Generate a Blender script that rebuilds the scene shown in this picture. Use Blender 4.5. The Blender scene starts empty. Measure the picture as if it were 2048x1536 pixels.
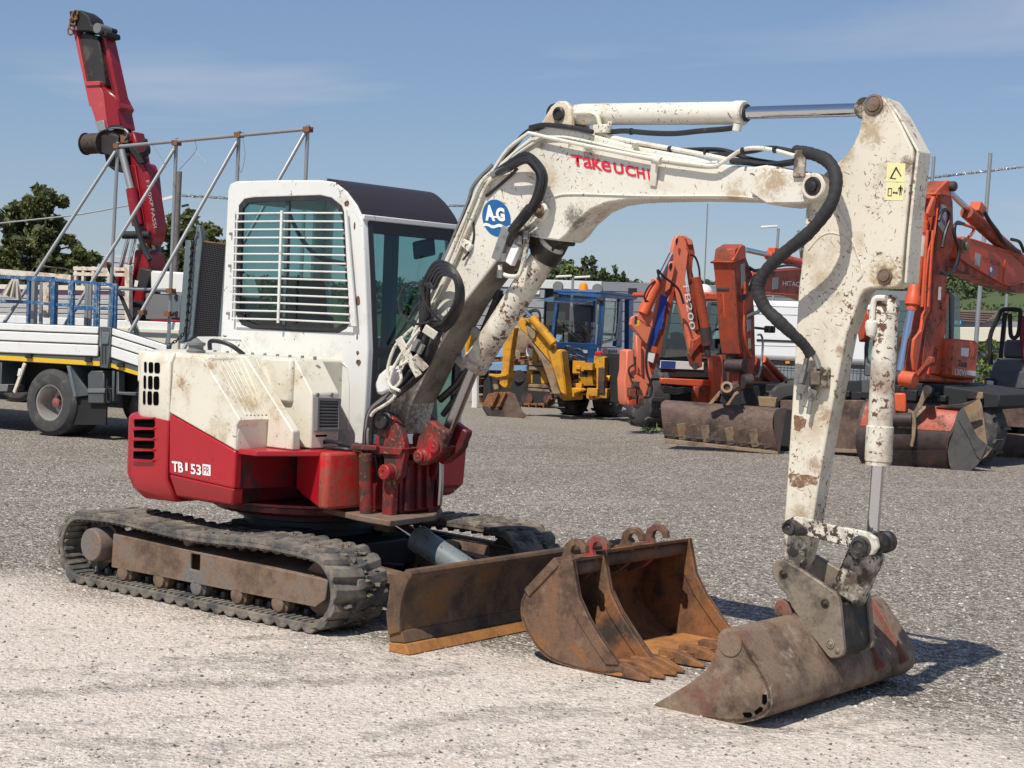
import bpy, bmesh, math, random
import numpy as np
from mathutils import Vector, Matrix
random.seed(7); RNG = np.random.default_rng(7)
SC = bpy.context.scene
COL = SC.collection
R = math.radians
# ------------------------------------------------------------------ camera
CF, CP, CR, CH = 3172.0, .0368, .0389, 1.70       # focal (px of 2048), pitch down, roll, height
cd = bpy.data.cameras.new('camera'); cam = bpy.data.objects.new('camera', cd); COL.objects.link(cam)
cd.sensor_width = 36; cd.lens = CF/2048*36; cd.clip_start = .1; cd.clip_end = 3000
cam.location = (0, 0, CH)
cam.matrix_world = Matrix.Translation((0, 0, CH)) @ Matrix.Rotation(R(90)-CP, 4, 'X') @ Matrix.Rotation(CR, 4, 'Z')
SC.camera = cam
# ------------------------------------------------------------------ light
SUNV = Vector((-.367, -.606, 1.0)).normalized()     # towards the sun
w = bpy.data.worlds.new('World'); SC.world = w; w.use_nodes = True
nt = w.node_tree; nt.nodes.clear()
sky = nt.nodes.new('ShaderNodeTexSky'); sky.sky_type = 'NISHITA'; sky.sun_disc = False
sky.sun_elevation = math.asin(SUNV.z); sky.sun_rotation = math.atan2(SUNV.x, SUNV.y)
sky.altitude = 0; sky.air_density = 1.0; sky.dust_density = 0.35; sky.ozone_density = 2.2
tc = nt.nodes.new('ShaderNodeTexCoord'); mp = nt.nodes.new('ShaderNodeMapping'); mp.inputs['Scale'].default_value = (1.2, 2.0, 7.0); mp.inputs['Rotation'].default_value = (0, R(8), R(20))
n1 = nt.nodes.new('ShaderNodeTexNoise'); n1.inputs['Scale'].default_value = 2.1; n1.inputs['Detail'].default_value = 7; n1.inputs['Roughness'].default_value = .52; n1.inputs['Distortion'].default_value = .5
cr = nt.nodes.new('ShaderNodeValToRGB'); cr.color_ramp.elements[0].position = .51; cr.color_ramp.elements[1].position = .76
cr.color_ramp.elements[0].color = (0, 0, 0, 1); cr.color_ramp.elements[1].color = (.62, .62, .62, 1)
hz = nt.nodes.new('ShaderNodeMix'); hz.data_type = 'RGBA'; hz.inputs['B'].default_value = (6.6, 7.0, 8.0, 1)
vl = nt.nodes.new('ShaderNodeMix'); vl.data_type = 'RGBA'; vl.inputs['B'].default_value = (2.9, 4.4, 8.0, 1); vl.inputs['Factor'].default_value = .36
L = nt.links.new
L(tc.outputs['Generated'], mp.inputs['Vector']); L(mp.outputs[0], n1.inputs['Vector']); L(n1.outputs['Fac'], cr.inputs[0])
L(cr.outputs[0], hz.inputs['Factor']); L(sky.outputs[0], vl.inputs['A']); L(vl.outputs['Result'], hz.inputs['A'])
bg = nt.nodes.new('ShaderNodeBackground'); bg.inputs['Strength'].default_value = .084
wo = nt.nodes.new('ShaderNodeOutputWorld'); L(hz.outputs['Result'], bg.inputs[0]); L(bg.outputs[0], wo.inputs[0])
sd = bpy.data.lights.new('sun', 'SUN'); sd.energy = 4.9; sd.angle = R(.6); sd.color = (1, .935, .835)
sun = bpy.data.objects.new('sun', sd); COL.objects.link(sun); sun.rotation_euler = SUNV.to_track_quat('Z', 'Y').to_euler()
SC.view_settings.view_transform = 'Standard'; SC.view_settings.look = 'None'; SC.view_settings.exposure = 0; SC.view_settings.gamma = 1
# ------------------------------------------------------------------ frames: where a line of sight meets a plane of the place
def ray(px, py):
    a, b = px-1024, py-768
    u = a*math.cos(CR)+b*math.sin(CR); v = -a*math.sin(CR)+b*math.cos(CR)
    cx, cy = u/CF, -v/CF
    return Vector((cx, math.cos(CP)+cy*math.sin(CP), -math.sin(CP)+cy*math.cos(CP)))
CAMP = Vector((0, 0, CH))
class Fr:
    def __init__(s, X, Y, th=0, Z=0):
        s.o = Vector((X, Y, Z)); s.th = th
        s.fw = Vector((math.cos(th), -math.sin(th), 0)); s.lf = Vector((math.sin(th), math.cos(th), 0)); s.up = Vector((0, 0, 1))
    def loc(s, V): d = V-s.o; return Vector((d.dot(s.fw), d.dot(s.lf), d.z))
    def hit(s, px, py, ax, val):
        rr = ray(px, py); d = Vector((rr.dot(s.fw), rr.dot(s.lf), rr.z)); o = s.loc(CAMP)
        return o+d*((val-o[ax])/d[ax])
    def X(s, px, py, v): return s.hit(px, py, 0, v)
    def Y(s, px, py, v): return s.hit(px, py, 1, v)
    def Z(s, px, py, v): return s.hit(px, py, 2, v)
    def YS(s, pts, v): return [s.hit(a, b, 1, v) for a, b in pts]
    def XS(s, pts, v): return [s.hit(a, b, 0, v) for a, b in pts]
def V(*a): return Vector(a)
def zoomed(pts, x0, y0, k): return [(x0+a*k, y0+b*k) for a, b in pts]
# ------------------------------------------------------------------ mesh builder
class MB:
    def __init__(s): s.v = []; s.f = []
    def add(s, vs, fs):
        n = len(s.v); s.v += [tuple(q) for q in vs]; s.f += [tuple(i+n for i in q) for q in fs]; return s
    def box(s, x0, x1, y0, y1, z0, z1):
        vs = [(x, y, z) for x in (x0, x1) for y in (y0, y1) for z in (z0, z1)]
        return s.add(vs, [(0, 1, 3, 2), (4, 6, 7, 5), (0, 4, 5, 1), (2, 3, 7, 6), (0, 2, 6, 4), (1, 5, 7, 3)])
    def obox(s, c, a, b, d):                       # centre and three half-axis vectors
        c, a, b, d = map(Vector, (c, a, b, d)); vs = [c+a*i+b*j+d*k for i in (-1, 1) for j in (-1, 1) for k in (-1, 1)]
        return s.add(vs, [(0, 1, 3, 2), (4, 6, 7, 5), (0, 4, 5, 1), (2, 3, 7, 6), (0, 2, 6, 4), (1, 5, 7, 3)])
    def bar(s, p, q, wv, h, up=(0, 0, 1)):         # rectangular bar between two points
        p, q = Vector(p), Vector(q); d = (q-p).normalized(); u = Vector(up)
        if abs(d.dot(u)) > .95: u = Vector((1, 0, 0))
        a = d.cross(u).normalized(); b = a.cross(d).normalized()
        return s.obox((p+q)/2, (q-p)/2, a*wv/2, b*h/2)
    def prism(s, pts, vec, cap2=True):
        pts = [Vector(q) for q in pts]; n = len(pts); vec = Vector(vec)
        fs = [tuple(range(n))]+([tuple(reversed(range(n, 2*n)))] if cap2 else [])
        fs += [(i, i+n, (i+1) % n+n, (i+1) % n) for i in range(n)]
        return s.add(pts+[q+vec for q in pts], fs)
    def strip(s, a, b, closed=False):              # surface between two rows of points
        n = len(a); m = n if closed else n-1
        return s.add(list(a)+list(b), [(i, (i+1) % n, (i+1) % n+n, i+n) for i in range(m)])
    def loft(s, rows, closed=True, caps=True):
        n = len(rows[0]); vs = [q for r_ in rows for q in r_]; fs = []
        for k in range(len(rows)-1):
            for i in range(n if closed else n-1): fs.append((k*n+i, k*n+(i+1) % n, (k+1)*n+(i+1) % n, (k+1)*n+i))
        if caps and closed: fs += [tuple(reversed(range(n))), tuple(range((len(rows)-1)*n, len(rows)*n))]
        return s.add(vs, fs)
    def ring(s, outer, inner, vec, N=None):        # a plate with one hole
        outer = [Vector(q) for q in outer]; inner = [Vector(q) for q in inner]; vec = Vector(vec)
        c = sum(inner, Vector())/len(inner); nrm = Vector()
        for i in range(len(inner)): nrm += (inner[i]-c).cross(inner[(i+1) % len(inner)]-c)
        nrm.normalize(); e1 = (inner[0]-c).normalized(); e2 = nrm.cross(e1)
        def flat(P): return [((q-c).dot(e1), (q-c).dot(e2)) for q in P]
        o2, i2 = flat(outer), flat(inner)
        angs = sorted({round(math.atan2(b, a), 5) for a, b in o2+i2})
        ks = [angs[0]]
        for a in angs[1:]:
            if a-ks[-1] > .004: ks.append(a)
        def at(P, an):
            d = (math.cos(an), math.sin(an)); best = 0
            for i in range(len(P)):
                (x1, y1), (x2, y2) = P[i], P[(i+1) % len(P)]; ex, ey = x2-x1, y2-y1; det = -d[0]*ey+d[1]*ex
                if abs(det) < 1e-12: continue
                t = (-x1*ey+y1*ex)/det; u = (d[0]*y1-d[1]*x1)/det
                if -1e-4 <= u <= 1.0001 and t > best: best = t
            return c+e1*d[0]*best+e2*d[1]*best
        O = [at(o2, a) for a in ks]; I = [at(i2, a) for a in ks]; n = len(ks)
        vs = O+I+[q+vec for q in O]+[q+vec for q in I]; fs = []
        for i in range(n):
            j = (i+1) % n
            fs += [(i, j, n+j, n+i), (2*n+i, 3*n+i, 3*n+j, 2*n+j), (i, 2*n+i, 2*n+j, j), (n+i, n+j, 3*n+j, 3*n+i)]
        return s.add(vs, fs)
    def tube(s, path, r, n=8, caps=True, closed=False):
        P = [Vector(q) for q in path]; m = len(P); rs = r if isinstance(r, (list, tuple)) else [r]*m
        rows = []; u = None
        for i in range(m):
            d = ((P[(i+1) % m]-P[i-1]) if closed else (P[min(i+1, m-1)]-P[max(i-1, 0)]))
            d = d.normalized() if d.length > 1e-9 else Vector((0, 0, 1))
            if u is None: u = d.orthogonal().normalized()
            u = (u-d*u.dot(d)); u = u.normalized() if u.length > 1e-6 else d.orthogonal().normalized()
            b = d.cross(u)
            rows.append([P[i]+(u*math.cos(2*math.pi*k/n)+b*math.sin(2*math.pi*k/n))*rs[i] for k in range(n)])
        if closed: rows.append(rows[0]); return s.loft(rows, True, False)
        return s.loft(rows, True, caps)
    def cyl(s, p, q, r, n=18, r2=None): return s.tube([p, q], [r, r if r2 is None else r2], n)
    def lathe(s, p, axis, prof, n=24):             # prof: (distance along axis, radius)
        a = Vector(axis).normalized(); u = a.orthogonal().normalized(); b = a.cross(u); p = Vector(p)
        rows = [[p+a*t+(u*math.cos(2*math.pi*k/n)+b*math.sin(2*math.pi*k/n))*max(r_, 1e-4) for k in range(n)] for t, r_ in prof]
        return s.loft(rows, True, False)
    def ball(s, c, r, n=10, sz=1.0):
        return s.lathe(Vector(c)-Vector((0, 0, r*sz)), (0, 0, 1), [(r*sz*(1-math.cos(math.pi*k/n)), r*math.sin(math.pi*k/n)) for k in range(n+1)], n*2)
    def build(s, name, mt, parent=None, bevel=0, seg=2, sharp=32, label=None, kind=None):
        me = bpy.data.meshes.new(name); me.from_pydata(s.v, [], s.f); me.update()
        bm = bmesh.new(); bm.from_mesh(me); bmesh.ops.recalc_face_normals(bm, faces=bm.faces); bm.to_mesh(me); bm.free()
        for p in me.polygons: p.use_smooth = True
        me.set_sharp_from_angle(angle=R(sharp))
        me.materials.append(mt)
        o = bpy.data.objects.new(name, me); COL.objects.link(o)
        if parent is not None: o.parent = parent
        if bevel:
            b = o.modifiers.new('bevel', 'BEVEL'); b.width = bevel; b.segments = seg; b.limit_method = 'ANGLE'; b.angle_limit = R(35); b.use_clamp_overlap = True
        if label: o['label'] = label
        if kind: o['kind'] = kind
        return o
def thing(name, label, cat, fr=None, group=None):
    o = bpy.data.objects.new(name, None); COL.objects.link(o); o.empty_display_size = .2
    if fr is not None: o.location = fr.o; o.rotation_euler = (0, 0, -fr.th)
    o['label'] = label; o['category'] = cat
    if group: o['group'] = group
    return o
def tag(o, label, cat, group=None):
    o['label'] = label; o['category'] = cat
    if group: o['group'] = group
    return o
def structure(o): o['kind'] = 'structure'; return o
def arc(c, r, a0, a1, n, e1, e2): c, e1, e2 = Vector(c), Vector(e1), Vector(e2); return [c+(e1*math.cos(a0+(a1-a0)*i/n)+e2*math.sin(a0+(a1-a0)*i/n))*r for i in range(n+1)]
def bez(P, n=10):                                  # Catmull-Rom through points
    P = [Vector(q) for q in P]; Q = [P[0]*2-P[1]]+P+[P[-1]*2-P[-2]]; out = []
    for i in range(1, len(Q)-2):
        a, b, c, d = Q[i-1:i+3]
        for k in range(n):
            t = k/n; out.append(.5*((2*b)+(c-a)*t+(2*a-5*b+4*c-d)*t*t+(-a+3*b-3*c+d)*t**3))
    out.append(P[-1]); return out
def text(body, o, ex, ey, mt, parent, name='lettering', thick=.0015, shear=0, weight=0, squash=1):
    """flat lettering: o = lower left corner, ex = vector over the full length, ey = vector over the capital height"""
    cu = bpy.data.curves.new('t', 'FONT'); cu.body = body; cu.size = 1; cu.resolution_u = 3; cu.offset = weight
    ob = bpy.data.objects.new('t', cu); COL.objects.link(ob)
    me = bpy.data.meshes.new_from_object(ob.evaluated_get(bpy.context.evaluated_depsgraph_get()))
    bpy.data.objects.remove(ob); bpy.data.curves.remove(cu)
    co = np.empty(len(me.vertices)*3); me.vertices.foreach_get('co', co); co = co.reshape(-1, 3)
    x0, x1, y0, y1 = co[:, 0].min(), co[:, 0].max(), co[:, 1].min(), co[:, 1].max()
    ex, ey, o = Vector(ex), Vector(ey), Vector(o); nn = ex.cross(ey).normalized()
    a = (co[:, 0]-x0)/(x1-x0); b = (co[:, 1]-y0)/(y1-y0)
    P = np.array(o)[None]+a[:, None]*np.array(ex)+b[:, None]*(np.array(ey)+np.array(ex)*shear)+np.array(nn)*thick
    me.vertices.foreach_set('co', P.ravel()); me.update(); me.name = name
    me.materials.clear(); me.materials.append(mt)
    t = bpy.data.objects.new(name, me); COL.objects.link(t)
    if parent is not None: t.parent = parent
    return t
# ------------------------------------------------------------------ materials
def srgb(r, g, b):
    f = lambda c: (c/255/12.92 if c/255 <= .04045 else ((c/255+.055)/1.055)**2.4)
    return (f(r), f(g), f(b))
class NT:
    def __init__(s, name):
        s.m = bpy.data.materials.new(name); s.m.use_nodes = True; s.t = s.m.node_tree; s.t.nodes.clear()
        s.out = s.t.nodes.new('ShaderNodeOutputMaterial'); s.b = s.t.nodes.new('ShaderNodeBsdfPrincipled'); s.t.links.new(s.b.outputs[0], s.out.inputs[0])
        s.tc = s.t.nodes.new('ShaderNodeTexCoord').outputs['Object']
    def n(s, k, **kw):
        q = s.t.nodes.new(k)
        for a, b in kw.items(): setattr(q, a, b)
        return q
    def l(s, a, b): s.t.links.new(a, b)
    def noise(s, sc, det=4, ro=.55, vec=None, dist=0, scale3=None):
        q = s.n('ShaderNodeTexNoise'); q.inputs['Scale'].default_value = sc; q.inputs['Detail'].default_value = det; q.inputs['Roughness'].default_value = ro; q.inputs['Distortion'].default_value = dist
        v = vec or s.tc
        if scale3:
            m = s.n('ShaderNodeMapping'); m.inputs['Scale'].default_value = scale3; s.l(v, m.inputs[0]); v = m.outputs[0]
        s.l(v, q.inputs['Vector']); return q.outputs['Fac']
    def ramp(s, f, a, b, c0=0, c1=1):
        q = s.n('ShaderNodeMapRange'); q.inputs[1].default_value = a; q.inputs[2].default_value = b; q.inputs[3].default_value = c0; q.inputs[4].default_value = c1; q.clamp = True
        s.l(f, q.inputs[0]); return q.outputs[0]
    def mix(s, f, a, b):
        q = s.n('ShaderNodeMix', data_type='RGBA')
        for i, v in (('A', a), ('B', b)):
            if isinstance(v, tuple): q.inputs[i].default_value = (*v[:3], 1)
            else: s.l(v, q.inputs[i])
        if isinstance(f, (int, float)): q.inputs['Factor'].default_value = f
        else: s.l(f, q.inputs['Factor'])
        return q.outputs['Result']
    def math(s, op, a, b=0.0):
        q = s.n('ShaderNodeMath', operation=op)
        for i, v in ((0, a), (1, b)):
            if isinstance(v, (int, float)): q.inputs[i].default_value = v
            else: s.l(v, q.inputs[i])
        return q.outputs[0]
    def bump(s, h, st, d=.01):
        q = s.n('ShaderNodeBump'); q.inputs['Strength'].default_value = st; q.inputs['Distance'].default_value = d; s.l(h, q.inputs['Height']); s.l(q.outputs[0], s.b.inputs['Normal'])
def paint(name, col, rough=.42, metal=0, var=.08, vs=2.5, dirt=None, chips=None, scratch=None, bump=0, coat=0, stains=()):
    """dirt=(colour, amount 0-1, scale)  chips=(colour, amount, scale)  scratch=(colour, amount)"""
    t = NT(name); c = t.mix(t.noise(vs, 5), tuple(k*(1-var) for k in col), tuple(min(1, k*(1+var)) for k in col)); rgh = None
    if dirt:
        f = t.noise(dirt[2], 9, .68); f = t.ramp(f, .66-.25*dirt[1], .88-.25*dirt[1]); c = t.mix(f, c, dirt[0]); rgh = f
    if scratch:
        for k, (s3, ro) in enumerate((((95, 40, 20), (0, .55, 0)), ((110, 40, 26), (0, -.75, 0)), ((85, 40, 16), (0, 1.25, 0)), ((90, 40, 24), (0, -.2, 0)))):
            m = t.n('ShaderNodeMapping'); m.inputs['Rotation'].default_value = ro; t.l(t.tc, m.inputs[0])
            f = t.noise(1, 2, .5, m.outputs[0], .3, s3); g = t.noise(3.1+k, 3, .6)
            f = t.math('MULTIPLY', t.ramp(f, .735-.07*scratch[1], .75-.07*scratch[1]), t.ramp(g, .5, .56)); c = t.mix(f, c, scratch[0])
    if chips:
        f = t.noise(chips[2]*2.4, 8, .66, dist=.6); f2 = t.noise(chips[2]*.16, 4, .6)
        f = t.math('ADD', f, t.math('MULTIPLY', f2, .55)); f = t.ramp(f, 1.005-.095*chips[1], 1.02-.095*chips[1]); c = t.mix(f, c, chips[0])
    for (pt, r_, sc_, st_) in stains:              # grease and rust marks round the joints
        q = t.n('ShaderNodeVectorMath', operation='DISTANCE'); t.l(t.tc, q.inputs[0]); q.inputs[1].default_value = pt
        f = t.ramp(q.outputs['Value'], r_, r_*.15); f = t.math('ADD', f, t.math('MULTIPLY', t.math('SUBTRACT', t.noise(26, 8, .75, None, 1.2), .5), 2.6)); f = t.math('MULTIPLY', t.ramp(f, .45, .95), t.ramp(q.outputs['Value'], r_*1.15, r_*.6)); c = t.mix(t.math('MULTIPLY', f, st_), c, sc_)
    t.l(c, t.b.inputs['Base Color']); t.b.inputs['Metallic'].default_value = metal
    if rgh is not None: t.l(t.ramp(rgh, 0, 1, rough, min(1, rough+.4)), t.b.inputs['Roughness'])
    else: t.b.inputs['Roughness'].default_value = rough
    if coat: t.b.inputs['Coat Weight'].default_value = coat; t.b.inputs['Coat Roughness'].default_value = .1
    if bump: t.bump(t.noise(bump, 6, .6), .25, .004)
    return t.m
def rusty(name, cols, scale=4, rough=.8, metal=.1, bump=.4, grain=60):
    """cols: (dark, mid, bright, spot colour, amount of spot)"""
    t = NT(name); a, b, c3, sp, am = cols
    f = t.noise(scale, 10, .7); c = t.mix(t.ramp(f, .38, .52), a, b); c = t.mix(t.ramp(t.noise(scale*2.3, 8, .7), .55, .72), c, c3)
    if sp is not None: c = t.mix(t.ramp(t.noise(scale*.8+.7, 7, .65), .62-.25*am, .74-.22*am), c, sp)
    g = t.noise(grain, 5, .7); c = t.mix(t.ramp(g, .5, .75, 0, .5), c, tuple(k*.4 for k in a))
    t.l(c, t.b.inputs['Base Color']); t.b.inputs['Roughness'].default_value = rough; t.b.inputs['Metallic'].default_value = metal
    t.bump(t.noise(grain*.7, 6, .65), bump, .004); return t.m
def glass(name, tint, gloss=.12, tr=None):
    t = NT(name); t.t.nodes.remove(t.b)
    a = t.n('ShaderNodeBsdfTransparent'); a.inputs[0].default_value = (*tint, 1); g = t.n('ShaderNodeBsdfGlossy'); g.inputs['Roughness'].default_value = .02; g.inputs[0].default_value = (.9, .95, .95, 1)
    lw = t.n('ShaderNodeLayerWeight'); lw.inputs[0].default_value = .5; f = t.math('ADD', t.math('MULTIPLY', t.math('POWER', lw.outputs['Facing'], 4.0), .55), gloss)
    m = t.n('ShaderNodeMixShader'); t.l(f, m.inputs[0]); t.l(a.outputs[0], m.inputs[1]); t.l(g.outputs[0], m.inputs[2]); t.l(m.outputs[0], t.out.inputs[0]); return t.m
BRN = (.10, .055, .03); MUD = (.27, .215, .16)
m_cab = paint('white cab paint', (.665, .67, .645), .35, dirt=((.46, .41, .33), .5, 4), chips=((.13, .055, .025), .42, 14))
m_hood = paint('cream hood paint', (.67, .635, .53), .38, dirt=((.45, .36, .22), .62, 3.2), chips=(BRN, .62, 20), scratch=((.24, .13, .07), .55))
m_boom = paint('worn white boom paint', (.68, .655, .57), .42, dirt=((.45, .36, .24), .50, 5), chips=((.16, .10, .06), .95, 26), scratch=((.2, .13, .08), 1.1))
m_arm = paint('worn cream arm paint', (.655, .61, .50), .45, dirt=((.40, .31, .20), .60, 4.5), chips=((.15, .09, .055), 1.25, 24), scratch=((.2, .13, .08), 1.35))
m_grimy = paint('grimy white steel', (.60, .55, .46), .5, dirt=((.09, .065, .045), 1.25, 9), chips=((.05, .035, .025), 1.9, 11))
m_barrel = paint('stained white cylinder paint', (.66, .625, .525), .4, dirt=((.20, .12, .075), .70, 3.6), chips=((.13, .065, .04), 1.45, 13), scratch=((.2, .12, .07), .8))
m_red = paint('red paint', srgb(164, 15, 30), .4, var=.14, dirt=((.16, .05, .04), .35, 5), chips=((.06, .02, .02), .4, 20), coat=.2)
m_redworn = paint('scraped red paint', srgb(166, 20, 28), .42, dirt=((.05, .025, .018), 1.25, 8), chips=((.05, .03, .025), 1.2, 20), scratch=((.25, .17, .1), 1.0))
m_scrape = paint('heavily scraped red paint', srgb(190, 26, 30), .5, dirt=((.15, .09, .05), 1.0, 5), chips=((.05, .025, .015), 1.2, 18), scratch=((.20, .105, .055), 1.3))
m_redoil_shade = paint('oily red paint darkened for shade', srgb(120, 16, 26), .35, dirt=((.03, .015, .015), .95, 5), chips=((.02, .015, .012), 1.0, 12))  # oil, plus shade painted in for faces under deck and boom
m_steel = rusty('rusty grey steel', ((.10, .065, .045), (.215, .145, .10), (.19, .105, .06), (.16, .16, .155), .38), 3.6, .75, .2)
m_bucket = rusty('bare rusted bucket steel', ((.07, .04, .026), (.165, .095, .058), (.23, .16, .11), (.27, .105, .035), .2), 5, .8, .1, .6, 70)
m_ochre = rusty('fresh orange rust', ((.24, .10, .035), (.40, .175, .05), (.22, .09, .03), (.40, .30, .18), .1), 4, .9, 0)
m_orust = rusty('orange streaked rust', ((.10, .05, .027), (.27, .115, .042), (.17, .115, .075), (.05, .035, .03), .35), 3.2, .85, .05)
m_dbk = rusty('dusty ditching bucket steel', ((.075, .05, .035), (.225, .16, .11), (.36, .29, .215), (.18, .072, .05), .28), 4.2, .7, .15, .6, 75)
m_blade = rusty('rusted blade steel', ((.055, .035, .025), (.13, .08, .05), (.17, .12, .08), (.19, .09, .025), .35), 3.5, .75, .15)
m_plate = rusty('coupler plate steel', ((.10, .08, .06), (.26, .22, .17), (.20, .15, .10), (.06, .05, .045), .3), 5, .6, .3)
m_rubber = paint('dusty track rubber', (.066, .065, .063), .87, var=.3, vs=9, dirt=((.24, .205, .16), .95, 6), bump=40)
m_mud = paint('muddy track rubber', (.06, .055, .05), .9, var=.4, vs=9, dirt=((.25, .20, .15), 1.0, 8), bump=30)
m_hose = paint('black hose', (.018, .018, .02), .38, var=.2, dirt=((.10, .09, .08), .2, 14))
m_sleeve = paint('black woven sleeve', (.02, .02, .022), .75, var=.4, vs=30, bump=120)
m_blk = paint('black steel', (.02, .02, .022), .5, var=.3, dirt=((.09, .07, .055), .35, 8))
m_plastic = paint('grey plastic grille', (.16, .165, .165), .55, var=.1)
m_roof = paint('dark roof panel', (.028, .02, .022), .42, var=.15)
m_grime = paint('black grease', (.014, .012, .011), .55, var=.4, vs=12, dirt=((.12, .08, .05), .6, 14), bump=30)
m_chrome = paint('polished rod', (.62, .64, .66), .12, 1.0, var=.05)
m_dkrod = paint('dull steel rod', (.35, .35, .35), .25, 1.0, var=.1)
m_fit = paint('zinc fitting', (.30, .30, .29), .45, .7, var=.2, dirt=((.1, .07, .05), .5, 18))
m_glass = glass('tinted cab glass', (.47, .66, .64), .055)
m_void = paint('black patch for an opening', (.004, .004, .004), 1.0); m_void.node_tree.nodes['Principled BSDF'].inputs['Specular IOR Level'].default_value = 0  # flat black that paints the darkness inside vents and slots
m_seat = paint('dark cab interior', (.018, .02, .022), .8)
m_teal = paint('cab inner trim', (.05, .075, .075), .6)
m_bluelogo = paint('blue sticker', srgb(28, 92, 150), .35, var=.03); m_wht = paint('white print', (.8, .8, .78), .4, var=.02)
m_redlogo = paint('red print', srgb(206, 30, 62), .4, var=.03); m_yel = paint('yellow sticker', (.78, .69, .36), .5, var=.08, chips=((.6, .56, .4), .5, 20)); m_ink = paint('black print', (.015, .015, .015), .5)
# ================================================================== the white and red mini excavator
U = Fr(-1.2219, 9.8903, .70)          # upper structure: x forward, y left
T = Fr(-1.2219, 9.8903, .67)          # undercarriage
EX = thing('mini_excavator', 'white and red tracked mini excavator with folded boom standing in the foreground', 'excavator', U)
def under(o): o.rotation_euler = (0, 0, .03); return o
TR, TA = .229, 1.0                     # track end radius and half axle distance
def track_path(off, n=220):
    """points round the track loop, off = distance inside the outermost lug tips"""
    r = TR-off; Ls = 2*TA; La = math.pi*r; tot = 2*Ls+2*La; out = []
    for i in range(n):
        d = tot*i/n
        if d < Ls: x, z, nx, nz = -TA+d, TR-r, 0, -1
        elif d < Ls+La: a = -math.pi/2+(d-Ls)/r; x, z, nx, nz = TA+r*math.cos(a), TR+r*math.sin(a), math.cos(a), math.sin(a)
        elif d < 2*Ls+La:
            x = TA-(d-Ls-La); z, nx, nz = TR+r, 0, 1
            z += .012*math.sin((x+TA)/(2*TA)*math.pi*3)
        else: a = math.pi/2+(d-2*Ls-La)/r; x, z, nx, nz = -TA+r*math.cos(a), TR+r*math.sin(a), math.cos(a), math.sin(a)
        out.append((x, z, nx, nz))
    return out
for y0, y1, near in ((-1.0, -.6, 1), (.6, 1.0, 0)):
    b = MB(); P = track_path(.026); rows = []
    for x, z, nx, nz in P: rows.append([(x, y0, z), (x, y1, z), (x-nx*.03, y1, z-nz*.03), (x-nx*.03, y0, z-nz*.03)])
    rows.append(rows[0]); b.loft(rows, True, False)
    NL = 50; Q = track_path(.026, NL*8)
    for k in range(NL):
        for half in (0, 1):
            i = (k*8+half*4) % len(Q); x, z, nx, nz = Q[i]; tx, tz = -nz, nx
            ya, yb = (y0-.004, y0+.23) if half == 0 else (y1-.23, y1+.004)
            h = .023*random.uniform(.85, 1.06); l0, l1 = .050, .022*random.uniform(.8, 1.2); sk = .03 if half == 0 else -.03
            vs = []
            for yy, s_ in ((ya, sk), (yb, -sk)):
                for du, hh in ((-l0, -.004), (l0, -.004), (l1, h), (-l1, h)): vs.append((x+tx*(du+s_*.5)+nx*hh, yy, z+tz*(du+s_*.5)+nz*hh))
            b.add(vs, [(0, 1, 2, 3), (7, 6, 5, 4), (0, 4, 5, 1), (1, 5, 6, 2), (2, 6, 7, 3), (3, 7, 4, 0)])
    Q = track_path(.056, 104)
    for i, (x, z, nx, nz) in enumerate(Q):              # inner ribs and guide lugs
        tx, tz = -nz, nx
        b.obox((x-nx*.004, (y0+y1)/2, z-nz*.004), (tx*.011, 0, tz*.011), (0, .185, 0), (nx*.008, 0, nz*.008))
        if i % 2 == 0:
            for yy in (-.05, .05): b.obox((x-nx*.02, (y0+y1)/2+yy, z-nz*.02), (tx*.016, 0, tz*.016), (0, .018, 0), (nx*.024, 0, nz*.024))
    under(b.build('rubber_track', m_rubber if near else m_mud, EX, bevel=.004, seg=1))
    ym = (y0+y1)/2; s = -1 if near else 1; yo = y0 if near else y1   # outer side
    # clumps of dried mud on the belt
    b = MB()
    for k in range(260 if near else 120):
        x, z, nx, nz = random.choice(P[int(len(P)*.22):int(len(P)*.82)] if near else P[int(len(P)*.2):int(len(P)*.7)])
        r = random.uniform(.010, .030); yy = random.triangular(y0+.05, y1-.02, ym+.10)
        n0 = len(b.v); b.ball((x+nx*.012, yy, z+nz*.012), r, 4, .38)
        for q in range(n0, len(b.v)): vx, vy, vz = b.v[q]; b.v[q] = (vx+random.uniform(-1, 1)*r*.35, vy+random.uniform(-1, 1)*r*.5, vz+random.uniform(-1, 1)*r*.25)
    under(b.build('dried_mud', paint('dried mud clods', (.16, .13, .098), .95, var=.3, vs=20, bump=60), EX, kind='stuff'))
    # side beam with its slot
    pts = T.YS([(226, 1067), (655, 1160), (650, 1200), (632, 1214), (222, 1134)], -.955) if near else None
    if near: pbeam = [(q.x, q.z) for q in pts]
    beam = [V(x, s*.955, z) for x, z in pbeam]
    b = MB()
    hole = [V(q.x, s*.955, q.z) for q in T.YS([(381, 1107), (400, 1110), (399, 1142), (380, 1138)], -.955)]
    b.ring(beam, hole, (0, -s*.02, 0))
    top = [beam[0]+V(0, -s*.02, 0), beam[1]+V(0, -s*.02, 0), beam[1]+V(0, -s*.30, .035), beam[0]+V(0, -s*.30, .035)]
    b.prism(top, (0, 0, -.012))
    b.prism([beam[1]+V(0, -s*.02, 0), beam[1]+V(0, -s*.30, 0), beam[2]+V(0, -s*.30, 0), beam[2]+V(0, -s*.02, 0)], (-.015, 0, 0))
    b.prism([beam[4]+V(0.01, -s*.02, 0), beam[0]+V(.01, -s*.02, 0), beam[0]+V(.01, -s*.30, 0), beam[4]+V(.01, -s*.30, 0)], (.015, 0, 0))
    b.box(-.62, .9, *sorted((s*.74, s*.66)), .14, .33)
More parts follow.
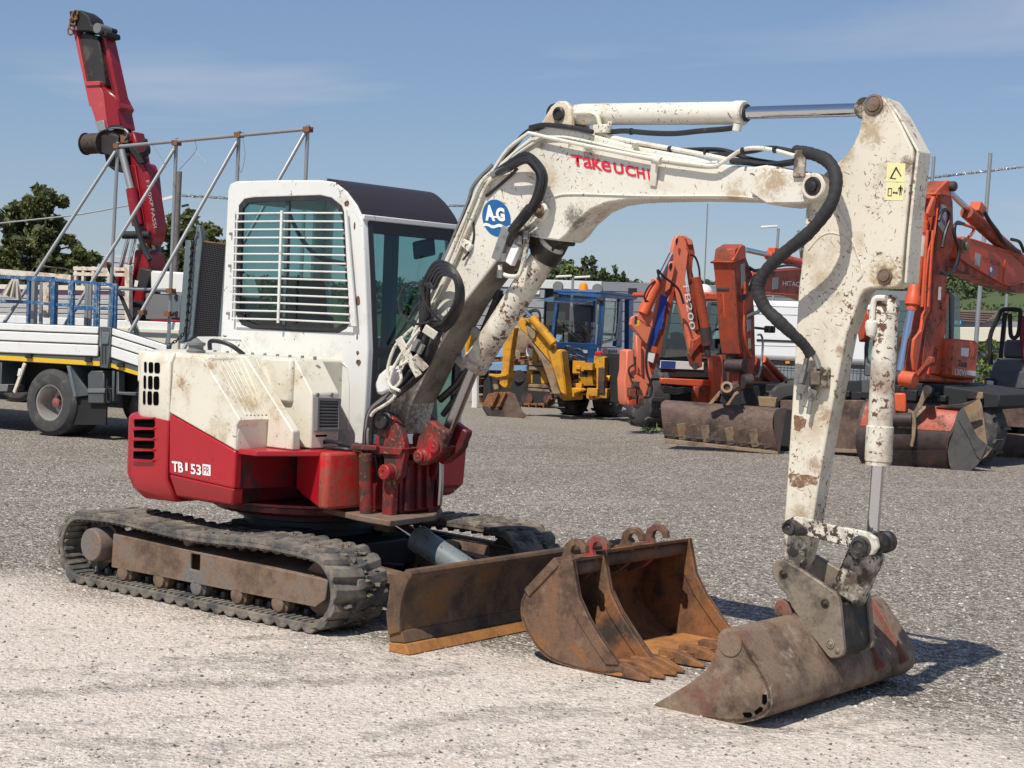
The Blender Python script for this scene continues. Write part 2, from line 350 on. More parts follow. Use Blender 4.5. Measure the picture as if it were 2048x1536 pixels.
    under(b.build('track_frame', m_steel, EX, bevel=.006))
    # final drive drum and sprocket
    c = T.Y(182, 1090, -1.0) if near else c
    b = MB(); b.lathe((c.x, s*1.005, c.z), (0, -s, 0), [(0, 0), (0, .094), (.006, .1), (.03, .104), (.12, .104), (.125, .12), (.2, .12), (.2, 0)])
    under(b.build('drive_motor', m_steel, EX))
    b = MB(); b.lathe((-TA, s*.86, TR), (0, -s, 0), [(0, 0), (0, .15), (.1, .15), (.1, 0)])
    for k in range(13):
        a = 2*math.pi*k/13; b.obox((-TA+.155*math.cos(a), s*.81, TR+.155*math.sin(a)), (.02*math.cos(a), 0, .02*math.sin(a)), (0, .04, 0), (-.018*math.sin(a), 0, .018*math.cos(a)))
    under(b.build('sprocket', m_blk, EX))
    b = MB(); b.lathe((TA-.01, s*.9, TR), (0, -s, 0), [(0, 0), (0, .06), (.02, .07), (.03, .15), (.06, .165), (.14, .165), (.17, .15), (.18, .06), (.18, 0)])
    under(b.build('idler', m_steel, EX))
    for px, py in ((250, 1140), (322, 1156), (397, 1170), (478, 1187), (560, 1205)):
        q = T.Y(px, py, -.93) if near else None
        if near: ROLL = globals().setdefault('ROLL', []); ROLL.append((q.x, q.z))
    for x, z in ROLL:
        z = .056+.062
        b = MB(); b.lathe((x, s*.955, z), (0, -s, 0), [(0, 0), (0, .03), (.004, .046), (.02, .05), (.03, .064), (.08, .064), (.09, .045), (.20, .045), (.21, .064), (.26, .064), (.26, 0)])
        under(b.build('roller', m_steel, EX))
    b = MB(); q = T.Y(400, 1075, -.93) if near else q; q0 = q
    b.lathe((-.08, s*.93, .372), (0, -s, 0), [(0, 0), (0, .03), (.01, .036), (.12, .036), (.12, .02), (.22, .02)])
    under(b.build('carrier_roller', m_steel, EX))
    b = MB(); b.prism([V(TA-.09, s*.93, .17), V(TA-.02, s*.93, .18), V(TA-.02, s*.93, .31), V(TA-.09, s*.93, .30)], (0, -s*.04, 0)); under(b.build('idler_guard', m_ochre if near else m_steel, EX, bevel=.006))
b = MB(); b.box(-.55, .55, -.66, .66, .20, .36); b.box(-.3, .3, -.4, .4, .36, .44)
for sx in (-1, 1):
    for sy in (-1, 1): b.bar((sx*.3, sy*.3, .34), (sx*.62, sy*.68, .24), .16, .16)
under(b.build('undercarriage_frame', m_blk, EX, bevel=.01))
b = MB(); b.lathe((0, 0, .43), (0, 0, 1), [(0, 0), (0, .42), (.04, .42), (.05, .46), (.10, .46), (.10, 0)], 40); b.build('slew_ring', m_blk, EX)
# dozer blade ------------------------------------------------------
fr_ = T.YS([(822, 1150), (808, 1187), (801, 1222), (800, 1266)], -1.0); lo = T.YS([(811, 1288), (819, 1311), (777, 1304), (778, 1285)], -1.0); mid = T.YS([(801, 1262), (810, 1287), (778, 1284), (779, 1262)], -1.0)
front = bez(fr_, 6)
b = MB(); back = [q+V(-.03, 0, 0) for q in reversed(front)]
b.prism(front+back, (0, 2.0, 0)); under(b.build('dozer_blade', m_blade, EX, sharp=25))
b = MB(); b.prism(mid, (0, 2.0, 0)); under(b.build('blade_lip', m_blade, EX, bevel=.006))
b = MB(); b.prism(lo, (0, 2.0, 0)); under(b.build('cutting_edge', m_ochre, EX, bevel=.006))
for y in (-1.012, .99):
    b = MB(); pl = [V(q.x+.006, y, q.z) for q in front]+[V(q.x, y, q.z) for q in T.YS([(800, 1264), (779, 1270), (775, 1225), (783, 1165), (790, 1147)], -1.0)]
    b.prism(pl, (0, .022, 0)); under(b.build('blade_end_plate', m_blade, EX, bevel=.003))
q = front[0]; b = MB(); b.tube([(q.x-.012, -1.012, q.z+.004), (q.x-.012, 1.012, q.z+.004)], .026, 10); b.bar((q.x-.05, -1, q.z-.01), (q.x-.05, 1, q.z-.01), .08, .02); under(b.build('blade_top_tube', m_blade, EX))
for y in (-.42, .42):
    b = MB(); b.bar((.45, y, .27), (1.52, y, .20), .10, .13); b.bar((1.40, y, .18), (1.54, y*1.15, .26), .05, .16); under(b.build('blade_arm', m_steel, EX, bevel=.008))
b = MB(); p, q = T.Y(838, 1078, -.05), T.Y(935, 1143, -.05); d = (q-p).normalized(); b.cyl(p, q, .076, 24); b.cyl(q, q+d*.10, .06); b.cyl(p-d*.01, p+d*.03, .082, 24); under(b.build('blade_cylinder', paint('blue grey worn paint', (.16, .19, .20), .4, var=.15, dirt=((.33, .27, .2), .6, 6), chips=((.12, .055, .03), 1.2, 10)), EX))
b = MB(); b.cyl(p-d*.22, p, .036, 16); under(b.build('blade_cylinder_rod', m_chrome, EX)); b = MB(); b.obox(p-d*.26, (.06, 0, 0), (0, .07, 0), (0, 0, .07)); under(b.build('blade_cylinder_clevis', m_steel, EX, bevel=.01))
b = MB(); b.tube(bez([(.2, -.2, .36), (.55, -.32, .40), (.75, -.25, .3), (.9, -.12, .28)]), .013); under(b.build('blade_hose', m_hose, EX))
# ------------------------------------------------------------------ lower body
YS_ = -.95                            # right hand side of the house
XF = .60
def hs(pts, y=YS_): return U.YS(pts, y)
def counter(Rr, z0, z1, a0, a1, ch=.0, n=28):
    """solid tail segment between two radii seen from above, rounded at the foot"""
    rows = []
    for z, r in ((z0, Rr-.10), (z0+.06, Rr-.035), (z0+.14, Rr), (z1-.02, Rr), (z1, Rr-.012)):
        rows.append([V(max(r*math.cos(a0+(a1-a0)*i/n), -2), max(-.95, min(.95, r*math.sin(a0+(a1-a0)*i/n))), z) for i in range(n+1)]+[V(XJ, -.95+max(0, (z0+.14-z))*.6, z), V(XJ, .90, z)])
    return rows
ZJ = 1.085
XJ = hs([(338, 827)])[0].x-.008
b = MB(); rows = counter(1.13, .575, ZJ-.012, R(122.5), R(242)); b.loft(rows, True, True)
cwt = b.build('counterweight', m_red, EX, bevel=.012, sharp=40)
# black patches for vent openings on the right rear corner, slats standing proud between them
def tail(rr, a, z): return V(rr*math.cos(a), max(-.955, rr*math.sin(a)), z)
def tailhit(px, py, Rr):
    rr = ray(px, py); d = Vector((rr.dot(U.fw), rr.dot(U.lf), rr.z)); o = U.loc(CAMP)
    a = d.x**2+d.y**2; b_ = 2*(o.x*d.x+o.y*d.y); c = o.x**2+o.y**2-Rr*Rr; D_ = b_*b_-4*a*c
    if D_ < 0: t = -b_/(2*a)
    else: t = (-b_-math.sqrt(D_))/(2*a)
    q = o+d*t
    return q if q.y > -.951 else U.Y(px, py, -.9525)
for k in range(4):
    y = 846.5+21.3*k; x0 = 268.5-k*.7
    pts = [(x0, y-7), (x0+20, y-8), (x0+36, y-8), (x0+40.5, y-5), (x0+41, y+5), (x0+37, y+8.5), (x0+18, y+7.5), (x0, y+6.5)]
    b = MB(); b.prism([tailhit(a, c_, 1.1325) for a, c_ in pts], (-.001, .001, 0)); b.build('tail_vent_black_patch', m_void, EX)
for k in range(5):
    b = MB(); y = 836+21.3*k; row = []
    for i in range(11):
        px = 266.5+i*4.3; q0 = tailhit(px, y, 1.133); q1 = tailhit(px, y+2.6, 1.133); q2 = tailhit(px, y-1.6, 1.133); n_ = V(q0.x, q0.y, 0).normalized() if q0.y > -.95 else V(0, -1, 0)
        row.append([q2-n_*.01, q2+n_*.004, q0+n_*.020, q1+n_*.018, q1-n_*.01])
    b.loft(row); b.build('vent_slat', m_red, EX, bevel=.003)
# right side panel with the model name
A = hs([(338, 827), (470, 902), (467, 978), (337, 948)]); Bq = U.YS([(465, 1011), (352, 993)], -.90)
b = MB(); b.prism(A, (0, .06, 0)); b.prism([A[3], A[2], Bq[0], Bq[1]], (0, .08, 0))
b.build('side_panel', m_red, EX, bevel=.014, seg=3)
b = MB(); b.prism([A[1]+V(-.004, .025, -.01), A[2]+V(-.004, .025, 0), A[2]+V(-.02, .7, -.02), A[1]+V(-.02, .7, 0)], (-.03, 0, 0)); b.build('inner_wall', m_redoil_shade, EX)  # the deck's shade is put into this wall's dark red
# lower house, deck, skirt
b = MB(); b.box(-.5, .22, -.86, .90, .60, .90); b.box(.2, .58, -.02, .70, .62, .90); b.build('house_frame', m_redoil_shade, EX, bevel=.02)
dk = [U.Z(q[0], q[1], .945) for q in ((471, 904), (655, 903), (735, 892))]
b = MB(); b.prism([V(-.4, -.93, .945), V(dk[0].x, -.93, .945), dk[1], dk[2], V(dk[2].x+.02, .72, .945), V(-.4, .72, .945)], (0, 0, -.03)); b.build('deck', m_red, EX, bevel=.006)
b = MB(); b.lathe((0.02, 0, .525), (0, 0, 1), [(0, 0), (0, .60), (.02, .63), (.05, .63), (.07, .74), (.085, .74), (.085, 0)], 48); b.build('skirt', m_redoil_shade, EX)
b = MB(); b.prism([V(.2, .735, .60), V(.50, .735, .60), V(.61, .735, .68), V(.625, .735, .906), V(.2, .735, .906)], (0, -.36, 0)); b.build('left_step_box', m_red, EX, bevel=.01)
# red box under the deck at the front
xb_ = .80
c0 = U.X(655, 1017, xb_); c1 = U.X(655, 911, xb_); e0 = U.X(728, 1028, xb_); e1 = U.X(728, 912, xb_); yb = c0.y
l0, l1 = U.Y(590, 994, yb+.12), U.Y(592, 914, yb+.12)
b = MB(); b.prism([V(l0.x, l0.y, c0.z+.06), V(xb_-.10, yb, c0.z), V(xb_-.05, yb, c0.z), V(xb_-.05, yb, c1.z), V(l1.x, l1.y, c1.z)], (0, .25, 0)); b.build('tool_box', m_red, EX, bevel=.02)
b = MB(); b.prism([V(xb_-.07, yb-.004, c0.z-.01), V(xb_-.015, yb+.004, c0.z-.01), V(xb_, yb+.05, c0.z-.01), V(xb_, e0.y, c0.z-.01), V(xb_-.10, e0.y, c0.z-.01), V(xb_-.10, yb+.02, c0.z-.01)], (0, 0, c1.z-c0.z+.022)); b.build('tool_box_end', m_scrape, EX, bevel=.018, seg=3, label='scraped red end of the tool box with bare brown patches')
# ------------------------------------------------------------------ hood
hst = [(tuple(U.Y(a, c_, y_)), r_, k_, s_) for a, c_, y_, r_, k_, s_ in ((420, 724, -.94, .10, (.30, .17, .07), .8), (452, 775, -.94, .09, (.34, .22, .10), .7), (362, 766, -.95, .06, (.28, .12, .05), .8), (505, 800, -.8, .13, (.42, .30, .16), .7), (560, 830, -.7, .10, (.40, .28, .14), .6), (445, 880, -.95, .08, (.34, .22, .12), .5), (600, 730, -.5, .07, (.22, .12, .06), .7), (380, 900, -.95, .08, (.4, .3, .18), .5), (320, 720, -.95, .10, (.45, .35, .22), .5))]
m_hood = paint('cream hood paint', (.67, .635, .53), .38, dirt=((.45, .36, .22), .62, 3.2), chips=(BRN, .62, 20), scratch=((.24, .13, .07), .55), stains=hst)
A1 = hs([(338, 825), (346, 724), (353, 711), (400, 714), (409, 722), (480, 840), (472, 852), (471, 901)])
b = MB(); b.prism(A1, (0, .05, 0)); b.build('hood_side', m_hood, EX, bevel=.010, seg=3)
x1 = A1[7].x; fl = [U.X(q[0], q[1], x1) for q in ((474, 901), (475, 866), (481, 850), (492, 843), (570, 838), (568, 893))]
y2 = fl[5].y
b = MB(); b.prism(fl, (-.03, 0, 0)); b.build('hood_flap', m_hood, EX, bevel=.004)
r0, r1, r2, r3 = A1[4]+V(0, .02, 0), A1[5]+V(0, .02, 0), V(x1, y2, fl[4].z), None
r3 = U.Y(527, 714, y2)
b = MB(); b.prism([r0, r1, r2, r3], V(-.02, 0, -.035)); b.build('hood_slope', m_hood, EX, bevel=.004)
for k in range(9):
    t = .16+.80*k/9; p, q = r0.lerp(r3, t), r1.lerp(r2, t-.02); b = MB(); p, q = p.lerp(q, .03), p.lerp(q, .93); up = V(.45, 0, .9)
    b.bar(p+up*.001, q+up*.001, .012, .007, up); b.build('hood_rib', m_hood, EX, bevel=.003)
s2a = [U.Y(q[0], q[1], y2-.012) for q in ((524, 713), (540, 715))]; f2 = [U.X(q[0], q[1], XF) for q in ((585, 862), (604, 858), (604, 897), (585, 900))]
y3 = U.X(624, 896, XF).y; y4 = U.X(679, 893, XF).y
tp = U.Y(527, 713, y2)
b = MB(); b.prism([V(tp.x, f2[0].y, tp.z), V(XF, f2[0].y, f2[0].z), V(XF, f2[3].y, .947), V(tp.x-.1, f2[0].y, .947), V(tp.x-.1, f2[0].y, tp.z)], (0, .06, 0)); b.build('hood_ridge', m_hood, EX, bevel=.008)
S3 = U.YS([(430, 716), (590, 719), (624, 787), (622, 898)], y3); S3 += [V(S3[0].x, y3, .95)]; S3[3].z = .95
b = MB(); b.prism(S3, (0, y4-y3, 0)); b.build('hood_cover', m_hood, EX, bevel=.008)
gx = S3[2].x+.002; g = [U.X(q[0], q[1], gx) for q in ((627, 794), (674, 796), (673, 862), (626, 862))]
b = MB(); b.ring([g[0], g[1], g[2], g[3]], [g[0].lerp(g[2], .1), g[1].lerp(g[3], .1), g[2].lerp(g[0], .1), g[3].lerp(g[1], .1)], (.035, 0, 0)); b.build('grille_frame', m_plastic, EX, bevel=.003)
for k in range(9):
    t = .12+.76*k/8; p, q = g[0].lerp(g[3], t), g[1].lerp(g[2], t); b = MB(); b.obox((p+q)/2+V(.018, 0, 0), (q-p)*.45, (.012, 0, -.006), (.003, 0, .004)); b.build('grille_slat', m_plastic, EX)
b = MB(); b.box(gx+.001, gx+.004, min(g[0].y, g[1].y)+.02, max(g[0].y, g[1].y)-.02, g[2].z+.02, g[0].z-.02); b.build('grille_black_patch', m_void, EX)
for k in range(4):
    b = MB(); p = U.X(630+(k % 2)*0, 872+k*6, gx); b.box(gx, gx+.004, p.y, p.y+.09, p.z-.006, p.z+.006); b.build('louvre_black_patch', m_void, EX)
for px in (634, 662): b = MB(); p = U.X(px, 789, gx); b.cyl(p-V(.01, 0, 0), p+V(.012, 0, 0), .010, 8); b.build('bolt', m_fit, EX)
# rear hood corner with nine black patches for vent openings
b = MB(); rows = []
for z, r in ((ZJ-.03, 1.06), (ZJ, 1.075), (1.40, 1.075), (1.445, 1.055), (1.465, 1.0)):
    rows.append([tail(r, R(122+120*i/28), z) for i in range(29)]+[V(XJ, -.95+max(0, z-1.40)*.5, z), V(XJ, .86, z)])
b.loft(rows); b.build('hood_rear', m_hood, EX, bevel=.01, sharp=45)
for i, (cx, hw) in enumerate(((290.5, 2.6), (301.5, 4.6), (314, 5.6))):
    for j, (cy, hh) in enumerate(((735, 11), (765, 13.5), (796, 14))):
        pts = []
        for t in range(12):
            an = 2*math.pi*t/12+.26; ca, sa = math.cos(an), math.sin(an); ca = math.copysign(abs(ca)**.45, ca); sa = math.copysign(abs(sa)**.45, sa)
            pts.append(tailhit(cx-j*1.2+hw*ca, cy+hh*sa+(i-1)*.8, 1.0775))
        b = MB(); b.prism(pts, (-.001, .002, 0)); b.build('hood_vent_black_patch', m_void, EX)
b = MB(); b.box(-.9, S3[1].x, -.6, -.05, 1.2, 1.462); b.prism([V(-.62, -.90, 1.464), V(r0.x-.004, -.915, 1.464), V(r3.x-.004, y2, 1.464), V(r3.x, -.3, 1.464), V(-.62, -.3, 1.464)], (0, 0, -.2)); b.box(-.95, -.3, -.1, .86, 1.1, 1.463); b.box(-.45, x1-.03, -.9, y2, .95, 1.15); b.build('hood_top', m_hood, EX, bevel=.02)
p = U.Y(392, 700, -.75); b = MB(); b.lathe((p.x, p.y, 1.465), (0, 0, 1), [(0, 0), (0, .055), (.012, .058), (.02, .045), (.04, .045), (.045, .056), (.06, .056), (.07, .03), (.085, .012), (.085, 0)]); b.build('filler_cap', m_plastic, EX)
b = MB(); p = U.Y(420, 700, -.6); b.tube(bez([p, p+V(0, 0, .05), p+V(.05, .02, .055), p+V(.13, .05, .035), p+V(.2, .1, -.02)]), .014); b.build('breather_hose', m_hose, EX)
for k in range(9):
    b = MB(); p = U.Y(430+25*k, 703+1.0*k, -.45); b.cyl((p.x, p.y, 1.455), (p.x, p.y, 1.476), .010, 6); b.build('bolt', m_fit, EX)
# model name on the side panel
def yface(pts, y): return [U.Y(a, b_, y) for a, b_ in pts]
def ytext(body, bl, br, tl, y, mt, **kw):
    o, x, u = yface((bl, br, tl), y); return text(body, o, x-o, u-o, mt, EX, **kw)
yt = YS_-.003
ytext('TB', (345, 943), (367, 945.5), (344, 922), yt, m_wht, weight=.03)
ytext('1', (371, 941), (375.5, 942), (371, 925), yt, m_wht); ytext('53', (382, 948), (403, 951), (381, 927), yt, m_wht, weight=.025)
q = yface(((405, 950), (421, 952), (421, 930), (405, 928)), yt); b = MB(); b.prism(q, (0, .001, 0)); b.build('label_plate', m_wht, EX)
ytext('FR', (407, 947), (419, 948.5), (407, 932), yt-.001, m_red)
# ------------------------------------------------------------------ cab
YC = -.19; YL = U.X(908, 600, .52).y
sil = [(440, 690), (448, 540), (455, 380), (459, 368), (472, 362), (560, 360), (640, 360), (668, 364), (692, 383), (712, 410), (724, 435), (730, 560), (735, 700), (730, 800), (724, 893), (560, 900), (440, 760)]
win = [(479, 412), (490, 399), (510, 396), (640, 392), (662, 397), (682, 413), (690, 435), (696, 540), (699, 640), (692, 655), (676, 664), (600, 662), (505, 656), (484, 648), (473, 628), (475, 520)]
S = U.YS(sil, YC); W_ = U.YS(win, YC)
b = MB(); b.ring(S, W_, (0, .045, 0)); b.build('cab_side', m_cab, EX, bevel=.014, seg=3, sharp=40)
cabp = [(q.x, q.z) for q in S]
cw = sum((Vector(q) for q in W_), Vector())/len(W_)
b = MB(); b.ring([q+(cw-q)*-.012 for q in W_], [q+(cw-q)*.055 for q in W_], (0, .02, 0)); rim = b.build('window_seal', m_blk, EX)
b = MB(); n_ = len(W_); b.add([q+(cw-q)*.02+V(0, .022, 0) for q in W_], [tuple(range(n_))]); b.build('side_window', m_glass, EX)
b = MB(); p, q = U.Y(577, 402, YC+.03), U.Y(570, 655, YC+.03); b.bar(p, q, .02, .03); b.build('window_divider', m_teal, EX)
# far side
S2 = [V(q.x, YL, q.z) for q in S]; W2 = [V(q.x*1.0, YL, q.z) for q in W_]
b = MB(); b.ring(S2, [q+(V(cw.x, YL, cw.z)-q)*-.08+V(0, 0, 0) for q in W2], (0, -.045, 0)); b.build('cab_side', m_cab, EX, bevel=.012, label='left cab wall with the door window')
b = MB(); b.add([q+(V(cw.x, YL, cw.z)-q)*-.07+V(0, -.02, 0) for q in W2], [tuple(range(n_))]); b.build('side_window', m_glass, EX)
# rear wall and roof shell
def X_(i): return S[i].x
b = MB(); xr0, xr1 = S[0].x, S[2].x; zb, zt = 1.40, S[3].z
outer = [V(xr0, YC+.045, zb), V(xr0, YL-.045, zb), V(xr1, YL-.045, zt), V(xr1, YC+.045, zt)]
cc = sum(outer, Vector())/4; b.ring(outer, [q+(cc-q)*.2 for q in outer], (.04, 0, 0)); b.build('cab_rear', m_cab, EX, bevel=.01)
b = MB(); b.add([q+(cc-q)*.16+V(.02, 0, 0) for q in outer], [(0, 1, 2, 3)]); b.build('rear_window', m_glass, EX)
b = MB(); b.strip([S[i]+V(.0, .04, 0) for i in range(2, 8)], [S2[i]+V(0, -.04, 0) for i in range(2, 8)]); b.strip([S[i]+V(.0, .04, -.05) for i in range(3, 8)], [S2[i]+V(0, -.04, -.05) for i in range(3, 8)]); b.build('cab_roof', m_cab, EX)
vs_ = bez(U.YS([(650, 359), (672, 364), (694, 384), (713, 411), (722, 430)], YC), 5)
b = MB(); b.strip([q+V(.006, .012, .008) for q in vs_], [V(q.x+.006, YL-.012, q.z+.008) for q in vs_]); n0 = len(b.v)
b.strip([q+V(.0, .012, -.03) for q in vs_], [V(q.x, YL-.012, q.z-.03) for q in vs_])
for y in (YC+.012, YL-.012): b.strip([V(q.x+.006, y, q.z+.008) for q in vs_], [V(q.x, y, q.z-.03) for q in vs_])
b.build('roof_visor', m_roof, EX)
q = vs_[-1]; b = MB(); b.box(q.x-.03, q.x+.022, YC+.004, YL-.004, q.z-.028, q.z+.004); b.build('visor_lip', m_cab, EX, bevel=.006)
# front: posts, black rim and glass
xf = [(S[i].x, S[i].z) for i in (10, 11, 12, 13, 14)]; zmid = U.X(760, 705, xf[2][0]).z
for y0, y1 in ((YC+.03, YC+.062), (YL-.062, YL-.03)):
    b = MB(); b.loft([[V(x+.0, y0, z), V(x, y1, z), V(x-.06, y1, z), V(x-.06, y0, z)] for x, z in xf]); b.build('front_post', m_cab, EX, bevel=.008)
b = MB()
for y0, y1 in ((YC+.045, YC+.085), (YL-.085, YL-.045)): b.loft([[V(x+.006, y0, z-.02), V(x+.006, y1, z-.02), V(x-.03, y1, z-.02), V(x-.03, y0, z-.02)] for x, z in xf])
b.box(xf[0][0]-.04, xf[0][0]+.004, YC+.06, YL-.06, xf[0][1]-.085, xf[0][1]-.012); b.box(xf[2][0]-.04, xf[2][0]+.004, YC+.06, YL-.06, zmid-.03, zmid+.03); b.build('windscreen_seal', m_blk, EX)
b = MB(); b.strip([V(x-.012, YC+.07, z) for x, z in xf], [V(x-.012, YL-.07, z) for x, z in xf]); b.build('windscreen', m_glass, EX)
b = MB(); wx = xf[2][0]+.004; b.bar((wx, YC+.20, zmid+.05), (wx, YC+.52, zmid+.42), .012, .012); b.bar((wx+.004, YC+.36, zmid+.14), (wx+.004, YC+.60, zmid+.62), .018, .01); b.build('wiper', m_blk, EX)
b = MB(); b.bar((wx+.01, YL-.09, 1.35), (wx+.01, YL-.09, 1.9), .022, .022); b.build('grab_rail', m_blk, EX, bevel=.006)
b = MB(); q_ = U.Y(655, 765, YC-.012); b.box(q_.x-.035, q_.x+.035, YC-.014, YC+.004, q_.z-.02, q_.z+.02); b.build('latch', m_blk, EX, bevel=.006)
b = MB(); b.box(S[14].x-.05, S[14].x, YC+.03, YL-.03, .945, 1.02); b.build('front_sill', m_cab, EX, bevel=.006)
# inside the cab
b = MB(); b.box(-.35, .1, .08, .42, 1.05, 1.38); b.obox((-.38, .25, 1.66), (.05, 0, 0), (0, .17, 0), (-.05, 0, .30)); b.box(-.5, .35, YC+.08, .04, 1.0, 1.46); b.box(-.5, .2, YL-.16, YL-.08, 1.0, 1.35); b.build('seat', m_seat, EX, bevel=.04, seg=3)
b = MB(); b.box(-.7, S[14].x-.06, YC+.05, YL-.05, .95, .99); b.build('cab_floor', m_blk, EX)
for y in (.1, .42): b = MB(); b.tube([(.34, y, .99), (.32, y, 1.35), (.27, y, 1.5)], .012); b.ball((.27, y, 1.52), .03, 8); b.build('control_lever', m_blk, EX)
b = MB(); b.box(-.02, .07, YL-.11, YL-.05, 1.0, 2.42); b.build('cab_pillar', m_teal, EX, bevel=.01); b = MB(); b.box(-.30, -.22, YL-.10, YL-.055, 1.0, 2.42); b.build('cab_pillar', m_seat, EX, bevel=.01)
b = MB(); b.box(.10, .40, YC+.07, YC+.20, 1.0, 1.58); b.box(-.62, -.45, YC+.1, YL-.1, 1.0, 1.72); b.build('console', m_seat, EX, bevel=.03)
pth = bez([U.Y(577, 425, YC+.10), U.Y(605, 480, YC+.12), U.Y(640, 515, YC+.15), U.Y(690, 528, YC+.2)], 14); cx = []
for i in range(len(pth)*8):
    t = i/8; k = min(int(t), len(pth)-2); q = pth[k].lerp(pth[k+1], t-k); a = i*.9; cx.append(q+V(.012*math.cos(a), 0, .012*math.sin(a)))
b = MB(); b.tube(cx, .005, 5); b.build('coiled_cable', m_blk, EX)
b = MB(); b.obox((xf[0][0]-.10, YL-.22, 2.16), (.015, 0, 0), (0, .09, .02), (0, -.01, .055)); b.build('cab_mirror', m_blk, EX, bevel=.012)
# guard over the side window
YG = YC-.045
gl = MB
for k in range(14):
    t = k/13; p = U.Y(469-5*t, 427.2+209.5*t, YG); q = U.Y(684.5+15.5*t, 426+220*t, YG); mm = U.Y(563.5-7.5*t, 426+213*t, YG)
    b = MB(); b.tube([p, mm, q], .0056, 8); b.build('guard_bar', m_cab, EX)
b = MB(); b.bar(U.Y(563.6, 421, YG-.010), U.Y(556, 646, YG-.010), .018, .008, (0, 1, 0)); b.build('guard_upright', m_cab, EX)
b = MB(); b.prism([U.Y(*q, YG+.01) for q in ((688, 420), (692, 420), (712, 652), (700, 652))], (0, .012, 0)); b.build('guard_frame', m_cab, EX); b = MB(); b.bar(U.Y(470, 424, YG+.012), U.Y(463, 641, YG+.012), .018, .012, (0, 1, 0)); b.build('guard_frame', m_cab, EX)
for px, py in ((465, 468), (463, 532), (459, 627), (693, 467), (697, 535), (703, 637)):
    b = MB(); p = U.Y(px, py, YC); b.cyl(p+V(0, .01, 0), p+V(0, -.022, 0), .010, 8); b.build('bolt', m_fit, EX)
# rust holes on the front post
for px, py, r1_, r2_ in ((693, 407, .024, .018), (716, 602, .018, .034), (715, 706, .012, .012), (717, 725, .020, .020), (709, 452, .008, .022), (714, 674, .007, .016)):
    b = MB(); c = U.Y(px, py, YC-.0015); pts = [c+V(math.cos(2*math.pi*k/11)*r1_*random.uniform(.75, 1.2), 0, math.sin(2*math.pi*k/11)*r2_*random.uniform(.75, 1.2)) for k in range(11)]
    b.prism(pts, (0, .001, 0)); b.build('rust_patch', rusty('dark rust', ((.06, .025, .012), (.17, .075, .035), (.3, .2, .12), None, 0), 20), EX)
q = U.YS([(470, 681), (545, 684), (570, 713), (595, 714), (577, 706), (552, 680), (547, 676), (472, 673)], YC-.004)
b = MB(); b.tube(U.YS([(446, 676), (483, 678), (500, 707), (528, 708)], YC-.004), .006, 6); b.tube(U.YS([(612, 716), (680, 722), (694, 734), (698, 770), (697, 860)], YC-.003), .005, 6); b.build('cab_seam', m_cab, EX)
# ------------------------------------------------------------------ swing post
YB0, YB1 = -.28, -.08                 # boom, near and far face
def stain(lst, y): return [(tuple(U.Y(a, b_, y)), r_, c_, s_) for a, b_, r_, c_, s_ in lst]
TANS, DRK, RST = (.36, .25, .13), (.035, .025, .018), (.24, .12, .055)
m_boom = paint('worn white boom paint', (.68, .655, .57), .42, dirt=((.45, .36, .24), .55, 5), chips=((.16, .10, .06), .9, 22), scratch=((.20, .13, .08), .78), stains=stain([(1050, 480, .17, DRK, .9), (1150, 440, .14, DRK, .75), (1632, 374, .13, DRK, .7), (1555, 365, .16, TANS, .8), (1470, 385, .12, TANS, .6), (810, 830, .30, (.10, .07, .05), .85), (1178, 303, .07, DRK, .7), (1085, 290, .05, RST, .7), (880, 720, .16, (.14, .10, .07), .8), (1100, 360, .1, TANS, .4)], YB0))
m_belly = paint('muddy underside paint darkened for shade', (.27, .235, .19), .65, var=.15, dirt=((.13, .10, .07), .9, 4), chips=((.06, .045, .03), .9, 16))  # mud on the underside, darkened further to stand in for shade
m_arm = paint('worn cream arm paint', (.655, .61, .50), .45, dirt=((.40, .31, .20), .62, 4.5), chips=((.15, .09, .055), 1.1, 22), scratch=((.20, .13, .08), .95), stains=stain([(1748, 209, .15, (.12, .08, .05), .8), (1742, 262, .13, TANS, .75), (1770, 552, .15, TANS, .9), (1772, 552, .07, DRK, .8), (1640, 345, .16, TANS, .6), (1690, 305, .10, TANS, .8), (1815, 330, .08, (.14, .09, .06), .8), (1612, 421, .09, DRK, .5), (1590, 1110, .18, DRK, .9), (1602, 1030, .10, (.3, .2, .1), .6), (1640, 560, .10, TANS, .4), (1650, 830, .08, RST, .7), (1680, 700, .05, RST, .7), (1630, 930, .08, RST, .6)], -.25))
def ys(pts, y): return U.YS(pts, y)
z7 = lambda pts: zoomed(pts, 700, 820, .15625)
post = z7([(385, 110), (400, 70), (450, 50), (520, 70), (590, 160), (650, 270), (685, 420), (690, 560), (660, 760), (640, 860), (600, 900), (550, 960), (530, 1370), (400, 1370), (410, 960), (430, 740), (430, 580), (330, 480), (325, 380), (350, 260)])
b = MB(); P = ys(post, -.36); b.prism(P, (0, .05, 0)); b.build('swing_bracket', m_redworn, EX, bevel=.008, label='near red lug plate of the swing bracket, scraped')
b = MB(); b.prism([q+V(0, .30, 0) for q in P], (0, .05, 0)); b.build('swing_bracket', m_redoil_shade, EX, bevel=.008)
blk = ys(z7([(535, 560), (690, 560), (1150, 620), (1130, 1300), (1090, 1350), (720, 1400), (510, 1400)]), -.24)
xs = [q.x for q in blk]; x0, x1_ = min(xs), max(xs)
q0 = U.X(800, 1030, 1.04); q1 = U.X(884, 1018, 1.04); q2 = U.X(884, 905, 1.04); q3 = U.X(803, 920, 1.04)
b = MB(); b.prism([q0, q1, q2, q3], (-.30, 0, 0)); b.build('swing_post', m_redoil_shade, EX, bevel=.015)  # boom shadow on the post is carried by its dark colour
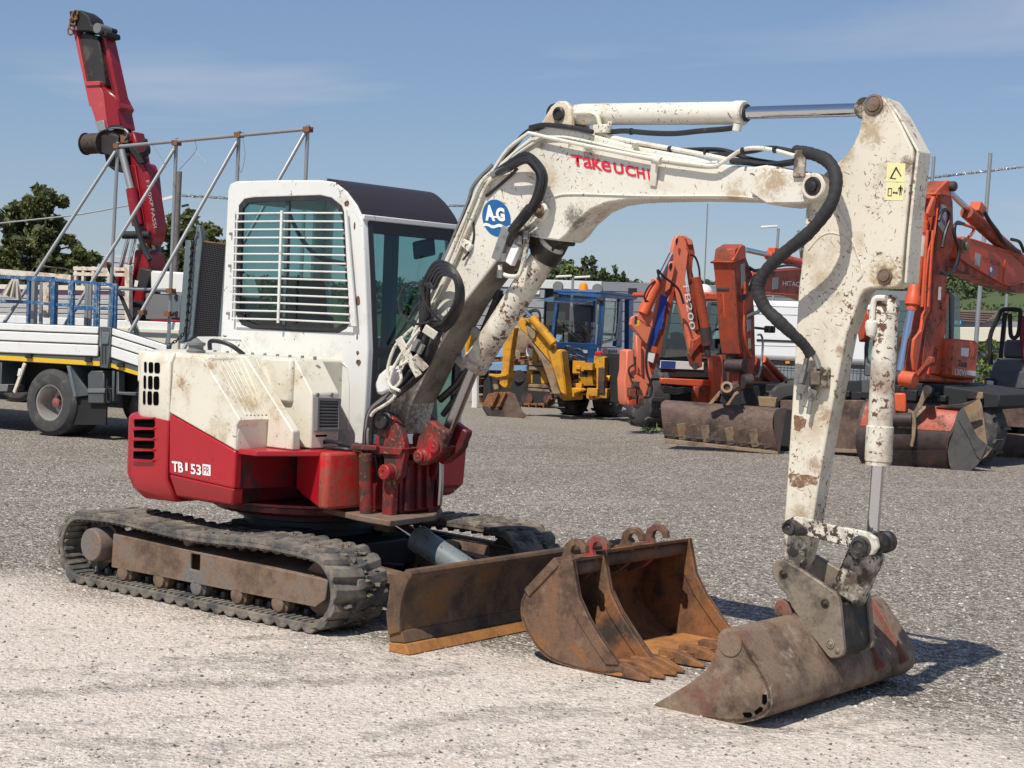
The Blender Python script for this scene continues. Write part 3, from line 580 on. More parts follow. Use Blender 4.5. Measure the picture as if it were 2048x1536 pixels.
for t in (.1, .38, .60, .86):
    b = MB(); a, c = q0.lerp(q1, t), q3.lerp(q2, t); b.bar(a+V(.012, 0, .02), c+V(.012, 0, -.03), .03, .03, (1, 0, 0)); b.build('post_rib', m_redoil_shade, EX, bevel=.006)
b = MB(); pl = [U.Z(*q, .60) for q in ((715, 1030), (780, 1041), (868, 1030), (884, 1016))]; b.prism(pl+[pl[3]+V(-.5, .05, 0), pl[0]+V(-.4, .1, 0)], (0, 0, -.035)); b.build('swing_base', m_steel, EX, bevel=.006)
tp_ = ys(z7([(0, 430), (320, 460), (665, 490), (640, 580), (180, 555), (180, 480), (40, 500)]), -.38); b = MB(); b.prism(tp_, (0, .34, 0)); b.build('swing_top_plate', m_redworn, EX, bevel=.006)
c_ = [U.X(731, 908, .90), U.X(733, 1030, .90)]; b = MB(); b.cyl(c_[0], c_[1], .038, 20); b.build('swing_pin', m_redworn, EX)
for px, py, r, ln, mt in ((768, 842, .047, .03, m_blk), (780, 944, .044, .05, m_redworn)):
    p = U.Y(px, py, -.37); b = MB(); b.lathe(p+V(0, .04, 0), (0, -1, 0), [(0, 0), (0, r*1.15), (.035, r*1.15), (.04, r), (.04+ln, r), (.045+ln, r*.9), (.045+ln, r*.3), (.04+ln, r*.28), (.04+ln, 0)]); b.build('pin', mt, EX)
p = U.Y(763, 881, -.3615); b = MB(); b.prism([p+V(.022*math.cos(a*.63), 0, .033*math.sin(a*.63)) for a in range(10)], (0, .001, 0)); b.build('bracket_hole', m_ink, EX)
clev = z7([(785, 560), (770, 470), (800, 340), (850, 260), (880, 170), (925, 120), (1000, 150), (1050, 200), (1160, 270), (1150, 330), (1110, 420), (1100, 480), (1050, 560), (900, 690), (840, 710), (790, 670)])
P = ys(clev, -.31)
for dy, mt in ((0, m_redworn), (.17, m_redoil_shade)): b = MB(); b.prism([V(q.x+.04, q.y+dy, q.z) for q in P], (0, .06, 0)); b.build('cylinder_clevis', mt, EX, bevel=.012)
b = MB(); b.prism([V(q.x-.0, -.25, q.z) for q in (P[0], P[1], P[2], P[11], P[12], P[13])], (0, .12, 0)); b.build('clevis_block', m_redoil_shade, EX, bevel=.01)
for px, py, r in ((862, 892, .04), (831, 912, .036)):
    p = U.Y(px, py, -.31)+V(.04, 0, 0); b = MB(); b.lathe(p+V(0, .03, 0), (0, -1, 0), [(0, 0), (0, r*1.25), (.036, r*1.25), (.04, r), (.055, r), (.06, r*.8), (.058, r*.3), (.065, 0)]); b.build('pin', m_redworn, EX)
p = U.Y(893, 897, -.10)+V(.04, 0, 0); b = MB(); b.lathe(p, (0, -1, 0), [(0, 0), (0, .05), (.06, .05), (.07, .035), (.1, .035), (.1, .02), (.13, .02), (.13, 0)]); b.build('pin', m_grime, EX)
# ------------------------------------------------------------------ boom
z3 = lambda pts: zoomed(pts, 920, 180, .24414); z4 = lambda pts: zoomed(pts, 720, 380, .32552); z5 = lambda pts: zoomed(pts, 1380, 170, .306)
lowL = [(945, 392), (889, 517), (838, 632), (806, 715), (782, 785)]
boom = [(778, 850), (782, 785)]+lowL[::-1][1:]+[(958, 372), (985, 338), (1030, 298), (1062, 272), (1080, 258), (1100, 251), (1160, 262), (1262, 290), (1380, 312), (1440, 328), (1505, 334), (1532, 329), (1590, 338), (1628, 348), (1650, 362), (1652, 384), (1636, 400), (1612, 406), (1560, 411), (1533, 408), (1520, 400), (1380, 397), (1260, 399), (1213, 406), (1180, 420), (1150, 446), (1132, 470), (1118, 482), (1075, 476), (1045, 470), (1020, 480), (997, 517), (930, 603), (868, 712), (822, 806), (806, 870)]
BP = ys(boom, YB0)
b = MB(); b.prism(BP, (0, YB1-YB0, 0)); b.build('boom', m_boom, EX, bevel=.010, seg=2, sharp=25)
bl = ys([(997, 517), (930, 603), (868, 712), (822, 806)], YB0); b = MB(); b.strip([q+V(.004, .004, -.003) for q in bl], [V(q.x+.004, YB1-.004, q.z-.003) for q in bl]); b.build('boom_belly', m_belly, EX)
# weld-on flange lips along the under edge and end doubler plate
lip = bez([U.Y(*q, YB0-.002) for q in ((1060, 440), (1082, 408), (1110, 393), (1150, 388), (1300, 392), (1440, 392), (1518, 396))], 6)
b = MB(); b.tube(lip, .007, 6); b.build('boom_seam', m_boom, EX)
b = MB(); b.prism(ys([(1540, 336), (1590, 341), (1630, 350), (1650, 364), (1651, 384), (1634, 399), (1600, 406), (1533, 407), (1500, 385), (1508, 350)], YB0-.022), (0, .02, 0)); b.build('boom_end_plate', m_boom, EX, bevel=.006)
for px, py, r, y, mt in ((1632, 374, .062, YB0-.022, m_arm), (1086, 424, .05, YB0, m_boom)):
    p = U.Y(px, py, y); b = MB(); b.lathe(p+V(0, .03, 0), (0, -1, 0), [(0, 0), (0, r), (.055, r), (.062, r*.9), (.062, r*.72), (.05, r*.7), (.05, 0)]); b.build('boom_boss', mt, EX)
    b = MB(); b.lathe(p-V(0, .015, 0), (0, -1, 0), [(0, 0), (0, r*.68), (.012, r*.68), (.016, r*.6), (.016, r*.38), (.026, r*.36), (.03, r*.2), (.03, 0)]); b.build('pin', m_grime if r > .055 else m_steel, EX)
top = ys([(1070, 262), (1086, 240), (1102, 213), (1116, 202), (1131, 202), (1141, 216), (1143, 248), (1146, 266)], YB0+.02)
for dy in (0, .13): b = MB(); b.prism([q+V(0, dy, 0) for q in top], (0, .03, 0)); b.build('boom_top_lug', paint('rust streaked white paint', (.66, .60, .48), .45, dirt=((.33, .17, .07), .8, 9), chips=(BRN, 1.0, 24)), EX, bevel=.006)
p = U.Y(1119, 228, YB0+.02); b = MB(); b.lathe(p+V(0, .01, 0), (0, -1, 0), [(0, 0), (0, .036), (.025, .036), (.03, .03), (.03, .022), (.022, .02), (.022, 0)]); b.build('pin', m_blk, EX)
# black greasy cradle below the knuckle where the boom cylinder is pinned
gr = ys(z3([(470, 1170), (520, 1080), (640, 1070), (740, 1090), (800, 1010), (900, 940), (1000, 900), (1150, 890), (1060, 960), (960, 1030), (890, 1110), (850, 1190), (830, 1270), (780, 1270), (740, 1350), (640, 1380), (560, 1300), (540, 1200)]), YB0+.05)
b = MB(); b.prism(gr, (0, .12, 0)); b.build('cylinder_cradle', m_grime, EX, bevel=.008)
# boom cylinder
ya = -.18
h0, h1 = U.Y(1106, 486, ya), U.Y(948, 733, ya); rod0 = U.Y(884, 893, ya)
d = (h1-h0).normalized()
b = MB(); L_ = (h1-h0).length
b.lathe(h0, d, [(0, 0), (0, .066), (.03, .078), (.08, .078), (.085, .072), (L_-.05, .072), (L_-.045, .078), (L_, .078), (L_+.004, .045), (L_+.004, 0)], 28); b.build('boom_cylinder', m_barrel, EX)
b = MB(); b.cyl(h0+d*.02, h0+d*.10, .084, 24); b.build('cylinder_collar', m_grime, EX)
b = MB(); b.cyl(h1, rod0, .036, 20); b.build('boom_cylinder_rod', m_dkrod, EX)
b = MB(); b.lathe(rod0+V(0, -.09, 0), (0, 1, 0), [(0, 0), (0, .055), (.18, .055), (.18, 0)]); b.build('rod_eye', m_grime, EX)
# arm cylinder on top
h0, h1 = U.Y(1150, 229, ya), U.Y(1488, 226, ya); r1 = U.Y(1738, 219, ya); d = (h1-h0).normalized(); L_ = (h1-h0).length
b = MB(); b.lathe(h0, d, [(0, 0), (0, .040), (.015, .052), (.05, .0555), (L_-.05, .0555), (L_-.048, .060), (L_, .060), (L_+.006, .054), (L_+.006, .035), (L_+.012, .035), (L_+.012, 0)], 28); b.build('arm_cylinder', m_boom, EX)
b = MB(); b.lathe(U.Y(1119, 228, ya)+V(0, -.055, 0), (0, 1, 0), [(0, 0), (0, .05), (.11, .05), (.11, 0)]); b.bar(U.Y(1119, 228, ya), h0, .07, .07); b.build('cylinder_eye', m_grime, EX, bevel=.006)
b = MB(); b.cyl(h1+d*.012, h1+d*.02, .042, 20); b.build('gland_ring', m_blk, EX)
b = MB(); b.cyl(h1, r1, .031, 24); b.build('arm_cylinder_rod', m_chrome, EX)
b = MB(); b.lathe(r1+V(0, -.05, 0), (0, 1, 0), [(0, 0), (0, .05), (.1, .05), (.1, 0)]); b.build('rod_eye', m_grimy, EX)
def hose(pts, r, mt, name='hose', y=None, n=8, seg=8, k=8):
    b = MB(); b.tube(bez([U.Y(q[0], q[1], q[2] if len(q) > 2 else y) for q in pts], seg), r, k); return b.build(name, mt, EX)
# ------------------------------------------------------------------ arm
YA0, YA1 = -.25, -.135
arm = [(1568, 1042), (1575, 940), (1587, 755), (1597, 576), (1600, 552), (1607, 490), (1611, 421), (1620, 385), (1650, 345), (1680, 321), (1693, 309), (1706, 289), (1717, 266), (1723, 240), (1722, 214), (1729, 199), (1741, 191), (1756, 190), (1769, 197), (1778, 208), (1800, 246), (1824, 296), (1826, 310), (1818, 380), (1808, 476), (1802, 560), (1795, 572), (1785, 576), (1741, 576), (1728, 580), (1720, 592), (1704, 640), (1692, 668), (1675, 755), (1656, 853), (1640, 944), (1626, 1035), (1616, 1085), (1606, 1122), (1590, 1150), (1566, 1120)]
AP = ys(arm, YA0)
b = MB(); b.prism(AP, (0, YA1-YA0, 0)); b.build('arm', m_arm, EX, bevel=.008, sharp=25)
fe = [(1770, 197), (1795, 232), (1827, 292), (1833, 302), (1824, 380), (1815, 470), (1808, 566)]
FE = U.YS(fe, YA0-.0)
b = MB(); rows = []
for q in FE: rows.append([V(q.x-.004, YA0+.006, q.z), V(q.x+.010, YA0+.006, q.z), V(q.x+.010, YA1+.012, q.z), V(q.x-.004, YA1+.012, q.z)])
b.loft(rows); b.build('arm_flange', m_arm, EX, bevel=.004)
hose([(1672, 413), (1690, 446), (1712, 500), (1722, 530), (1724, 548), (1716, 560)], .007, m_arm, 'arm_seam', YA0-.001, k=6)
hose([(1616, 500), (1640, 474), (1664, 466), (1690, 475), (1706, 494)], .004, m_arm, 'arm_seam', YA0, k=6)
for px, py, r in ((1748, 209, .046), (1770, 552, .036)):
    p = U.Y(px, py, YA0); b = MB(); b.lathe(p+V(0, .02, 0), (0, -1, 0), [(0, 0), (0, r), (.028, r), (.03, r*.8), (.026, r*.75), (.034, r*.68), (.036, 0)]); b.build('pin', m_steel, EX)
# bare brown patches on the arm
for pts in ([(1579, 946), (1634, 953), (1634, 972), (1624, 967), (1600, 976), (1578, 970)], [(1588, 830), (1604, 832), (1613, 840), (1610, 852), (1598, 862), (1588, 860)]):
    c = sum((V(a, b_, 0) for a, b_ in pts), Vector())/len(pts); q = []
    for i in range(len(pts)):
        a, b_ = V(*pts[i], 0), V(*pts[(i+1) % len(pts)], 0)
        for t in range(6): m = a.lerp(b_, t/6); q.append((m.x+random.uniform(-1.6, 1.6), m.y+random.uniform(-1.6, 1.6)))
    b = MB(); b.prism(ys(q, YA0-.0012), (0, .001, 0)); b.build('bare_patch', rusty('bare brown steel', ((.13, .07, .04), (.22, .12, .07), (.33, .24, .15), (.6, .54, .42), .35), 30), EX)
# bucket cylinder
h0, h1 = U.Y(1774, 590, ya), U.Y(1756, 930, ya); r1 = U.Y(1745, 1075, ya); d = (h1-h0).normalized(); L_ = (h1-h0).length
b = MB(); b.lathe(h0, d, [(0, 0), (0, .042), (.02, .056), (.08, .060), (.085, .056), (L_-.18, .056), (L_-.175, .062), (L_-.02, .062), (L_-.015, .058), (L_, .058), (L_, 0)], 28); b.build('bucket_cylinder', m_barrel, EX)
b = MB(); b.lathe(U.Y(1770, 552, -.22), (0, 1, 0), [(0, 0), (0, .045), (.09, .045), (.09, 0)]); b.build('cylinder_eye', m_grime, EX)
b = MB(); b.cyl(h1, r1, .029, 20); b.build('bucket_cylinder_rod', m_chrome, EX)
b = MB(); b.lathe(U.Y(1744, 1088, -.25), (0, 1, 0), [(0, 0), (0, .050), (.05, .052), (.06, .042), (.10, .042), (.11, .052), (.15, .050), (.15, 0)]); b.build('link_boss', m_grime, EX)
b = MB(); b.tube(bez(ys([(1772, 596), (1752, 597), (1746, 612), (1744, 640), (1742, 660)], -.245), 6), .014, 10); b.lathe(U.Y(1743, 640, -.245), (0, 0, -1), [(0, 0), (0, .018), (.01, .026), (.03, .028), (.05, .024), (.07, .02), (.08, 0)]); b.build('cylinder_port', m_boom, EX)
# linkage
m_linkp = paint('scuffed white link paint', (.66, .62, .53), .45, dirt=((.10, .075, .05), .8, 10), chips=((.05, .035, .025), 1.5, 14))
m_pin = paint('greasy pin steel', (.10, .095, .09), .45, .6, var=.3, dirt=((.02, .016, .012), .9, 22))
for y in (YA0-.055, YA1+.03):
    lk = ys([(1570, 1052), (1574, 1040), (1586, 1033), (1600, 1034), (1660, 1050), (1735, 1064), (1752, 1076), (1756, 1096), (1745, 1110), (1728, 1112), (1690, 1092), (1610, 1072), (1586, 1072), (1574, 1066)], y)
    b = MB(); b.prism(lk, (0, .028, 0)); b.build('guide_link', m_linkp, EX, bevel=.006)
for px, py, r in ((1581, 1055, .032), (1722, 1093, .042)):
    p = U.Y(px, py, YA0-.055); b = MB(); b.lathe(p+V(0, .02, 0), (0, -1, 0), [(0, 0), (0, r*1.2), (.025, r*1.2), (.03, r), (.045, r), (.048, r*.7), (.04, r*.6), (.04, r*.3), (.046, 0)]); b.build('pin', m_pin, EX)
    b = MB(); b.cyl(p+V(0, .02, 0), p+V(0, .25, 0), r, 16); b.build('pin', m_grime, EX)
b = MB(); b.prism(ys(zoomed([(880, 200), (910, 180), (960, 190), (1020, 235), (1030, 265), (990, 270), (920, 268), (885, 250)], 1280, 980, .32544), YA0-.062), (0, .008, 0)); b.build('link_plate', m_grime, EX, bevel=.003)
b = MB(); b.bar(U.Y(1738, 1096, ya), U.Y(1694, 1196, ya), .16, .075, (0, 1, 0)); b.build('bucket_link', m_grimy, EX, bevel=.014)
# ------------------------------------------------------------------ coupler
z6 = lambda pts: zoomed(pts, 1280, 980, .32544)
cp = z6([(806, 480), (815, 455), (845, 432), (890, 432), (960, 472), (1060, 535), (1190, 625), (1216, 660), (1226, 700), (1252, 980), (1245, 1015), (1215, 1032), (1172, 1038), (1150, 1020), (1040, 880), (965, 770), (930, 720), (900, 650), (850, 590), (818, 540)])
for y, mt in ((-.325, m_plate), (-.045, m_plate)): b = MB(); b.prism(ys(cp, -.325) if y < -.3 else [q+V(0, .28, 0) for q in ys(cp, -.325)], (0, .03, 0)); b.build('coupler_plate', mt, EX, bevel=.006)
c3 = ys(cp, -.30); b = MB(); b.prism([c3[8], c3[9], c3[11], c3[13], c3[15]], (0, .26, 0)); b.build('coupler_body', m_grime, EX, bevel=.01)
for px, py, r, dk_ in ((882, 515, .022, 1), (1138, 695, .022, 1), (1170, 945, .022, 0), (1213, 990, .012, 0)):
    p = U.Y(*z6([(px, py)])[0], -.325); b = MB(); b.lathe(p+V(0, .01, 0), (0, -1, 0), [(0, 0), (0, r), (.014, r), (.016, r*.7), (.012, r*.6), (.018, r*.3), (.018, 0)], 16); b.build('pin', m_grime if dk_ else m_plate, EX)
# ------------------------------------------------------------------ ditching bucket on the arm
YD0, YD1 = -.86, .50
side = z6([(85, 1318), (180, 1262), (300, 1190), (400, 1110), (450, 1030), (475, 960), (495, 895), (520, 865), (552, 855), (585, 862), (612, 885), (640, 930), (700, 1030), (760, 1130), (798, 1205), (814, 1290), (806, 1345), (770, 1385), (720, 1412), (600, 1436), (480, 1430), (330, 1408), (200, 1372), (110, 1345)])
D = ys(side, YD0)
for y in (YD0, YD1-.022): b = MB(); b.prism([V(q.x, y, q.z) for q in D], (0, .022, 0)); b.build('bucket_side', m_dbk, EX, bevel=.005, label='worn grey brown near cheek of the ditching bucket with three slots' if y == YD0 else None)
cen = sum(D, Vector())/len(D)
o_ = bez([D[i] for i in (9, 10, 11, 12, 13, 14, 15, 16, 17, 18, 19, 20, 21, 22, 23, 0)], 4); i_ = [q+(cen-q).normalized()*min(.022, (cen-q).length*.3) for q in o_]
b = MB(); n = len(o_)
b.prism(o_+i_[::-1], (0, YD1-YD0, 0)); ob = b.build('bucket_shell', m_dbk, EX, sharp=22)
p = U.Y(*z6([(555, 935)])[0], YD0); b = MB(); b.cyl(p+V(0, -.006, 0), p+V(0, YD1-YD0, 0), .062, 24); b.build('bucket_top_tube', m_dbk, EX)
for pts in ([(752, 1255), (778, 1258), (782, 1300), (765, 1322), (750, 1310)], [(700, 1362), (738, 1330), (756, 1340), (752, 1358), (712, 1384)], [(628, 1368), (680, 1366), (690, 1380), (682, 1398), (640, 1396)]):
    b = MB(); b.prism(ys(z6(pts), YD0-.0012), (0, .001, 0)); b.build('drain_slot', m_void, EX)
for dy in (0, .36):
    ear = [q+V(0, dy, 0) for q in ys(z6([(822, 735), (832, 690), (865, 672), (900, 690), (925, 740), (935, 790), (1010, 880), (1150, 1050), (1140, 1075), (1080, 1060), (1000, 940), (900, 820), (872, 800), (870, 760), (850, 740)]), -.30+.0)]
    b = MB(); b.prism(ear, (0, .03, 0)); b.build('bucket_ear', rusty('red brown painted steel', ((.12, .05, .035), (.21, .10, .075), (.27, .17, .12), (.30, .06, .05), .3), 4), EX, bevel=.004)
pp = U.Y(*z6([(850, 740)])[0], -.30); b = MB(); b.cyl(pp, pp+V(0, .39, 0), .024, 12); b.build('bucket_pin', m_bucket, EX)
for k in range(2):
    y = .10+.24*k; g0 = o_[6]; g1 = o_[26]; b = MB(); b.bar(V(g0.x-.015, y, g0.z+.025), V(g1.x+.02, y, g1.z+.02), .02, .06, (0, 0, 1)); b.build('bucket_gusset', rusty('faded red painted steel', ((.14, .06, .045), (.22, .10, .07), (.28, .18, .13), (.30, .07, .06), .35), 4), EX, bevel=.004)
# ------------------------------------------------------------------ pipes and hoses on the boom
YP = YB0-.03
hose([(782, 800, -.34), (800, 735, -.34), (840, 640, -.31), (890, 535, -.31), (940, 415, -.30), (957, 375, -.30), (968, 358, -.30), (984, 345, -.31)], .011, m_boom, 'pipe')
hose([(793, 790, -.33), (812, 728, -.33), (852, 640, -.30), (902, 535, -.30), (952, 420, -.30), (966, 385, -.30), (980, 362, -.30), (1000, 345, -.31)], .011, m_boom, 'pipe')
hose([(845, 640, -.27), (895, 530, -.26), (945, 405, -.26), (1000, 330, -.26), (1050, 268, -.26), (1090, 253, -.27)], .015, m_hose)
hose([(832, 640, -.25), (884, 530, -.25), (934, 410, -.25), (948, 370, -.25), (985, 330, -.25)], .011, m_fit, 'pipe')
hose([(984, 345), (1015, 300), (1052, 270), (1062, 267), (1100, 276), (1200, 297), (1300, 316), (1380, 327), (1425, 332), (1446, 324), (1480, 302), (1510, 296), (1545, 300), (1590, 312)], .0105, m_boom, 'pipe', -.315, seg=10)
hose([(1000, 345), (1030, 312), (1066, 287), (1085, 277), (1120, 274), (1160, 280), (1250, 300), (1330, 316), (1400, 325), (1436, 325)], .0085, m_boom, 'pipe', -.29, seg=10)
hose([(1060, 258), (1110, 256), (1180, 266), (1262, 283), (1340, 297), (1420, 312), (1465, 322)], .0125, m_boom, 'pipe', -.22, seg=10)
hose([(1350, 300), (1420, 310), (1500, 303), (1540, 296), (1590, 304), (1640, 318)], .012, m_hose, y=-.21)
hose([(1262, 292), (1350, 300), (1440, 300), (1500, 318), (1560, 328)], .012, m_hose, y=-.17)
hose([(1462, 322), (1500, 325), (1540, 330), (1600, 322)], .016, m_hose, y=-.24)
hose([(1060, 255), (1085, 250), (1110, 251), (1150, 256), (1185, 264)], .013, m_hose, y=-.30)
hose([(1195, 252), (1215, 263), (1250, 262), (1300, 266), (1350, 267), (1400, 262), (1450, 258), (1474, 254)], .0135, m_hose, y=-.21)
hose([(1150, 226), (1175, 226), (1192, 230), (1198, 242), (1200, 254)], .012, m_boom, 'pipe', -.245)
b = MB(); b.obox(U.Y(1205, 258, -.23), (.045, 0, 0), (0, .025, 0), (0, 0, .022)); b.cyl(U.Y(1214, 262, -.25), U.Y(1221, 244, -.26), .012, 8); b.build('port_block', m_boom, EX, bevel=.004)
b = MB(); b.cyl(U.Y(1476, 248, -.21), U.Y(1473, 262, -.21), .022, 12); b.build('port_block', m_boom, EX)
for px, py, px2, py2 in ((1310, 316, 1306, 372), (1268, 284, 1272, 296)): b = MB(); b.bar(U.Y(px, py, YB0-.03), U.Y(px2, py2, YB0-.006), .04, .010, (0, 1, 0)); b.build('pipe_bracket', m_boom, EX, bevel=.003)
b = MB(); b.cyl(U.Y(1310, 318, -.325), U.Y(1322, 322, -.325), .020, 12); b.build('pipe_clamp', m_boom, EX)
for px, py, y in ((1184, 268, -.235), (1262, 263, -.21), (1340, 299, -.23), (1412, 305, -.22), (1486, 302, -.322), (1550, 299, -.325)):
    b = MB(); c = U.Y(px, py, y); b.cyl(c-V(.006, 0, 0), c+V(.006, 0, 0), .018, 10); b.build('cable_tie', m_hose, EX)
b = MB(); b.bar(U.Y(1602, 300, -.30), U.Y(1598, 355, -.31), .06, .016, (0, 1, 0)); b.build('hose_bracket', m_grimy, EX, bevel=.004)
# hose loop over the knuckle
for k, (dy, off) in enumerate(((0, 0), (-.03, 7), (.02, 13))):
    hose([(985+off*.3, 350, -.31), (1015, 328+off, -.33+dy), (1050, 309+off*1.1, -.36+dy), (1076-off*.6, 326+off*.8, -.37+dy), (1090-off, 356, -.38+dy), (1080-off, 398, -.37+dy), (1056-off*.8, 432, -.35+dy), (1030-off*.5, 462, -.33+dy), (1018, 490, -.31)], .0165-.002*k, m_hose, seg=10)
b = MB(); b.cyl(U.Y(1060, 416, -.39), U.Y(1024, 462, -.34), .027, 12); b.build('hose_sleeve', m_sleeve, EX)
b = MB(); b.cyl(U.Y(985, 350, -.315), U.Y(1013, 336, -.325), .02, 8); b.cyl(U.Y(1000, 343, -.33), U.Y(1016, 338, -.34), .017, 8); b.build('pipe_fitting', m_fit, EX)
hose([(972, 392, -.29), (990, 378, -.285), (1020, 352, -.29), (1034, 338, -.31)], .009, m_hose)
hose([(944, 430, -.29), (948, 470, -.285), (940, 500, -.29), (926, 520, -.30)], .006, m_blk, 'cable')
b = MB(); b.obox(U.Y(934, 490, -.295), (.012, 0, .018), (0, .012, 0), (.03, 0, -.02)); b.build('work_light_bracket', m_boom, EX, bevel=.003)
# valve block by the knuckle
b = MB(); b.bar(U.Y(1016, 455, -.31), U.Y(994, 520, -.31), .035, .06, (1, 0, 0)); b.build('valve_block', paint('grey valve casting', (.28, .29, .28), .5, .5, dirt=((.08, .06, .05), .5, 12)), EX, bevel=.004)
b = MB(); b.bar(U.Y(1036, 490, -.30), U.Y(1020, 528, -.30), .035, .05, (1, 0, 0)); b.build('valve_cap', m_wht, EX, bevel=.004)
hose([(1056, 466), (1052, 500), (1042, 540), (1034, 552), (1016, 552), (1002, 545), (1000, 530)], .012, m_boom, 'pipe', -.30)
for px, py in ((1000, 548), (1007, 515), (1024, 470), (1052, 470), (1040, 480)): b = MB(); c = U.Y(px, py, -.32); b.cyl(c-V(0, 0, .022), c+V(0, 0, .022), .017, 6); b.build('hose_fitting', m_fit, EX)
# coiled spare hoses tied at the middle of the boom
rr_ = random.Random(3)
for k in range(5):
    cx_, cy_ = 884+rr_.uniform(-6, 10), 592+rr_.uniform(-4, 10); rx, ry = 36+k*3.0-rr_.uniform(0, 9), 62-k*6+rr_.uniform(-4, 4); pts = []
    for t in range(15):
        a = -2.5+t*.36
        pts.append((cx_+rx*math.cos(a-.0)*(1 if a < 1.4 else .8), cy_+ry*math.sin(a), -.36-.02*k-.02*math.sin(t)))
    pts = [(842+4*k, 655-5*k, -.36)]+[(848-rr_.uniform(0, 8)+k*3, 585-k*4, -.36-.02*k)]+[(q[0], q[1], q[2]) for q in [(852+k*4, 556+k*5, -.38-.02*k), (872+k*3, 526+k*6, -.40-.02*k), (900+k*2, 532+k*6, -.41-.02*k), (922-k*2, 566+k*4, -.41-.02*k), (924-k*4, 606+k, -.40-.02*k), (908-k*5, 642, -.38-.01*k), (888-k*5, 662-k*2, -.36)]]
    hose(pts, .0135-.0005*k, m_hose, seg=8)
hose([(892, 652, -.36), (860, 620, -.42), (846, 590, -.44), (836, 568, -.43), (816, 568, -.42), (801, 590, -.42), (800, 618, -.42), (812, 640, -.42), (836, 648, -.41), (860, 644, -.38)], .008, m_hose, seg=8)
b = MB(); b.cyl(U.Y(846, 640, -.30), U.Y(880, 636, -.33), .022, 12); b.build('hose_stub', m_fit, EX)
# hose bundle running down to the swing post
for k in range(9):
    o1 = k*6.0; rad = rr_.uniform(.010, .0155)
    hose([(846+o1*.8, 648+rr_.uniform(-4, 4), -.34+.01*(k % 3)), (826+o1*.9, 700, -.37+.016*(k % 3)), (802+o1*.85, 750, -.38+.016*(k % 3)), (768+o1*.55, 792, -.38), (738+o1*.30, 822, -.38+.02*(k % 2)), (730+o1*.25, 860, -.37), (728+o1*.3, 890, -.36)], rad, m_hose if k not in (2, 5) else m_fit, seg=7)
hose([(830, 690), (790, 730), (778, 770), (790, 790), (776, 806), (750, 822), (742, 832)], .010, m_boom, 'pipe', -.43)
hose([(838, 660), (800, 712), (780, 760), (786, 776), (802, 760), (800, 735), (815, 722)], .009, m_boom, 'pipe', -.44)
hose([(826, 655), (792, 690), (776, 735), (780, 770), (800, 782)], .009, m_boom, 'pipe', -.45)
b = MB(); b.bar(U.Y(797, 676, -.46), U.Y(838, 752, -.40), .05, .010, (0, 1, 0)); b.build('bracket_strap', m_boom, EX, bevel=.003)
b = MB(); b.bar(U.Y(828, 712, -.45), U.Y(852, 738, -.40), .05, .012, (0, 1, 0)); b.build('bracket_strap', m_boom, EX, bevel=.003)
b = MB(); b.bar(U.Y(848, 656, -.44), U.Y(872, 672, -.40), .05, .012, (0, 1, 0)); b.build('bracket_strap', m_boom, EX, bevel=.003)
b = MB(); b.prism(ys([(748, 768), (756, 748), (776, 730), (798, 740), (800, 772), (782, 782), (764, 790), (752, 790)], -.40), (0, .10, 0)); b.build('lamp_cover', m_cab, EX, bevel=.02)
b = MB(); b.bar(U.Y(828, 698, -.46), U.Y(838, 680, -.46), .02, .02); b.cyl(U.Y(826, 700, -.45), U.Y(836, 680, -.45), .016, 8); b.cyl(U.Y(838, 706, -.45), U.Y(846, 690, -.45), .016, 8); b.build('hose_fitting', m_fit, EX)
# hoses on the shaded underside, between boom and cylinder
hose([(1000, 580), (985, 620), (950, 700), (920, 760), (880, 800)], .022, m_hose, y=-.08); hose([(1010, 590), (990, 640), (958, 710), (930, 770), (886, 830)], .018, m_hose, y=-.06)
b = MB(); b.bar(U.Y(944, 658, -.12), U.Y(962, 672, -.10), .05, .02, (0, 1, 0)); b.build('hose_clamp', m_fit, EX, bevel=.003)
b = MB(); b.bar(U.Y(914, 716, -.12), U.Y(932, 736, -.10), .05, .02, (0, 1, 0)); b.build('hose_clamp', m_fit, EX, bevel=.003)
# small hoses by the swing bracket
hose([(640, 905, -.45), (642, 890, -.46), (655, 883, -.47), (680, 886, -.46), (705, 893, -.42)], .012, m_hose); hose([(641, 912, -.46), (648, 900, -.47), (665, 896, -.47), (690, 898, -.45), (706, 900, -.42)], .012, m_hose)
b = MB(); b.bar(U.Y(700, 894, -.42), U.Y(755, 896, -.40), .03, .03); b.build('pipe_fitting', m_redworn, EX, bevel=.005)
for k in range(3): hose([(752+10*k, 910, -.30), (756+9*k, 950, -.28), (750+10*k, 1000, -.26)], .012, m_hose)
hose([(882, 905, -.06), (882, 960, -.06), (879, 1010, -.06)], .016, m_dkrod, 'guard_rod')
# big sleeved hose swinging past the elbow down to the arm
sl = bez([U.Y(q[0], q[1], q[2]) for q in ((1592, 303, -.25), (1625, 308, -.30), (1655, 322, -.36), (1671, 350, -.40), (1668, 392, -.43), (1648, 430, -.44), (1615, 468, -.44), (1575, 500, -.44), (1542, 530, -.44), (1520, 560, -.44), (1517, 585, -.44), (1530, 615, -.43), (1555, 640, -.42), (1585, 668, -.38), (1608, 690, -.33), (1622, 710, -.30))], 10)
rs = [.030*(1+.035*math.sin(i*1.7)+.04*math.sin(i*.43)) for i in range(len(sl))]; rs = [r*(1 if i < 130 else .85) for i, r in enumerate(rs)]
b = MB(); b.tube(sl, rs, 12); b.build('sleeved_hose', m_sleeve, EX)
hose([(1618, 700, -.30), (1612, 725, -.29), (1608, 745, -.29)], .012, m_fit, 'hose_end'); hose([(1624, 704, -.30), (1634, 722, -.29), (1638, 738, -.29)], .014, m_fit, 'hose_end')
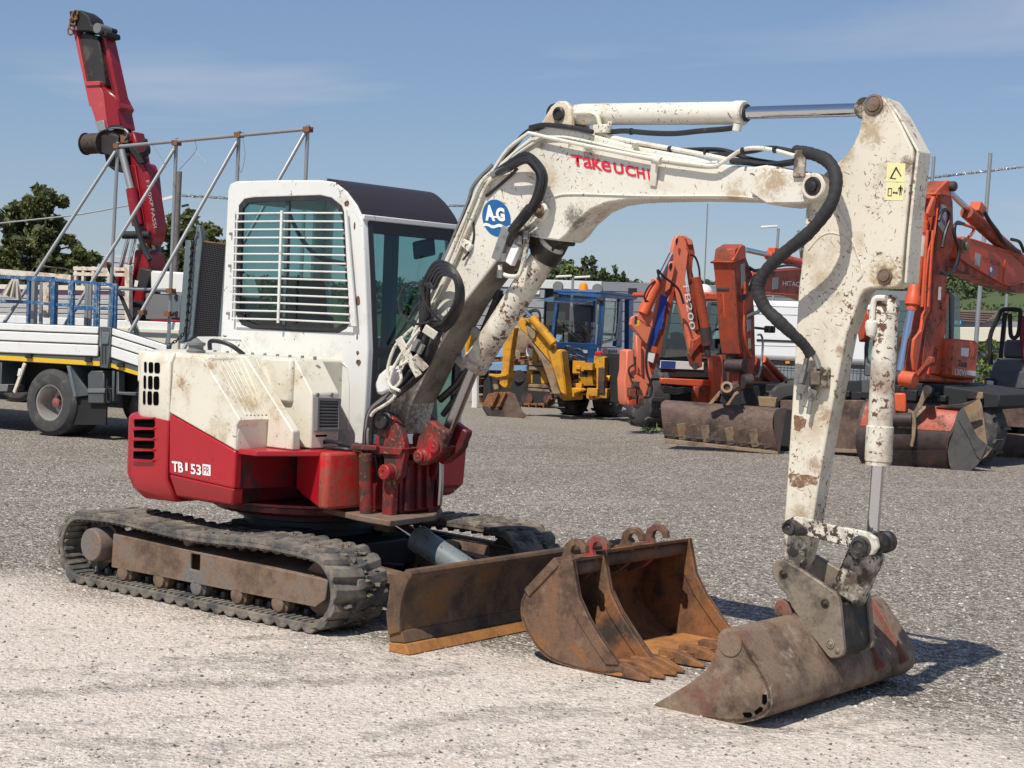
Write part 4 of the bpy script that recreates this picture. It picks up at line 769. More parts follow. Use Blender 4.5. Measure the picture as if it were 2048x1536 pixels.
for (a, c_, r) in (((1608, 742), (1602, 765), .020), ((1600, 765), (1598, 800), .014), ((1628, 780), (1622, 800), .016), ((1622, 800), (1617, 828), .012)): b = MB(); b.cyl(U.Y(*a, -.285), U.Y(*c_, -.285), r, 8); b.build('quick_coupling', m_fit, EX)
for k, (a, c_, r) in enumerate((((1606, 768), (1600, 785), .021), ((1628, 778), (1624, 792), .022))): b = MB(); b.cyl(U.Y(*a, -.285), U.Y(*c_, -.285), r, 6); b.build('coupling_nut', m_fit, EX)
b = MB(); b.obox(U.Y(1640, 755, -.27), (.045, 0, 0), (0, .028, 0), (0, 0, .05)); b.build('shut_off_block', m_grimy, EX, bevel=.012)
b = MB(); b.obox(U.Y(1632, 756, -.305), (.024, 0, 0), (0, .012, 0), (0, 0, .032)); b.build('shut_off_valve', m_plate, EX, bevel=.006)
# ------------------------------------------------------------------ lettering and stickers
yb_ = YB0-.0025
xs_ = [(1142, 1168, 'T', 0), (1165, 1186, 'a', 1), (1183, 1206, 'K', 0), (1201, 1224, 'e', 1), (1226, 1249, 'U', 0), (1249, 1273, 'C', 0), (1272, 1291, 'H', 0), (1294, 1301, 'I', 0)]
def base(px): t = (px-1148)/(1297-1148); return 331+28*t
def topy(px): t = (px-1142)/(1301-1142); return 308.5+30.5*t
for a, c_, ch, _ in xs_:
    o, x, u = U.Y(a+3, base(a+3), yb_), U.Y(c_, base(c_), yb_), U.Y(a, topy(a), yb_)
    text(ch, o, x-o, u-o, m_redlogo, EX, weight=.012 if _ else .035)
c = U.Y(992.5, 436, yb_); ax, az = U.Y(1021, 438, yb_)-c, U.Y(990, 399, yb_)-c
b = MB(); b.prism([c+ax*math.cos(k*math.pi/24)+az*math.sin(k*math.pi/24) for k in range(48)], (0, .0012, 0)); b.build('round_sticker', m_bluelogo, EX)
c2 = c-V(0, .0016, 0)
def dsk(pts, mt, nm): b = MB(); b.prism([c2+ax*x+az*z for x, z in pts], (0, .0008, 0)); return b.build(nm, mt, EX)
dsk([(-.95+i*.19, -.36+.06*math.sin(i*1.3)) for i in range(11)]+[(.95-i*.19, -.52+.06*math.sin((10-i)*1.3)) for i in range(11)], m_wht, 'wave_mark')
text('A', c2+ax*-.76+az*-.18, ax*.70, az*.86, m_wht, EX, weight=.055); text('G', c2+ax*.02+az*-.16, ax*.62, az*.74, m_wht, EX, weight=.055)
dsk([(-.4, .0), (.3, .02), (.3, .1), (-.4, .1)], m_wht, 'letter_bar')
ya_ = YA0-.0015
for q in (((1775, 326), (1811, 327), (1809, 364), (1772, 363)), ((1773, 364.5), (1810, 365.5), (1806, 401), (1770, 400))): b = MB(); b.prism(ys(q, ya_), (0, .001, 0)); b.build('warning_sticker', m_yel, EX)
def poly(pts, mt=m_ink, nm='pictogram'): b = MB(); b.prism(ys(pts, ya_-.0012), (0, .0008, 0)); return b.build(nm, mt, EX)
poly([(1779, 357), (1792, 333), (1794, 335), (1783, 355.5)]); poly([(1779, 357), (1783, 355.5), (1792, 356.5), (1792, 358.5)]); poly([(1792, 333), (1803, 352), (1801.5, 353.5), (1791, 337)])
b = MB(); b.ring(ys([(1776, 376), (1784, 376), (1783, 393), (1775, 392)], ya_-.001), ys([(1777.5, 378), (1782.7, 378), (1781.8, 391), (1776.5, 390.5)], ya_-.001), (0, .0008, 0)); b.build('pictogram', m_ink, EX)
poly([(1785, 385), (1788, 382), (1788, 384), (1793, 384.5), (1793, 382.5), (1796, 386), (1793, 389), (1793, 387), (1788, 386.5), (1788, 388.5)])
poly([(1799, 374), (1803, 374), (1803, 391), (1801.8, 391), (1801.5, 383), (1801, 383), (1800, 391), (1798.6, 391)]); poly([(1800, 370.5), (1802.4, 370.5), (1802.4, 373.4), (1800, 373.4)]); poly([(1796.5, 375), (1805.5, 375.6), (1805.5, 382), (1804.6, 382), (1804.2, 377.5), (1797.5, 377.3), (1797.2, 382), (1796.3, 382)])
# ================================================================== two loose buckets on the ground
B1 = Fr(*[U.o[i]+U.fw[i]*2.0+U.lf[i]*-.35 for i in (0, 1)], .70)
B2 = Fr(*[U.o[i]+U.fw[i]*2.0+U.lf[i]*.15 for i in (0, 1)], .70)
z8 = lambda pts: zoomed(pts, 720, 980, .37109)
near_side = z8([(1065, 385), (1145, 375), (1158, 450), (1180, 580), (1235, 700), (1310, 820), (1395, 945), (1410, 985), (1290, 992), (1140, 960), (1030, 920), (960, 860), (900, 770), (868, 680), (870, 600), (905, 530), (960, 460)])
prof = [(q.x, q.z) for q in [U.Y(*p, -.53) for p in near_side]]
zmin = min(z for x, z in prof); prof = [(x-2.0, z-zmin+.004) for x, z in prof]
def bucket(th, y0, y1, nteeth, seed, dx, scale, hooks, label):
    r_ = random.Random(seed); P3 = [V(x*scale+dx, 0, z*scale) for x, z in prof]
    outer = [P3[i] for i in range(7, 17)]+[P3[0], P3[1]]; outer = bez(outer, 4); cen = sum(P3, Vector())/len(P3)
    inner = [q+(cen-q).normalized()*.016 for q in outer]
    b = MB(); b.prism([V(q.x, y0, q.z) for q in outer+inner[::-1]], (0, y1-y0, 0)); b.build('shell', m_orust if nteeth > 3 else m_bucket, th, sharp=24)
    for y, mt, lb in ((y0, m_bucket, None), (y1-.018, m_orust, None)):
        b = MB(); b.prism([V(q.x, y, q.z) for q in P3], (0, .018, 0)); b.build('side_plate', mt, th, bevel=.004)
        b = MB(); ed = [P3[i] for i in range(1, 7)]; inn = [V(q.x-.075, 0, q.z-.012) for q in ed]; b.prism([V(q.x, y-.008, q.z) for q in ed+inn[::-1]], (0, .034, 0)); b.build('side_cutter', mt, th, bevel=.004)
    lipx, lipz = P3[6].x, P3[7].z
    b = MB(); b.prism([V(lipx-.20, y0, .0), V(lipx+.02, y0, .012), V(lipx+.02, y0, .030), V(lipx-.20, y0, .028)], (0, y1-y0, 0)); b.build('lip', m_ochre, th, bevel=.003)
    if nteeth > 3: b = MB(); b.box(P3[10].x+.1, lipx-.02, y0+.02, y1-.02, .030, .036); b.build('floor_plate', m_ochre, th)
    for k in range(nteeth):
        y = y0+.035+(y1-y0-.07)*k/(nteeth-1); hh = r_.uniform(-.01, .012)
        b = MB(); rows = []
        for t, wd, h0, h1 in ((-.09, .034, .010, .065), (.0, .034, .006, .07), (.07, .030, .006, .058), (.12, .024, .006, .042), (.17+hh, .012, .008, .022)): rows.append([V(lipx+t, y-wd, h0), V(lipx+t, y+wd, h0), V(lipx+t, y+wd*.8, h1), V(lipx+t, y-wd*.8, h1)])
        b.loft(rows); b.build('tooth', m_orust, th, bevel=.006)
    tx, tz = P3[0].x, P3[0].z
    b = MB(); b.tube([(tx+.045, y0-.004, tz-.035), (tx+.045, y1+.004, tz-.035)], .04, 14); b.build('top_tube', m_bucket, th)
    ref = [(x, z) for x, z in ((-.14, -.10), (-.02, -.02), (.0, .03), (.015, .085), (.055, .118), (.105, .118), (.142, .09), (.15, .055), (.12, .05), (.11, .075), (.085, .088), (.06, .078), (.05, .05), (.058, .02), (.075, .0), (.08, -.05), (.0, -.12), (-.10, -.16))]
    for y in hooks:
        b = MB(); b.prism([V(tx+x, y-.017, tz+z) for x, z in ref], (0, .034, 0)); b.build('hook_ear', m_bucket if y == hooks[0] else rusty('red tinged steel', ((.10, .045, .035), (.17, .085, .06), (.2, .12, .09), (.33, .05, .04), .45), 5), th, bevel=.004)
    b = MB(); b.bar(V(tx-.19, (y0+y1)/2, tz-.19), V(tx-.0, (y0+y1)/2, tz-.0), min(.3, y1-y0+.02), .05); b.build('back_bar', m_bucket, th, bevel=.006)
t1 = thing('digging_bucket', 'narrow rusty toothed digging bucket lying loose at the dozer blade, nearest of the pair', 'excavator bucket', B1, 'loose excavator buckets beside the dozer blade')
bucket(t1, -.18, .10, 3, 1, 0, 1.0, (-.13, .05), '')
t2 = thing('digging_bucket', 'wide rusty toothed digging bucket with orange floor, between narrow bucket and ditching bucket', 'excavator bucket', B2, 'loose excavator buckets beside the dozer blade')
bucket(t2, -.385, .42, 5, 2, -.04, 1.03, (-.10, .12), '')
# ================================================================== ground
def ground_mat():
    t = NT('gravel yard'); P = t.n('ShaderNodeNewGeometry').outputs['Position']
    sx = t.n('ShaderNodeSeparateXYZ'); t.l(P, sx.inputs[0])
    def vor(sc, feat='F1', rnd=1):
        q = t.n('ShaderNodeTexVoronoi'); q.feature = feat; q.inputs['Scale'].default_value = sc; q.inputs['Randomness'].default_value = rnd; t.l(P, q.inputs['Vector']); return q
    v1, v2, v3 = vor(72), vor(36), vor(150)
    def val(q):
        h = t.n('ShaderNodeSeparateColor'); t.l(q.outputs['Color'], h.inputs[0]); return h.outputs[0]
    a, b_, c3 = val(v1), val(v2), val(v3)
    f = t.math('ADD', t.math('MULTIPLY', a, .55), t.math('MULTIPLY', b_, .45)); f = t.math('ADD', t.math('MULTIPLY', f, .75), t.math('MULTIPLY', c3, .25))
    rp = t.n('ShaderNodeValToRGB'); e = rp.color_ramp.elements; e[0].position = .2; e[0].color = (.10, .088, .074, 1); e[1].position = .80; e[1].color = (.70, .645, .575, 1)
    m = rp.color_ramp.elements.new(.45); m.color = (.225, .192, .156, 1); m = rp.color_ramp.elements.new(.62); m.color = (.365, .318, .265, 1)
    t.l(f, rp.inputs[0]); c = rp.outputs[0]
    big = t.noise(.35, 5, .6, P); c = t.mix(t.ramp(big, .5, .72, 0, .55), c, (.22, .175, .13))
    c = t.mix(t.ramp(t.noise(.5, 6, .62, P, 0, (2.0, 1, 1)), .54, .72, 0, .5), c, (.42, .365, .305))
    mp_ = t.n('ShaderNodeMapping'); mp_.inputs['Rotation'].default_value = (0, 0, R(-14)); t.l(P, mp_.inputs[0]); st_ = t.ramp(t.noise(1.0, 5, .55, mp_.outputs[0], .3, (.16, 1.7, 1)), .56, .70, 0, .38); c = t.mix(st_, c, (.46, .41, .35))
    # pale trodden dust near the machine: edge runs from the left middle to the lower right corner
    ed = t.math('ADD', t.math('MULTIPLY', sx.outputs['X'], .52), sx.outputs['Y']); ed = t.math('ADD', ed, t.math('MULTIPLY', t.math('SUBTRACT', t.noise(.55, 8, .68, P), .5), 4.2))
    du = t.ramp(ed, 8.7, 7.6); fine = t.noise(7, 8, .72, P); mq = t.n('ShaderNodeMapping'); mq.inputs['Rotation'].default_value = (0, 0, R(-24)); t.l(P, mq.inputs[0]); pat = t.noise(.9, 8, .66, mq.outputs[0], .5, (.55, 1.9, 1))
    du = t.math('MULTIPLY', du, t.ramp(t.math('ADD', t.math('MULTIPLY', fine, .5), t.math('MULTIPLY', pat, .8)), .42, .62))
    dcol = t.mix(t.noise(3, 6, .7, P), (.55, .475, .40), (.78, .70, .62)); du = t.math('MULTIPLY', du, t.ramp(t.noise(30, 4, .75, P), .36, .54, .80, 1.0))
    spk = t.math('MULTIPLY', t.ramp(c3, .10, .02), t.ramp(t.noise(5, 3, .5, P), .42, .6)); dcol = t.mix(spk, dcol, (.16, .14, .12))
    c = t.mix(t.math('MULTIPLY', du, .92), c, dcol)
    # far part of the yard: worn pale strip
    far = t.ramp(t.math('ADD', sx.outputs['Y'], t.math('MULTIPLY', t.noise(.5, 6, .6, P), 5)), 27, 30); c = t.mix(t.math('MULTIPLY', far, .6), c, (.36, .32, .26))
    t.l(c, t.b.inputs['Base Color']); t.b.inputs['Roughness'].default_value = .95; t.b.inputs['Specular IOR Level'].default_value = .2
    h = t.math('ADD', t.math('MULTIPLY', v1.outputs['Distance'], -1.0), t.math('MULTIPLY', v2.outputs['Distance'], -1.6)); h = t.math('MULTIPLY', h, t.math('SUBTRACT', 1.0, t.math('MULTIPLY', du, .75)))
    q = t.n('ShaderNodeBump'); q.inputs['Strength'].default_value = .9; q.inputs['Distance'].default_value = .02; t.l(h, q.inputs['Height']); t.l(q.outputs[0], t.b.inputs['Normal'])
    return t.m
m_ground = ground_mat()
b = MB(); b.add([(-900, -60, 0), (900, -60, 0), (900, 1500, 0), (-900, 1500, 0)], [(0, 1, 2, 3)]); structure(b.build('ground', m_ground))
# loose stones on the yard
def stones(n, y0, y1, s0, s1, name, mt):
    vs, fs = [], []; base = np.array([(1, 0, 0), (-.5, .87, 0), (-.5, -.87, 0), (.2, .1, .8), (1, .2, -.3)]); k = 0
    for i in range(n):
        y = y0+(y1-y0)*RNG.random()**1.5; x = (RNG.random()*2-1)*(y*.36); s = s0+(s1-s0)*RNG.random()**3; a = RNG.random()*6.28
        pt = np.array([(1, 0, 0), (.1, .9, 0), (-.9, .3, 0), (-.3, -.9, 0), (.35, .1, .7), (-.35, 0, .6)])*(1+.35*(RNG.random((6, 1))-.5)); ca, sa = math.cos(a), math.sin(a)
        q = np.stack([(pt[:, 0]*ca-pt[:, 1]*sa)*s+x, (pt[:, 0]*sa+pt[:, 1]*ca)*s+y, pt[:, 2]*s*.8], 1); vs += q.tolist(); fs += [(k, k+1, k+4), (k+1, k+2, k+5, k+4), (k+2, k+3, k+5), (k+3, k, k+4, k+5)]; k += 6
    b = MB(); b.v = vs; b.f = fs; return b.build(name, mt, sharp=60, kind='stuff')
t = NT('loose stones'); gi = t.n('ShaderNodeNewGeometry'); rp = t.n('ShaderNodeValToRGB'); e = rp.color_ramp.elements; e[0].color = (.07, .062, .055, 1); e[1].color = (.62, .59, .54, 1); t.l(gi.outputs['Random Per Island'], rp.inputs[0]); t.l(rp.outputs[0], t.b.inputs['Base Color']); t.b.inputs['Roughness'].default_value = .9
tag(stones(26000, 5.2, 17, .004, .014, 'gravel', t.m), 'loose grey stones scattered over the gravel yard', 'gravel')
# ================================================================== behind the excavator
def at(px, py, D): r_ = ray(px, py); return CAMP+r_*(D/r_.y)
def FrAt(px, D, th=0): p = at(px, 768, D); return Fr(p.x, D, th)
def slab(name, mt, par, fr, pts, y0, th, bevel=.006, seg=1, label=None):
    b = MB(); b.prism(fr.YS(pts, y0), (0, th, 0)); return b.build(name, mt, par, bevel=bevel, seg=seg, label=label)
def slabx(name, mt, par, fr, pts, x0, th, bevel=.006, label=None):
    b = MB(); b.prism(fr.XS(pts, x0), (-th, 0, 0)); return b.build(name, mt, par, bevel=bevel, seg=1, label=label)
def rod(name, mt, par, p, q, r, n=12, r2=None): b = MB(); b.cyl(p, q, r, n, r2); return b.build(name, mt, par)
def pipe(name, mt, par, pts, r, n=8, seg=6): b = MB(); b.tube(bez(pts, seg), r, n); return b.build(name, mt, par)
def bx(name, mt, par, x0, x1, y0, y1, z0, z1, bevel=.01): b = MB(); b.box(x0, x1, y0, y1, z0, z1); return b.build(name, mt, par, bevel=bevel, seg=1)
def barp(name, mt, par, p, q, w_, h_, up=(0, 1, 0)): b = MB(); b.bar(p, q, w_, h_, up); return b.build(name, mt, par, bevel=.003, seg=1)
m_alu = paint('white side board paint', (.74, .74, .72), .4, dirt=((.5, .48, .43), .35, 3), chips=((.3, .27, .24), .3, 14))
m_alug = paint('grey aluminium boards', (.42, .42, .41), .45, dirt=((.28, .26, .23), .4, 3))
m_dgrey = paint('dark grey chassis paint', (.075, .085, .09), .5, dirt=((.15, .13, .11), .4, 5))
m_bgrey = paint('blue grey ramp paint', (.115, .15, .16), .5, dirt=((.2, .19, .17), .4, 6))
m_black = paint('chassis black', (.012, .012, .013), .7, var=.4)
m_yellow = paint('yellow conspicuity paint', (.72, .46, .02), .4, var=.05)
m_tyre = paint('dusty tyre', (.05, .05, .05), .85, var=.25, vs=6, dirt=((.17, .155, .14), .55, 5), bump=20)
m_rim = paint('silver rim', (.50, .49, .46), .35, .6, dirt=((.2, .18, .15), .4, 6))
m_hub = paint('faded red hub', (.25, .085, .085), .6)
m_galv = paint('galvanised tube', (.36, .37, .37), .45, .6, var=.15, dirt=((.22, .2, .18), .3, 6))
m_rustc = rusty('rusty clamp', ((.1, .05, .03), (.22, .1, .05), (.3, .17, .1), None, 0), 12)
m_blue = paint('chipped blue paint', srgb(44, 92, 134), .5, var=.15, dirt=((.36, .38, .38), .6, 9), chips=((.42, .43, .42), 1.2, 12))
m_cloth = paint('beige work cloth', (.50, .46, .39), .9, var=.1)
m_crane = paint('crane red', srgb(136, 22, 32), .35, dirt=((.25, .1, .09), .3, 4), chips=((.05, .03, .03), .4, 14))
m_craneLit = paint('crane red lightened as sunlit', srgb(176, 70, 74), .45, dirt=((.4, .2, .18), .3, 5), chips=((.08, .04, .03), .5, 14))  # lighter copy of the crane red: sunlight painted on the lit faces
m_pack = paint('black hose packet', (.025, .023, .022), .6, var=.5, dirt=((.12, .11, .085), .5, 3))
m_cream = paint('cream tarpaulin', (.66, .62, .50), .7, var=.06)
m_rwhite = paint('rust stained white frame', (.68, .62, .52), .5, dirt=((.36, .18, .08), .8, 8), chips=(BRN, .9, 14))
m_cabw = paint('truck cab white', (.72, .71, .66), .35, var=.03)
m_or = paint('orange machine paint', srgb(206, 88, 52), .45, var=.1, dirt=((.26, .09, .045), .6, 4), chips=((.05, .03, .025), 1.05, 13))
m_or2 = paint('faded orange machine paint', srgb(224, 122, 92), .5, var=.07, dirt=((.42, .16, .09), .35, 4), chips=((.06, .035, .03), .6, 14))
m_orw_shade = paint('worn orange paint darkened for shade', srgb(170, 68, 42), .48, var=.12, dirt=((.13, .055, .03), .85, 4), chips=((.035, .025, .02), 1.25, 11), scratch=((.09, .05, .035), 1.0))  # real wear, also the darker copy that paints shade on side faces
m_yl = paint('yellow loader paint', srgb(205, 146, 34), .45, var=.12, dirt=((.22, .13, .04), .7, 4), chips=((.06, .035, .02), .9, 14))
m_dkbl = paint('cab blue', srgb(34, 78, 128), .42, var=.12, dirt=((.12, .13, .15), .5, 5), chips=((.07, .05, .04), .5, 14))
m_bw = rusty('brown worn bucket', ((.06, .04, .035), (.15, .10, .075), (.25, .20, .15), (.10, .06, .05), .35), 2.6, .75, .1)
m_bd = rusty('dark maroon bucket steel', ((.03, .022, .022), (.065, .045, .042), (.10, .075, .065), (.22, .06, .03), .15), 2.4, .65, .15)
m_brim = rusty('bucket flank steel', ((.05, .05, .05), (.085, .085, .082), (.13, .12, .11), (.16, .10, .06), .2), 3, .7, .2)
m_tan = rusty('tan rust plate', ((.14, .09, .055), (.28, .21, .14), (.33, .27, .19), (.30, .13, .04), .3), 3.5, .85, 0)
m_bgl = glass('machine cab glass', (.42, .56, .53), .10); m_cgl = glass('clear pane', (.86, .9, .9), .06)
m_grhood = paint('grey engine hood', (.10, .105, .115), .5, var=.1)
m_lens = paint('lamp lens', (.7, .7, .68), .15); m_amber = paint('amber lens', (.75, .30, .02), .2); m_redlens = paint('red lens', (.5, .02, .02), .2)
m_patch = paint('grey sticker', (.35, .36, .36), .4)
def wheel(par, c, axis, r, wd, rim, mt_rim, lugs=0, hub=None):
    """tyre with its rim; c = middle of the outer face, axis points outwards"""
    c, ax = Vector(c), Vector(axis).normalized()
    b = MB(); b.lathe(c, -ax, [(0.04, rim), (0.0, rim*1.06), (-.01, rim*1.25), (0, r*.86), (.035, r*.96), (.06, r), (wd-.06, r), (wd-.03, r*.95), (wd, r*.8), (wd, rim), (.04, rim)], 40)
    e1 = ax.orthogonal().normalized(); e2 = ax.cross(e1)
    if lugs:
        for k in range(lugs):
            a = 2*math.pi*k/lugs; d = e1*math.cos(a)+e2*math.sin(a); t_ = -e1*math.sin(a)+e2*math.cos(a); s = 1 if k % 2 else -1
            b.obox(c-ax*(wd*.5+s*wd*.22)+d*(r+.008), t_*r*.05+ax*s*.05*wd, ax*wd*.26, d*.02)
    ty = b.build('tyre', m_tyre, par, sharp=28)
    b = MB(); b.lathe(c-ax*.03, -ax, [(0, rim*1.02), (-.012, rim*1.03), (-.012, rim*.95), (.02, rim*.90), (wd*.45, rim*.86), (wd*.5, rim*.5), (wd*.38, rim*.30), (wd*.38, 0)], 32); b.build('rim', mt_rim, ty)
    if hub:
        b = MB(); b.lathe(c-ax*(.03+wd*.38), ax, [(0, rim*.34), (.05, rim*.36), (.06, rim*.30), (.14, rim*.26), (.15, rim*.12), (.16, 0)], 20)
        for k in range(10): a = k*math.pi/5; b.cyl(c-ax*(.03+wd*.38)+(e1*math.cos(a)+e2*math.sin(a))*rim*.34, c-ax*(wd*.38-.03)+(e1*math.cos(a)+e2*math.sin(a))*rim*.34, .018, 6)
        b.build('hub', hub, ty)
    return ty
# ------------------------------------------------------------------ flatbed truck on the left
K = Fr(-6.11, 20.97, .50)
TK = thing('flatbed_truck', 'white flatbed lorry with aluminium side boards and yellow stripe parked at left', 'truck', K)
zt = lambda pts: zoomed(pts, 0, 640, .16931)
def board(pts, n, nm='side_board', far=0):            # three planks with recessed joints
    a, b_, c_, d_ = K.YS(zt(pts), -.02)
    cuts = [0, .265, .60, 1.0]
    for k in range(n):
        t0, t1 = cuts[k]+.022, cuts[k+1]-.022
        b = MB(); b.prism([a.lerp(d_, t0), b_.lerp(c_, t0), b_.lerp(c_, t1), a.lerp(d_, t1)], (0, .03, 0)); b.build(nm, m_alu, TK, bevel=.012, seg=2)
    b = MB(); b.prism([a+V(0, .032, 0), b_+V(0, .032, 0), c_+V(0, .032, 0), d_+V(0, .032, 0)], (0, .01, 0)); b.build('board_back', m_dgrey, TK)
board([(-2200, -60), (1155, 72), (1150, 438), (-2200, 300)], 3); board([(1310, 85), (1960, 290), (1960, 660), (1305, 450)], 3)
slab('corner_post', m_dgrey, TK, K, zt([(1178, 78), (1308, 85), (1290, 440), (1275, 572), (1180, 565)]), -.05, .10, .008)
slab('post_latch', m_bgrey, TK, K, zt([(1200, 140), (1285, 145), (1275, 285), (1195, 285)]), -.07, .03, .006)
for x in (1205, 1240): slab('post_groove', m_black, TK, K, zt([(x, 300), (x+14, 300), (x+12, 520), (x-2, 520)]), -.0525, .004, 0)
slab('bed_rail', m_dgrey, TK, K, zt([(-2200, 230), (1178, 440), (1178, 552), (-2200, 350)]), .0, .12, .006); slab('bed_rail', m_dgrey, TK, K, zt([(1285, 455), (1960, 670), (1960, 760), (1285, 545)]), .0, .12, .006)
slab('yellow_stripe', m_yellow, TK, K, zt([(-2200, 285), (1178, 488), (1178, 542), (-2200, 338)]), -.004, .004, 0); slab('yellow_stripe', m_yellow, TK, K, zt([(1290, 506), (1960, 712), (1960, 757), (1288, 552)]), -.004, .004, 0)
for px, py in ((345, 425), (1050, 470), (1430, 530)): p = K.Y(*zt([(px, py)])[0], -.02); b = MB(); b.obox(p, (.045, 0, 0), (0, .02, 0), (0, 0, .03)); b.cyl(p+V(-.06, -.01, -.01), p+V(.06, -.01, -.01), .014, 8); b.build('latch', m_black, TK)
bz = K.Y(90, 700, 0).z; ez = K.Y(210, 725, 0)
bx('bed_floor', m_dgrey, TK, -6, ez.x, .05, 2.35, bz-.12, bz+.02); bx('far_side_board', m_alu, TK, -6, ez.x+.2, 2.35, 2.39, bz+.0, bz+.42)
slab('tail_board', m_cream, TK, K, [(222, 655), (356, 660), (356, 700), (322, 699), (300, 690), (222, 668)], 2.3, .04, .006); 
b = MB(); p0, p1 = K.Y(221, 720, .1), K.Y(330, 760, .1); b.prism([p0, p1, p1+V(0, 2.2, 0), p0+V(0, 2.2, 0)], (0, 0, .05)); b.build('tail_floor', m_dgrey, TK)
bx('chassis', m_black, TK, -6, 1.6, .45, 1.9, .55, .95); slab('stake_cap', m_bgrey, TK, K, [(324, 688), (338, 688), (337, 700), (322, 700)], .05, .06)
cz = K.Y(97, 805, -.02); wheel(TK, (cz.x, -.02, .445), (0, -1, 0), .445, .62, .235, m_rim, 0, m_hub); wheel(TK, (cz.x, 2.4, .445), (0, 1, 0), .445, .6, .235, m_rim); wheel(TK, (cz.x+1.35, .45, .42), (0, -1, 0), .42, .5, .2, m_black); wheel(TK, (cz.x+1.35, 2.35, .42), (0, 1, 0), .42, .6, .2, m_black)
slab('mudguard', m_bgrey, TK, K, zt([(782, 538), (815, 545), (905, 905), (870, 915)]), -.02, .5, .006); slab('mudguard_stay', m_dgrey, TK, K, zt([(825, 560), (1030, 830), (1040, 890), (905, 905)]), .02, .03, .004)
slab('mud_flap', m_black, TK, K, zt([(900, 920), (1260, 900), (1250, 1240), (870, 1240)]), .06, .03, .004)
slab('battery_box', m_dgrey, TK, K, zt([(1032, 640), (1075, 600), (1225, 600), (1230, 985), (1035, 985)]), .0, .35, .012); slab('box_lid', m_plastic, TK, K, zt([(1030, 810), (1235, 810), (1235, 862), (1030, 862)]), -.015, .3, .006)
slab('outrigger_frame', m_dgrey, TK, K, zt([(1375, 600), (1400, 600), (1400, 850), (1600, 855), (1600, 895), (1370, 880)]), .02, .12, .006); slab('frame_strut', m_dgrey, TK, K, zt([(1320, 600), (1350, 600), (1345, 960), (1320, 960)]), .02, .1)
pipe('air_hose', m_black, TK, K.YS(zt([(1270, 700), (1260, 850), (1265, 950), (1290, 975), (1310, 950), (1300, 860), (1280, 780)]), .0), .012)
barp('splash_bar', m_rwhite, TK, K.Y(50, 727, -.03), K.Y(29, 785, -.03), .05, .03); slab('marker_lamp', m_lens, TK, K, zt([(215, 570), (250, 575), (240, 665), (195, 665)]), -.05, .04, .008); slab('tank', m_dgrey, TK, K, zt([(-900, 480), (20, 490), (15, 860), (-900, 850)]), .02, .6); slab('tool_locker', m_plastic, TK, K, zt([(-300, 760), (90, 760), (85, 845), (-300, 845)]), -.03, .3)
# loading ramp folded upright on the tail
z9 = lambda pts: zoomed(pts, 220, 380, .19534)
for j, (pts, mt) in enumerate((([(770, 515), (828, 515), (765, 1560), (695, 1560)], m_bgrey), ([(862, 520), (880, 360), (912, 360), (940, 525), (848, 1500), (780, 1560)], m_bgrey), ([(1180, 560), (1215, 562), (1140, 1500), (1105, 1500)], m_bgrey))): slab('ramp_rail', mt, TK, K, z9(pts), .25, .10, .008)
RAMP = slab('ramp_mesh', m_black, TK, K, z9([(940, 530), (1180, 562), (1105, 1500), (850, 1500)]), .31, .012, 0)
b = MB(); A_, B_, C_, D_ = K.YS(z9([(940, 530), (1180, 562), (1105, 1500), (850, 1500)]), .295)
for k in range(46):
    t = k/46; b.bar(A_.lerp(D_, t), B_.lerp(C_, t+.02), .010, .012, (0, 1, 0))
for k in range(16):
    t = k/15; b.bar(A_.lerp(B_, t), D_.lerp(C_, t), .009, .010, (0, 1, 0))
b.build('ramp_grating', paint('dark mesh', (.028, .028, .03), .6), RAMP, kind='stuff')
slab('ramp_top', m_rustc, TK, K, z9([(935, 515), (1180, 548), (1180, 562), (940, 532)]), .29, .04, .003)
def chain(name, par, fr, pts, y, r=.022):
    P = bez([fr.Y(a, b_, y) for a, b_ in pts], 12); b = MB(); acc = 0; last = P[0]; k = 0
    for q in P[1:]:
        while (q-last).length > r*2.3:
            d = (q-last).normalized(); c = last+d*r*1.15; s_ = d.orthogonal().normalized() if k % 2 else d.cross(d.orthogonal()).normalized()
            b.tube([c+d*r*1.5*math.cos(t*math.pi/4)+s_*r*.8*math.sin(t*math.pi/4) for t in range(8)], r*.32, 5, closed=True); last = last+d*r*2.3; k += 1
    return b.build(name, m_black, par)
chain('ramp_chain', TK, K, [(392, 455), (385, 480), (380, 560), (374, 640), (370, 662), (352, 682), (330, 693)], .2)
slab('chain_channel', m_black, TK, K, z9([(838, 540), (862, 540), (790, 1500), (762, 1500)]), .30, .06, 0)
